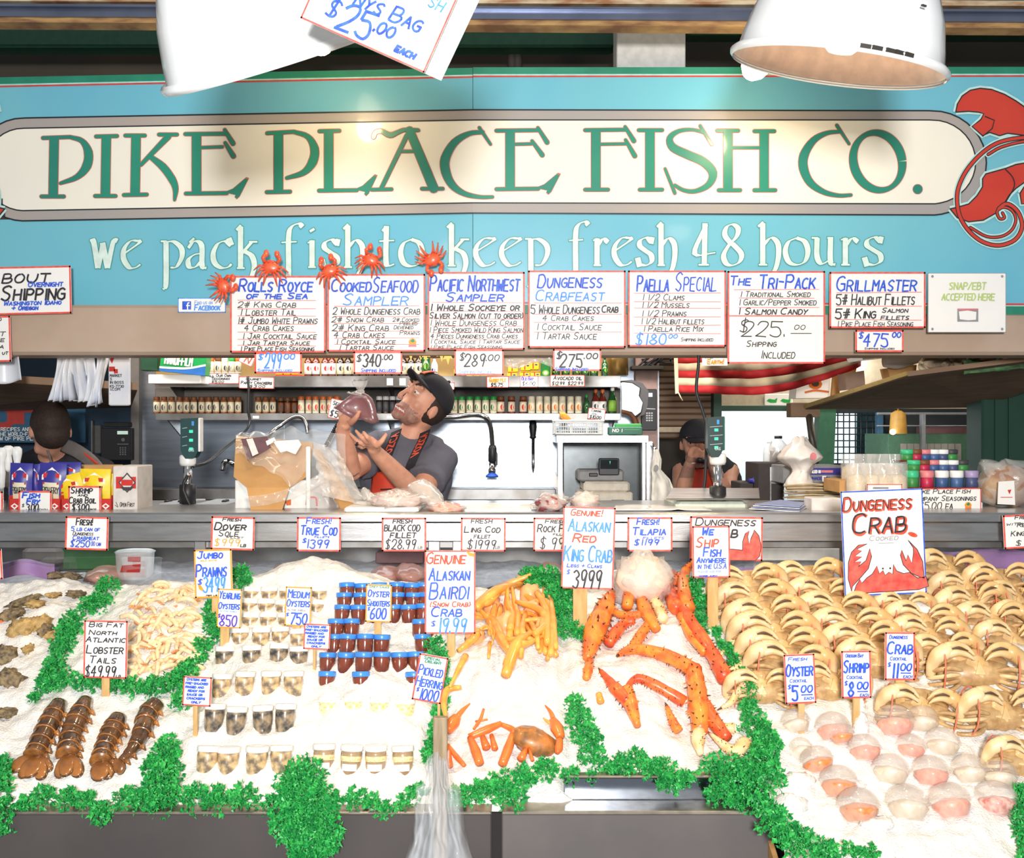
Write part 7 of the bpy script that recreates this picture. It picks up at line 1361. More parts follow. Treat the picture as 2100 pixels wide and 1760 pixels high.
parsley('parsley at the left frame edge beside the lobster fans', [(5, 1575, 24), (0, 1620, 26, 2.5), (6, 1660, 30, 2.47), (12, 1700, 14, 2.46)], 100, seed=15)
parsley('small parsley sprig behind the jumbo prawns card', [(492, 1180, 24), (500, 1200, 18)], 110, seed=16)
parsley('parsley beside the Alaskan crab stick', [(892, 1325, 22), (900, 1350, 24), (905, 1460, 14), (880, 1560, 14)], 100, seed=17)
parsley('parsley behind the wooden stick of the shipping card', [(1420, 1200, 24), (1428, 1240, 26), (1440, 1300, 12), (1468, 1300, 8), (1520, 1392, 16)], 100, seed=18)
parsley('parsley sprigs on the near ice at the bottom right', [(1680, 1752, 16), (1785, 1756, 18), (2095, 1630, 16), (2098, 1760, 14)], 80, seed=19)
# ------------------------------------------------------------------ snow crab
SNOW = mat('golden snow crab', (248, 178, 84), .35, c2=(240, 152, 64), scale=30, coat=.4); PEACH = mat('peach crab flesh', (244, 178, 122), .4, c2=(236, 156, 100), scale=20, coat=.3); ORNG = mat('orange crab leg', (240, 128, 58), .35, c2=(228, 106, 46), scale=24, coat=.4)
def path(pts, dy0=.03, dy1=.03):
    out = []
    n = len(pts)
    for i, a in enumerate(pts):
        p = on_ice(a[0], a[1]); d = a[2] if len(a) > 2 else dy0+(dy1-dy0)*i/max(1, n-1); out.append(P(a[0], a[1], p.y-d))
    return out
def leg(name, label, cat, pts, w, m, grp, dy=.03, spikes=0, joints=(), seed=0, tip=None, flat=1.0):
    q = path(pts, dy, dy); sp = smooth(q, 5) if len(q) > 2 else [q[0].lerp(q[1], i/6) for i in range(7)]
    Y = q[0].y; ws = interp([x*Y/F/2 for x in (w if isinstance(w, (list, tuple)) else [w])] if isinstance(w, (list, tuple)) else w*Y/F/2, len(sp)); rs = random.Random(seed); mb = MB()
    mb.tube(sp, [x*(1+.06*rs.uniform(-1, 1)) for x in ws], 10)
    for i, p in enumerate(sp):
        if spikes and i:
            for _ in range(spikes):
                d = V((rs.uniform(-1, 1), rs.uniform(-1, .1), rs.uniform(-1, 1))); t_ = (sp[i]-sp[i-1]).normalized(); d = (d-t_*d.dot(t_)).normalized(); p2 = sp[i-1].lerp(p, rs.random()); r = ws[i]
                mb.tube([p2+d*r*.7, p2+d*r*1.32+t_*r*.2], [r*.16, r*.03], 5, 1 if rs.random() < .5 else 0)
    if tip: mb.tube([sp[0], sp[0]+(sp[0]-sp[1]).normalized()*.014], [ws[0]*.8, .001], 6, 1)
    c = sum(sp, V((0, 0, 0)))/len(sp); o = mb.build(name, [m, mat('dark crab tip', (96, 56, 40), .4)], origin=c); return tag(o, label, cat, grp)
SL = [([(978, 1240), (1010, 1215), (1050, 1195), (1085, 1182)], [16, 20, 16, 6]), ([(1040, 1200), (1075, 1185), (1095, 1175)], [12, 10, 4]), ([(1040, 1205), (1042, 1240), (1050, 1260), (1046, 1290)], [8, 10, 16, 14]), ([(1050, 1205), (1056, 1240), (1062, 1262), (1060, 1300)], [7, 10, 14, 12]),
 ([(1070, 1215), (1095, 1235), (1112, 1262), (1108, 1290)], [8, 16, 16, 12]), ([(1100, 1215), (1112, 1232), (1122, 1262), (1122, 1320)], [10, 14, 16, 12]), ([(1114, 1196), (1114, 1225)], [3, 7]), ([(1132, 1202), (1125, 1225)], [3, 7]), ([(1065, 1256), (1095, 1262), (1108, 1290), (1120, 1340)], [8, 12, 16, 12]),
 ([(1130, 1230), (1134, 1270), (1140, 1330)], [10, 14, 10]), ([(980, 1245), (995, 1262), (1012, 1275), (1030, 1310), (1044, 1330)], [6, 10, 18, 16, 8]), ([(1015, 1240), (1010, 1270), (1005, 1300)], [10, 16, 10]), ([(980, 1300), (960, 1320), (940, 1335)], [18, 16, 10]), ([(985, 1290), (1000, 1285), (1012, 1310)], [6, 5, 3]),
 ([(1100, 1296), (1080, 1302), (1060, 1322), (1040, 1365)], [4, 12, 26, 20]), ([(1060, 1310), (1035, 1310), (1020, 1295)], [8, 12, 8]), ([(1085, 1245), (1075, 1275), (1090, 1300)], [10, 14, 8]), ([(955, 1345), (942, 1370), (922, 1410)], [14, 12, 6]), ([(945, 1410), (918, 1415), (910, 1440), (914, 1470)], [10, 16, 14, 8]), ([(1005, 1318), (1002, 1350)], [8, 6]), ([(960, 1270), (985, 1265), (1020, 1262)], [8, 14, 12]), ([(1070, 1330), (1068, 1350)], [12, 10]), ([(1085, 1270), (1100, 1300), (1104, 1330)], [9, 13, 8]), ([(1020, 1205), (1000, 1222), (985, 1236)], [10, 14, 10]), ([(1128, 1250), (1130, 1300), (1128, 1335)], [9, 12, 9])]
_rs = random.Random(77); SL += [([(a[0]+_rs.uniform(-14, 14)+(i % 3-1)*10, a[1]+_rs.uniform(2, 22)) for a in p], w) for i, (p, w) in enumerate(SL) if p[0][1] < 1300 and min(a[0] for a in p) > 968]
for i, (p, w) in enumerate(SL): leg('snow_crab_limb', 'slender golden snow crab leg in the pile beside the Alaskan crab card', 'crab leg', p, w, SNOW, 'golden snow crab legs', dy=.05+.02*((i*7) % 4), seed=i)
for i, (u, v, a, b) in enumerate(((1070, 1205, .032, .04), (1088, 1230, .035, .05), (1010, 1245, .03, .035), (1040, 1285, .035, .04), (1095, 1260, .03, .04), (975, 1310, .03, .03), (1110, 1300, .025, .04))):
    p = P(u, v, on_ice(u, v).y-.015); mb = MB(); mb.blob(p, (a, .025, b), 14, 10, amp=.35, seed=i); o = mb.build('snow_crab_cluster', [PEACH], origin=p); tag(o, 'peach shoulder lump of snow crab under the golden legs', 'crab', 'snow crab shoulder lumps')
# whole snow crab at the bus front
t = thing('snow_crab', 'whole orange snow crab half buried in ice below the mound', 'crab', on_ice(1090, 1550))
def part_leg(nm, pts, w, m, dy=.03):
    q = path(pts, dy, dy); sp = smooth(q, 4) if len(q) > 2 else q; mb = MB(); mb.tube(sp, interp([x*q[0].y/F/2 for x in w], len(sp)), 10); mb.build(nm, [m], t)
mb = MB(); c = on_ice(1100, 1520); c.y -= .02; mb.blob(c, (.07, .04, .035), 18, 10, amp=.25, R=Matrix.Rotation(.45, 3, 'Y')); mb.build('carapace', [mat('brown orange shell', (196, 124, 60), .4, c2=(120, 84, 50), scale=40, coat=.4)], t)
for p, w in (([(962, 1512), (1000, 1496), (1028, 1484)], [14, 18, 12]), ([(964, 1514), (975, 1540), (984, 1566)], [14, 20, 18]), ([(1052, 1506), (1042, 1536), (1030, 1568)], [14, 20, 18]), ([(1028, 1486), (1050, 1496), (1054, 1506)], [10, 14, 12]), ([(990, 1512), (998, 1534)], [12, 18]), ([(1008, 1508), (1015, 1536)], [9, 14]), ([(1080, 1535), (1068, 1558)], [10, 18]), ([(1085, 1535), (1092, 1560)], [6, 8]), ([(972, 1495), (985, 1476), (992, 1454)], [6, 8, 5]), ([(975, 1480), (1000, 1476)], [5, 4]), ([(918, 1528), (936, 1552), (952, 1570)], [8, 12, 9]), ([(918, 1530), (922, 1572)], [10, 14])): part_leg('leg', p, w, ORNG)
for (b, f1, f2) in (([(918, 1500), (930, 1482), (938, 1470)], [(938, 1470), (950, 1456), (964, 1443)], [(918, 1480), (912, 1462), (918, 1446)]), ([(1150, 1512), (1142, 1494), (1134, 1478)], [(1136, 1480), (1130, 1462), (1118, 1447)], [(1130, 1484), (1120, 1478), (1114, 1472)])):
    part_leg('claw', b, [18, 28, 18], ORNG, .035); part_leg('claw_finger', f1, [12, 9, 3], ORNG, .035); part_leg('claw_finger', f2, [9, 6, 2], SNOW, .035)
part_leg('claw_arm', [(1148, 1516), (1146, 1535), (1142, 1545)], [14, 18, 10], ORNG)
# ------------------------------------------------------------------ king crab
KING = mat('king crab orange', (244, 152, 60), .4, c2=(232, 104, 48), scale=26, coat=.3, bump=.25, bscale=60); KRED = mat('king crab red', (214, 76, 44), .4, c2=(236, 118, 56), scale=26, coat=.3, bump=.25, bscale=60); KCRM = mat('king crab cream', (248, 222, 178), .4, c2=(240, 188, 126), scale=26, coat=.3)
g = 'spiny king crab legs on ice'
for i, (lab, p, w, m, dy) in enumerate((
 ('broad orange king crab claw standing at the left, under the red king crab card', [(1256, 1214), (1240, 1250), (1222, 1290), (1210, 1330), (1204, 1350)], [14, 36, 42, 26, 14], KING, .04),
 ('king crab leg with curved tip rising before the wrapped bundle', [(1326, 1155), (1304, 1176), (1292, 1210), (1286, 1246)], [5, 18, 22, 18], KING, .06),
 ('bent king crab leg arching over the wrapped bundle', [(1322, 1190), (1345, 1184), (1368, 1208), (1388, 1248)], [8, 20, 26, 26], KRED, .07),
 ('king crab leg pointing up at the shipping card', [(1424, 1150), (1406, 1172), (1402, 1210), (1412, 1250)], [5, 18, 22, 24], KING, .06),
 ('short king crab stub beside the upward leg', [(1374, 1174), (1386, 1188), (1398, 1200)], [16, 22, 18], KRED, .055),
 ('long dark red king crab leg slanting down on the right', [(1386, 1220), (1412, 1268), (1442, 1315), (1466, 1350), (1488, 1392)], [10, 22, 26, 24, 28], KRED, .06),
 ('king crab leg lying under the long dark red one', [(1396, 1262), (1420, 1304), (1446, 1340)], [16, 22, 16], KING, .045),
 ('king crab leg at the centre top of the ice', [(1314, 1226), (1324, 1252), (1346, 1290)], [22, 24, 16], KING, .05),
 ('thin king crab joint lying flat under the bundle', [(1252, 1254), (1286, 1263), (1322, 1258)], [12, 16, 12], KING, .04),
 ('short red tipped king crab leg left of the centre', [(1302, 1272), (1280, 1280), (1262, 1300), (1248, 1320)], [12, 18, 22, 20], KRED, .04),
 ('slim king crab leg crossing below the centre leg', [(1330, 1278), (1314, 1304), (1296, 1328)], [14, 20, 16], KING, .04),
 ('king crab leg lying across the middle of the bed', [(1268, 1344), (1296, 1332), (1345, 1338), (1395, 1358), (1424, 1378)], [8, 20, 24, 26, 30], KING, .045),
 ('thick king crab leg running straight down to the front', [(1422, 1372), (1430, 1420), (1434, 1460), (1436, 1500)], [30, 34, 36, 26], KING, .05),
 ('king crab leg with black pointed tip in the lower middle', [(1280, 1412), (1308, 1392), (1345, 1406), (1404, 1440)], [4, 18, 20, 22], KRED, .035),
 ('king crab leg curving down the left of the ice mound', [(1232, 1376), (1262, 1412), (1290, 1440)], [8, 22, 26], KRED, .035),
 ('stout orange leg end at the foot of the left curve', [(1286, 1412), (1294, 1445), (1308, 1490)], [22, 26, 12], KING, .04),
 ('small king crab leg end in the lower ice', [(1368, 1450), (1380, 1480), (1392, 1500)], [8, 16, 18], KING, .03),
 ('red king crab leg ending at the pale claws', [(1442, 1442), (1464, 1480), (1492, 1514)], [26, 28, 20], KRED, .045),
 ('pale king crab claw at the front right', [(1456, 1504), (1484, 1528), (1510, 1542), (1530, 1520)], [5, 16, 24, 22], KCRM, .04),
 ('pale claw tip resting above the front right claw', [(1458, 1480), (1480, 1492), (1506, 1494)], [4, 14, 20], KCRM, .045),
 ('pale forked claw by the dark ice hollow', [(1480, 1452), (1500, 1440), (1512, 1420), (1526, 1408)], [6, 12, 14, 18], KCRM, .04),
 ('cream end of the thick leg at the front', [(1434, 1494), (1432, 1520), (1437, 1548)], [24, 24, 10], KCRM, .045),
 ('pale king crab body piece right of the red leg', [(1478, 1345), (1500, 1322), (1520, 1308)], [8, 14, 20], KCRM, .03),
 ('lower pale body piece beside the crab bed', [(1500, 1380), (1520, 1368), (1540, 1366)], [16, 20, 16], KCRM, .03),
 ('yellow leg end at the far left of the king crab bed', [(1210, 1356), (1206, 1375), (1202, 1392)], [14, 18, 12], KING, .03),
 ('small yellow crab bit in the ice at the left', [(1228, 1424), (1232, 1440)], [12, 14], SNOW, .02),
 ('king crab leg hanging down behind the centre', [(1340, 1228), (1352, 1250), (1360, 1270)], [18, 24, 18], KCRM, .04))):
    leg('king_crab_limb', lab, 'crab leg', p, [x*1.14 for x in w], m, g, dy, 0 if m is SNOW else 3, seed=i+50, tip=w[0] < 9)
bagged('cloudy plastic bundle of pale crab standing behind the king crab legs', P(1318, 1190, 3.22), (.085, .07, .075), mat('pale wrapped crab', (244, 222, 200), .5, c2=(226, 196, 176), scale=14), None, 12, 1.06, .3, 'bundle', 'wrapped_bundle', filmm=FILMW)
# ------------------------------------------------------------------ dungeness crabs
DUN = mat('dungeness tan', (206, 172, 122), .45, c2=(168, 130, 84), scale=34, coat=.3); DCR = mat('dungeness cream', (238, 214, 170), .4, c2=(210, 172, 114), scale=16, coat=.3); BANDM = mat('salmon rubber band', (236, 128, 100), .5)
DSL = mat('dark slit', (92, 70, 54), .6)
def crab_proto():
    r = thing('dungeness_crab', '', 'crab', (0, 0, 0), 'whole banded crabs stacked on ice')
    m = MB(); m.blob((0, .03, .0), (.088, .04, .05), 20, 12, amp=.12, fr=16); m.blob((0, .0, -.022), (.096, .03, .036), 20, 10, amp=.2, fr=20); m.build('carapace', [DUN], r)
    m = MB(); m.blob((0, -.006, -.012), (.036, .026, .036), 14, 10, amp=.2); m.prism([(-.012, -.034, -.03), (0, -.036, .004), (.012, -.034, -.03)], (0, .01, 0), 0); m.tube([(-.018, -.03, .02), (-.02, -.036, .03)], [.003, .004], 6); m.tube([(.018, -.03, .02), (.02, -.036, .03)], [.003, .004], 6); m.build('face', [DCR], r)
    for s in (-1, 1):
        m = MB(); m.tube(smooth([(s*.114, -.004, -.03), (s*.11, -.02, -.006), (s*.098, -.032, .014), (s*.078, -.04, .026), (s*.066, -.042, .029)], 4), [.011, .015, .02, .021, .016], 12)
        m.tube(smooth([(s*.078, -.044, .036), (s*.054, -.048, .041), (s*.03, -.048, .033), (s*.01, -.046, .014)], 4), [.012, .0105, .0075, .002], 8); m.tube(smooth([(s*.076, -.044, .017), (s*.052, -.05, .021), (s*.03, -.05, .015), (s*.013, -.048, .002)], 4), [.012, .009, .0065, .0015], 8)
        m.tube(smooth([(s*.074, -.0545, .027), (s*.05, -.057, .0315), (s*.028, -.054, .0245)], 4), [.001, .0036, .0012], 6, 1); m.build('claw', [DCR, DSL], r)
        for i in range(4):
            m = MB(); z = -.012-.017*i; m.tube(smooth([(s*.03, -.012+.006*i, -.02-.006*i), (s*.07, -.034+.006*i, z-.004), (s*.108, -.02+.006*i, z-.008), (s*.118, .005, z-.004)], 4), [.007, .0092, .0085, .005], 8, flat=.7); m.build('leg', [DCR if i == 1 else DUN], r)
        m = MB(); m.tube([(s*.088+.004*math.sin(a), -.004+.05*math.cos(a)-.006, -.012+.062*math.sin(a)) for a in [2*math.pi*i/20 for i in range(21)]], .0022, 5); m.build('rubber_band', [BANDM], r)
    return r
CR = [(1530, 1192, 160, 'topmost crab beside the shipping card stick'), (1655, 1182, 160, 'topmost crab left of the drawn crab sign'), (1935, 1160, 160, 'topmost crab right of the drawn crab sign'), (2045, 1186, 150, 'topmost crab near the right frame edge'),
 (1545, 1226, 165, 'second crab down beside the shipping card stick'), (1682, 1216, 160, 'second crab down left of the drawn crab sign'), (1975, 1198, 150, 'second crab down right of the drawn crab sign'), (2075, 1222, 150, 'second crab down at the right frame edge'),
 (1566, 1258, 175, 'third crab down in the column by the shipping card stick'), (1712, 1246, 165, 'third crab down left of the drawn crab sign'), (1985, 1234, 170, 'third crab down right of the drawn crab sign'), (1850, 1238, 130, 'crab tucked under the drawn crab sign'), (2090, 1256, 140, 'third crab down at the right frame edge'),
 (1584, 1290, 185, 'fourth crab down in the left column'), (1742, 1280, 170, 'fourth crab down in the second column'), (1890, 1268, 160, 'icy crab right of the drawn sign stick'), (2030, 1270, 165, 'fourth crab down in the right column'),
 (1600, 1324, 185, 'fifth crab down in the left column, ice on its claws'), (1765, 1308, 175, 'fifth crab down in the second column'), (1900, 1298, 165, 'crab behind the small crab cocktail card'), (2070, 1306, 160, 'fifth crab down in the right column'),
 (1620, 1356, 185, 'sixth crab down, just above the oyster cocktail card'), (1795, 1342, 180, 'crab behind the shrimp cocktail card'), (1930, 1330, 160, 'crab half hidden right of the crab cocktail card'),
 (2000, 1358, 190, 'fully visible crab facing out on open ice at the right'), (2046, 1446, 185, 'nearer crab with two bands below the open one'), (1885, 1440, 170, 'crab lying right of the crab cocktail stick'), (1700, 1392, 165, 'crab between the oyster and shrimp cocktail cards'), (2095, 1545, 170, 'half buried crab beside the domed cups at the right edge'), (1560, 1400, 150, 'crab lying low beside the parsley strip')]
cp = crab_proto(); rs = random.Random(4)
for i, (u, v, w, lab) in enumerate(CR):
    Y = on_ice(u, v+22).y-.02; p = P(u, v+6, Y); s = w*Y/F/.236
    rot = (-.35+rs.uniform(-.08, .08), rs.uniform(-.1, .1), rs.uniform(-.14, .14)); lab = 'cream banded ' + lab
    if i == 0: cp.location = p; cp.rotation_euler = rot; cp.scale = (s,)*3; cp['label'] = lab
    else: dup(cp, p, rot, s, lab)
def lump(u, v, r, k=1): p = on_ice(u, v); p.y -= .03; mb.blob(p, (r*1.2, r, r*.7), 14, 8, amp=.4, fr=10, seed=u)
for lab, L in (('loose ice scattered over the crabs left of the drawn sign', [(1640, 1300, .03), (1712, 1268, .04), (1625, 1318, .028), (1770, 1262, .03)]), ('loose ice scattered over the crabs right of the drawn sign', [(1880, 1250, .05), (1935, 1290, .05), (1990, 1300, .05), (2060, 1340, .05), (2085, 1180, .03), (1960, 1328, .03)])):
    mb = MB()
    for a in L: lump(*a)
    o = mb.build('loose_ice', [ICE]); tag(o, lab, 'ice', kind='stuff')
# ------------------------------------------------------------------ domed cups
FILLS = {'o': mat('orange cocktail', (228, 150, 90), .4, c2=(214, 120, 60), scale=50, coat=.5), 'p': mat('pink cocktail', (246, 176, 150), .4, c2=(238, 140, 120), scale=60, coat=.5), 'c': mat('pale cocktail', (232, 222, 204), .4, c2=(214, 196, 168), scale=40, coat=.5), 'r': mat('red flecked cocktail', (240, 200, 186), .4, c2=(196, 70, 56), scale=60, coat=.5)}
DOME = mat('clear dome', (222, 212, 204), .06, alpha=.36, coat=1, bump=.15, bscale=30, spec=1); CUPM = mat('clear cup', (226, 214, 204), .08, alpha=.3, coat=1, spec=.9)
def cup(label, u, v, w, f, tilt):
    Y = on_ice(u, v+w*.5).y; p = on_ice(u, v+w*.55); r = w*Y/F*.98; t = thing('domed_cup', label, 'cup', p, 'domed seafood cups')
    M = Matrix.Translation(p+V((0, 0, -r*.15))) @ Matrix.Rotation(-.5, 4, 'X') @ Matrix.Rotation(tilt, 4, 'Y')
    m = MB(); m.lathe([(r*.62, 0), (r*.66, .003), (r*.95, r*.75)], 22, M, 0, True, (1, 0)); m.build('cup_wall', [CUPM], t)
    m = MB(); m.lathe([(r*.58, .004), (r*.88, r*.55), (r*.8, r*.72), (r*.4, r*.86), (.002, r*.9)], 20, M); m.v = [tuple(V(q)+V((nz(q[0]*90, q[1]*90, q[2]*90), nz(q[1]*90, q[2]*90, 5), nz(q[2]*90, q[0]*90, 9)))*.004) for q in m.v]; m.build('seafood', [FILLS[f]], t)
    m = MB(); m.lathe([(r*1.02, r*.74), (r*1.02, r*.82), (r*.95, r*.84)]+[(r*.95*math.cos(a), r*.84+r*.78*math.sin(a)) for a in [math.pi/2*i/8 for i in range(1, 9)]], 26, M, 0, True, (0, 0)); m.build('dome_lid', [DOME], t)
for a in (('clear domed cup at the back left under the oyster cocktail card', 1637, 1482, 32, 'c', -.1), ('peach domed cup behind the ice peak under the shrimp card', 1712, 1494, 38, 'p', 0), ('peach domed cup right of the ice peak', 1838, 1482, 42, 'p', .1), ('pale domed cup at the back beside the crab cocktail stick', 1892, 1478, 36, 'c', .15), ('amber domed cup low behind the orange cups', 1730, 1508, 28, 'o', -.1), ('pale domed cup in the centre of the cups', 1777, 1538, 36, 'p', 0), ('orange-pink domed cup sunk in ice at the centre right', 1868, 1534, 32, 'p', .2), ('pale domed cup with pink edge right of centre', 1934, 1526, 38, 'c', .15), ('domed cup with a brownish filling, upper of the three orange cups', 1684, 1562, 36, 'o', -.15), ('orange domed cup, middle of the three orange cups', 1722, 1608, 42, 'o', .1), ('orange domed cup nearest the front of the three', 1764, 1658, 46, 'o', .05), ('greyish clear domed cup in the front centre', 1826, 1582, 40, 'c', .2), ('large clear domed cup nearest the front', 1864, 1652, 46, 'c', .1), ('pale pink domed cup behind the pink one', 1912, 1586, 40, 'p', .1), ('pink shrimp domed cup at the front right', 1958, 1648, 46, 'p', -.1), ('pale yellow domed cup behind the red flecked one', 1992, 1582, 38, 'c', .1), ('red flecked domed cup at the front right edge', 2046, 1644, 46, 'r', .1), ('clear domed cup at the right beside the half buried crab', 2052, 1592, 38, 'c', .15), ('small cup with green bits at the back left of the cups', 1648, 1536, 26, 'c', -.2)): cup(*a)
mb = MB()
for k in range(10): p = on_ice(1766, 1505-5*k); mb.blob(p+V((0, -.0, .004*k)), .024*(1-k*.08), 10, 6, amp=.4, seed=k)
for u, v, r in ((1640, 1600, .03), (1620, 1650, .035), (1800, 1690, .03), (1750, 1610, .022)): q = on_ice(u, v); mb.blob(q, (r*1.3, r, r*.6), 14, 8, amp=.4, seed=u)
o = mb.build('loose_ice', [ICE]); tag(o, 'peak of loose ice between the peach domed cups', 'ice', kind='stuff')
# ------------------------------------------------------------------ lobster tails, prawns, shell oysters
LOBD = mat('dark lobster shell', (58, 42, 30), .2, c2=(112, 74, 42), scale=34, coat=.8); LOBE = mat('amber lobster edge', (176, 112, 52), .3, c2=(120, 76, 40), scale=40, coat=.6); LOBF = mat('amber tail fan', (164, 104, 50), .25, c2=(112, 70, 36), scale=18, coat=.8)
def tail(label, pts, w, fan, fdir, spread, fl=1.0):
    q = path(pts, .03, .022); sp = smooth(q, 6); n = len(sp); Y = q[0].y; root = thing('lobster_tail', label, 'lobster tail', on_ice(pts[-1][0], pts[-1][1]), None)
    ws = interp([x*Y/F/2 for x in w], n); ns = 6
    for k in range(ns):
        a = int(k*(n-1)/ns); b = min(n-1, int((k+1)*(n-1)/ns)+1); seg = sp[a:b+1]
        m = MB(); r = [ws[a+i]*(.9+.16*(i/(len(seg)-1))) for i in range(len(seg))]; m.tube(seg, r, 16, 0); m.tube([seg[-1].lerp(seg[-2], .07), seg[-1]+(seg[-1]-seg[-2])*.02], [r[-1]*1.005, r[-1]*1.0], 16, 1)
        sd = V((1, 0, .1)); e = seg[-1]+sd*r[-1]*.95; m.tube([e, e+V((.012, -.002, -.012))], [.008, .002], 6, 1); m.build('tail_segment', [LOBD, LOBE], root)
    base = sp[-1]
    for j, (ang, L, wd) in enumerate(fan):
        ca = math.radians(ang); tip = P(pts[-1][0]+L*math.cos(ca), pts[-1][1]+L*math.sin(ca), on_ice(pts[-1][0]+L*math.cos(ca), pts[-1][1]+L*math.sin(ca)).y-.01-.004*(j == len(fan)-1))
        d = tip-base; mid = base.lerp(tip, .55); f = d.normalized(); nrm = V((0, -.75, .65)); s_ = f.cross(nrm).normalized(); u_ = s_.cross(f); R = Matrix((s_, f, u_)).transposed()
        m = MB(); m.blob(mid, (wd*Y/F/2, d.length*.56, .006), 16, 8, R=R); m.blob(mid+f*d.length*.08-u_*.003, (wd*Y/F/2*1.05, d.length*.54, .004), 16, 8, R=R, m=1); m.build('fan_lobe', [LOBF, LOBD], root)
tail('lobster tail with wide amber fan at the left, first in the row', [(122, 1442), (104, 1478), (86, 1515), (70, 1550)], [34, 44, 42, 40], [(150, 52, 30), (120, 46, 28), (70, 44, 30), (40, 40, 24), (105, 40, 40)], 0, 1)
tail('lobster tail second in the row, with crusty side and split fan', [(176, 1436), (160, 1472), (146, 1508), (138, 1548)], [30, 44, 42, 42], [(110, 44, 30), (60, 44, 30), (95, 38, 30)], 0, 1)
tail('frosted lobster tail third in the row, fan folded to a dark point', [(243, 1470), (230, 1500), (216, 1530), (206, 1562)], [36, 46, 40, 40], [(60, 34, 28), (120, 30, 22), (92, 34, 36)], 0, 1)
tail('lobster tail lying on its side under the parsley, fourth in the row', [(322, 1442), (302, 1466), (292, 1500), (272, 1536), (250, 1560)], [36, 42, 38, 24, 16], [(130, 26, 20), (100, 26, 18), (160, 24, 16)], 0, 1)
PRW = mat('pale prawn', (246, 220, 184), .35, c2=(236, 196, 148), scale=60, stretch=(1, 1, 1), coat=.5); PRG = mat('grey prawn', (214, 190, 162), .35, c2=(236, 206, 166), scale=60, coat=.5)
pp = thing('prawn', 'pale raw prawn in the heap behind the lobster tails card', 'prawn', (0, 0, 0), 'raw prawns heaped on ice')
m = MB(); m.tube(smooth([(-.04, 0, -.004), (-.02, -.004, .012), (.005, -.005, .014), (.025, -.002, .004), (.04, .002, -.012)], 4), [.0065, .0085, .0085, .007, .004], 10); m.build('prawn_body', [PRW], pp)
m = MB()
for s in (-1, 0, 1): m.blob((.048+.002*abs(s), s*.007, -.018), (.012, .005, .003), 8, 5)
m.build('tail_fan', [mat('prawn tail', (226, 160, 104), .4)], pp)
m = MB()
for i in range(5): m.tube([(-.02+.01*i, -.006, .0), (-.018+.01*i, -.012, -.012)], [.0016, .0008], 5)
m.build('prawn_legs', [PRG], pp); rs = random.Random(9)
for i in range(110):
    t_ = rs.random(); v = 1195+190*t_; u0 = 290-20*t_ if v < 1270 else 270; u1 = 400+15*(1-t_); u = rs.uniform(u0, u1)
    if 170 < u < 262 and v > 1260: continue
    p = on_ice(u, v); p.z += rs.uniform(-.005, .006); p.y -= .004; rot = (rs.uniform(-.7, .7), rs.uniform(-.5, .5), rs.uniform(0, 6.3))
    if i == 0: pp.location = p; pp.rotation_euler = rot
    else: dup(pp, p, rot, rs.uniform(.7, 1.0))
OSH = mat('oyster shell', (158, 136, 100), .7, c2=(86, 76, 62), scale=60, bump=.6, bscale=70); OSH2 = mat('tan oyster shell', (206, 172, 110), .6, c2=(160, 130, 84), scale=50, bump=.5, bscale=60)
for i, (u, v, w, h_, m, lab) in enumerate(((12, 1345, 28, 22, OSH, 'rough oyster at the left frame edge, upper one'), (25, 1395, 34, 22, OSH, 'rough clustered oyster at the left frame edge, middle one'), (18, 1462, 24, 10, OSH, 'rough oyster at the left frame edge beside the lobster tails'), (45, 1292, 34, 20, OSH2, 'tan oyster pair, left shell, on the ice'), (82, 1282, 30, 18, OSH2, 'tan oyster pair, right shell, on the ice'), (98, 1294, 16, 14, OSH, 'dark oyster tucked beside the tan pair'), (52, 1235, 36, 10, OSH, 'long dark oyster sloping across the ice at the left'), (25, 1262, 34, 12, OSH, 'dark oyster below the long sloping one'), (75, 1240, 20, 10, OSH2, 'small tan oyster right of the long dark one'), (112, 1222, 14, 6, OSH2, 'small oyster half sunk under the upper parsley'), (160, 1220, 22, 8, OSH, 'dark oyster left of the upper parsley tuft'), (118, 1182, 20, 8, OSH, 'dark oyster at the top of the ice by the glass'), (150, 1184, 24, 8, OSH, 'second dark oyster at the top of the ice by the glass'), (110, 1305, 16, 10, OSH2, 'small oyster under the tan pair'), (62, 1332, 10, 10, OSH2, 'tiny shell alone on the ice'))):
    p = on_ice(u, v); mb = MB(); k = p.y/F; mb.blob(p+V((0, -.01, .004)), (w*k*.85, .03, h_*k*.85), 18, 10, amp=.75, fr=12, seed=i*3.1, R=Matrix.Rotation(-.35 if i in (3, 4, 6, 7) else .1, 3, 'Y')); o = mb.build('oyster', [m], origin=p); tag(o, lab, 'oyster', 'oysters in the shell')
mb = MB(); p = on_ice(4, 1270); mb.blob(p, (.016, .02, .014), 12, 8, amp=.4); o = mb.build('red_lobster_claw', [KRED], origin=p); tag(o, 'bright red crab piece at the left frame edge', 'crab')
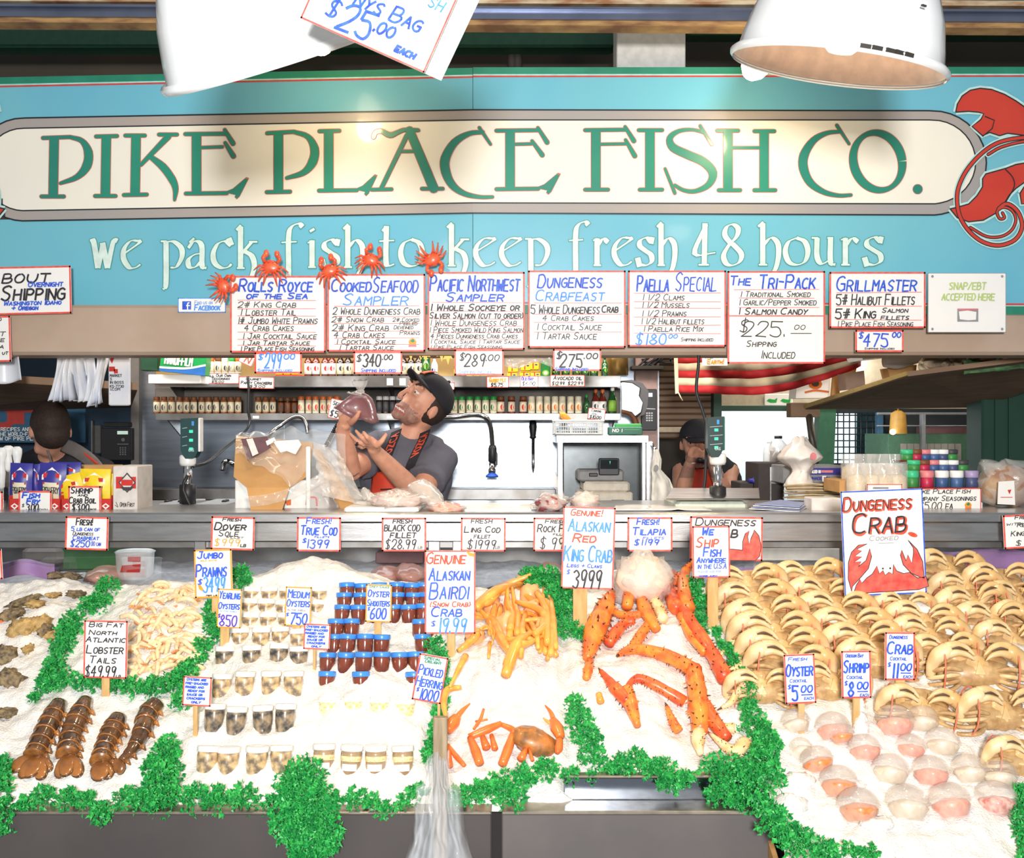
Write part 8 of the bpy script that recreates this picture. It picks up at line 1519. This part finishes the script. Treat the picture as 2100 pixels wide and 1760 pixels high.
# ------------------------------------------------------------------ cards planted in the ice
def icard(label, rect, lines, base, rot=0, stick=None, **k):
    Y = on_ice(base[0], base[1]).y; return card('price_card', label, 'sign', rect, Y-.012, lines, rot=rot, ew=k.pop('ew', 3.2), stick=stick, **k)
icard('tall white card for jumbo prawns, 34.99, with an orange smudge', (399, 1127, 476, 1226), [('Jumbo', 405, 458, 1131, 1145, 'b', 2.4), ('wild white', 412, 446, 1147, 1151, 'o', .8), ('Prawns', 402, 466, 1158, 1182, 'b', 2.8), ('$', 405, 416, 1188, 1198, 'b', 1.8), ('3499', 416, 462, 1184, 1214, 'l', 3), ('per lb', 422, 445, 1219, 1222, 'k', .8)], (438, 1275), -1.5, (432, 448, 1222), edge='o', extra=lambda mb, fn: mb.poly([(405, 1197), (412, 1200), (418, 1210), (416, 1213), (408, 1208)], fn, .002, ci('o')))
icard('white card for yearling oysters, 8.50, with orange edge', (446, 1208, 495, 1288), [('Yearling', 449, 492, 1213, 1228, 'b', 2), ('Oysters', 448, 492, 1236, 1249, 'b', 2), ('in the shell', 452, 488, 1252, 1255, 'B', .9), ('$', 448, 454, 1260, 1267, 'v', 1.4), ('850', 452, 488, 1262, 1284, 'v', 2.4)], (462, 1312), 2.5, (452, 470, 1284), edge='o', ew=2.4)
icard('white card for medium oysters, 7.50, with orange edge', (585, 1204, 638, 1284), [('Medium', 590, 634, 1210, 1226, 'b', 2), ('Oysters', 588, 636, 1230, 1244, 'b', 2), ('in the shell', 590, 628, 1249, 1253, 'y', .9), ('$', 587, 594, 1258, 1264, 'b', 1.4), ('750', 596, 632, 1258, 1280, 'b', 2.6)], (607, 1305), 2, (601, 616, 1280), edge='o', ew=2.4)
icard('white card for oyster shooters, 6.00, among blue lids', (750, 1199, 803, 1276), [('Spicy Sauce', 756, 798, 1201, 1206, 'g', .9), ('Oyster', 754, 798, 1210, 1224, 'b', 2), ('Shooters', 753, 800, 1230, 1243, 'b', 2), ('$', 754, 760, 1246, 1252, 'b', 1.4), ('600', 760, 794, 1247, 1269, 'b', 2.6)], (775, 1300), 1.5, (768, 782, 1272), edge='o', ew=2.6)
S6 = lambda x, y, dy: [(t, x+a, x+b, y+dy*i, y+dy*i+dy*.7, 'b', 1.5) for i, (t, a, b) in enumerate((('Oysters are', 4, 44), ('pre-shucked', 2, 48), ('rinsed and', 2, 40), ('ready for', 8, 42), ('sauce or', 6, 38), ('crackers', 6, 44), ('only', 16, 36)))]
icard('small white card of blue notes right of the white lidded tubs', (623, 1280, 677, 1332), S6(624, 1283, 6.6), (644, 1370), 2.5, (642, 648, 1330), ew=2.6)
icard('small white card of blue notes left of the white lidded tubs', (375, 1388, 433, 1448), S6(378, 1391, 7.6), (400, 1505), 3, (396, 405, 1446), ew=2.8)
icard('large white card for Alaskan bairdi snow crab, 19.99', (871, 1129, 975, 1300), [('Genuine', 874, 956, 1134, 1156, 'r', 2.6), ('Alaskan', 880, 964, 1166, 1190, 'b', 2.8), ('Bairdi', 880, 962, 1196, 1228, 'b', 2.8), ('(Snow Crab)', 881, 966, 1234, 1244, 'r', 1.7), ('Crab', 884, 948, 1245, 1264, 'b', 2.6), ('$', 884, 894, 1274, 1284, 'b', 1.6), ('19.99', 898, 958, 1268, 1298, 'l', 3)], (924, 1345), 0, (917, 933, 1298), extra=lambda mb, fn: mb.poly([(955, 1130), (973, 1136), (972, 1142), (962, 1140)], fn, .002, ci('o')))
icard('tilted white card for pickled herring, 10.00', (852, 1344, 912, 1440), [('Special', 862, 898, 1347, 1353, 'g', 1.4), ('Delight', 866, 900, 1354, 1360, 'g', 1.4), ('Pickled', 856, 906, 1366, 1386, 'b', 2.2), ('Herring', 855, 910, 1390, 1410, 'b', 2.2), ('$', 858, 865, 1414, 1421, 'b', 1.6), ('1000', 866, 906, 1414, 1436, 'b', 2.6)], (898, 1500), 10, (905, 911, 1438))
icard('large white card for red king crab legs, 39.99, glare across its middle', (1153, 1040, 1260, 1208), [('Genuine!', 1168, 1234, 1045, 1058, 'r', 2), ('Alaskan', 1164, 1250, 1065, 1090, 'l', 2.8), ('Red', 1174, 1222, 1096, 1112, 'r', 2.6), ('King Crab', 1156, 1256, 1120, 1152, 'l', 3), ('Legs + Claws', 1164, 1236, 1157, 1164, 'b', 1.5), ('$', 1163, 1171, 1170, 1178, 'b', 1.4), ('3999', 1176, 1236, 1170, 1206, 'k', 3)], (1193, 1290), 1.8, (1178, 1207, 1206))
icard('white card saying we ship fish anywhere, over the drawn claw card', (1420, 1079, 1497, 1185), [('We', 1440, 1464, 1083, 1097, 'b', 3), ('Ship', 1427, 1474, 1102, 1122, 'r', 2.4), ('Fish', 1442, 1478, 1123, 1141, 'b', 2.6), ('Anywhere', 1428, 1488, 1143, 1154, 'b', 2), ('in the U.S.A', 1430, 1490, 1156, 1166, 'b', 1.5), ('please ask for', 1430, 1478, 1169, 1174, 'B', 1.1), ('more info', 1432, 1470, 1179, 1183, 'b', 1.1)], (1462, 1285), -.6, (1451, 1473, 1183))
def crabart(mb, fn):
    red, k = ci('R'), ci('k')
    L = [(1736, 1184), (1738, 1150), (1745, 1130), (1760, 1116), (1778, 1114), (1756, 1124), (1766, 1128), (1752, 1138), (1766, 1140), (1750, 1150), (1764, 1150), (1758, 1160), (1774, 1148), (1783, 1124), (1786, 1140), (1778, 1165), (1762, 1182), (1752, 1192), (1744, 1200), (1742, 1210)]
    Rr = [(1862, 1110), (1880, 1130), (1890, 1155), (1892, 1190), (1880, 1185), (1866, 1178), (1850, 1160), (1845, 1140), (1848, 1130), (1856, 1152), (1860, 1140), (1868, 1158), (1872, 1136), (1872, 1126)]
    B = [(1746, 1214), (1752, 1198), (1760, 1186), (1764, 1194), (1774, 1184), (1786, 1176), (1796, 1160), (1800, 1176), (1808, 1170), (1812, 1180), (1820, 1174), (1828, 1178), (1830, 1158), (1836, 1172), (1850, 1178), (1862, 1176), (1878, 1188), (1896, 1186), (1900, 1206), (1880, 1212), (1750, 1215)]
    for q in (L, Rr, B): mb.poly(q, fn, .001, red); mb.rib(q+[q[0]], 1.5, fn, .0016, k, False, 1, False)
    for x in (1808, 1823): mb.poly([(x+2.2*math.cos(a), 1166+2.2*math.sin(a)) for a in range(6)], fn, .0016, k)
    mb.poly([(1872+10*math.cos(a*.63), 1099+5*math.sin(a*.63)+.3*10*math.cos(a*.63)) for a in range(10)], fn, .0016, ci('r'))
icard('large drawn Dungeness crab sign with blue edge and red crab picture', (1728, 1005, 1896, 1220), [('Dungeness', 1732, 1874, 1020, 1046, 'r', 4.2), ('Dungeness', 1730, 1872, 1018, 1044, 'k', 1.6), ('Crab', 1748, 1862, 1054, 1094, 'r', 5.5), ('Crab', 1746, 1860, 1052, 1092, 'k', 3.2), ('Cooked', 1782, 1842, 1098, 1108, 'y', 1.2), ('_', 1802, 1838, 1112, 1114, 'y', 1)], (1812, 1285), -2.4, (1804, 1824, 1217), edge='b', ew=2.6, extra=crabart)
icard('neat white card for big fat north Atlantic lobster tails, 49.99', (172, 1273, 261, 1391), [('Big Fat', 182, 252, 1276, 1286, 'k', 1.6), ('North', 182, 240, 1293, 1302, 'k', 1.6), ('Atlantic', 176, 258, 1306, 1317, 'k', 1.7), ('Lobster', 178, 254, 1324, 1340, 'k', 1.9), ('Tails', 184, 240, 1346, 1360, 'k', 1.8), ('$49.99', 176, 240, 1366, 1388, 'k', 2), ('lb', 240, 250, 1382, 1388, 'k', 1.2)], (215, 1425), 1.2, (208, 224, 1389))
for lab, r, ttl, top, pr, base, ro, stk in (('white card for oyster cocktail, 5.00, left of three cocktail cards', (1609, 1342, 1672, 1443), 'Oyster', 'Fresh', '500', (1642, 1500), -2.5, (1636, 1649, 1441)), ('white card for shrimp cocktail, 8.00, middle of three cocktail cards', (1726, 1335, 1786, 1432), 'Shrimp', 'Oregon Bay', '800', (1756, 1490), -1, (1750, 1764, 1430)), ('white card for crab cocktail, 11.00, right of three cocktail cards', (1815, 1297, 1876, 1395), 'Crab', 'Dungeness', '1100', (1848, 1470), .3, (1838, 1858, 1394))):
    x0, y0, x1, y1 = r; w = x1-x0
    icard(lab, r, [(top, x0+w*.14, x0+w*.75, y0+6, y0+13, 'b', 1.3), (ttl, x0+w*.05, x0+w*.93, y0+20, y0+44, 'b', 3), ('Cocktail', x0+w*.16, x0+w*.72, y0+50, y0+57, 'b', 1.3), ('$', x0+w*.08, x0+w*.2, y0+62, y0+70, 'b', 1.6), (pr[:-2], x0+w*.2, x0+w*(.42 if len(pr) == 3 else .45), y0+64, y0+93, 'b', 3.4), (pr[-2:], x0+w*.5, x0+w*.9, y0+64, y0+78, 'b', 2.6), ('_', x0+w*.52, x0+w*.94, y0+82, y0+83, 'b', 2), ('each', x0+w*.6, x0+w*.9, y0+86, y0+93, 'b', 1.2)], base, ro, stk)
icard('sliver of a red edged card at the left frame edge in front of the glass', (-70, 1128, 4, 1190), [], (-20, 1240), -3, (-34, -20, 1188))
# ------------------------------------------------------------------ wooden post with roll of bags
t = thing('bag_post', 'weathered wooden post at the stand edge holding clear produce bags', 'post', P(902, 1660, 2.46))
mb = MB(); a = P(888, 1640, 2.44); b = P(917, 1473, 2.44); mb.rbox((a.x, 2.44, a.z-.35), (b.x, 2.462, b.z), .002); mb.build('wooden_post', [mat('weathered wood', (170, 150, 122), .8, c2=(140, 122, 98), scale=10, stretch=(8, 8, 1), bump=.2)], t)
def bags(s, t_, k, ph):
    c = 898+3*t_; wd = 20+18*t_+(42*t_ if t_ > .25 else 0)+8*math.sin(t_*6+ph); u = c+(s-.5)*2*wd*k; v = 1548+230*t_+8*math.sin(s*9+ph)*(1-t_)
    p = P(u, v, 2.425); p.y -= .05*k*math.sqrt(max(0, 1-(2*s-1)**2))*(.3+t_)+.012*math.sin(s*22+ph+2*nz(s*4, t_*6, ph)); return p
FBAG = mat('clear produce bags', (236, 240, 246), .12, alpha=.3, coat=1, bump=.5, bscale=20, spec=.9)
for k, ph in ((1, 0), (.8, 1.7)):
    mb = MB(); mb.grid(lambda s, t_: bags(s, t_, k, ph), 40, 40); o = mb.build('produce_bag', [FBAG], thing('produce_bags', 'clear plastic produce bags gathered round the wooden post, %s layer' % ('outer' if k == 1 else 'inner'), 'bag', P(900, 1760, 2.42)))
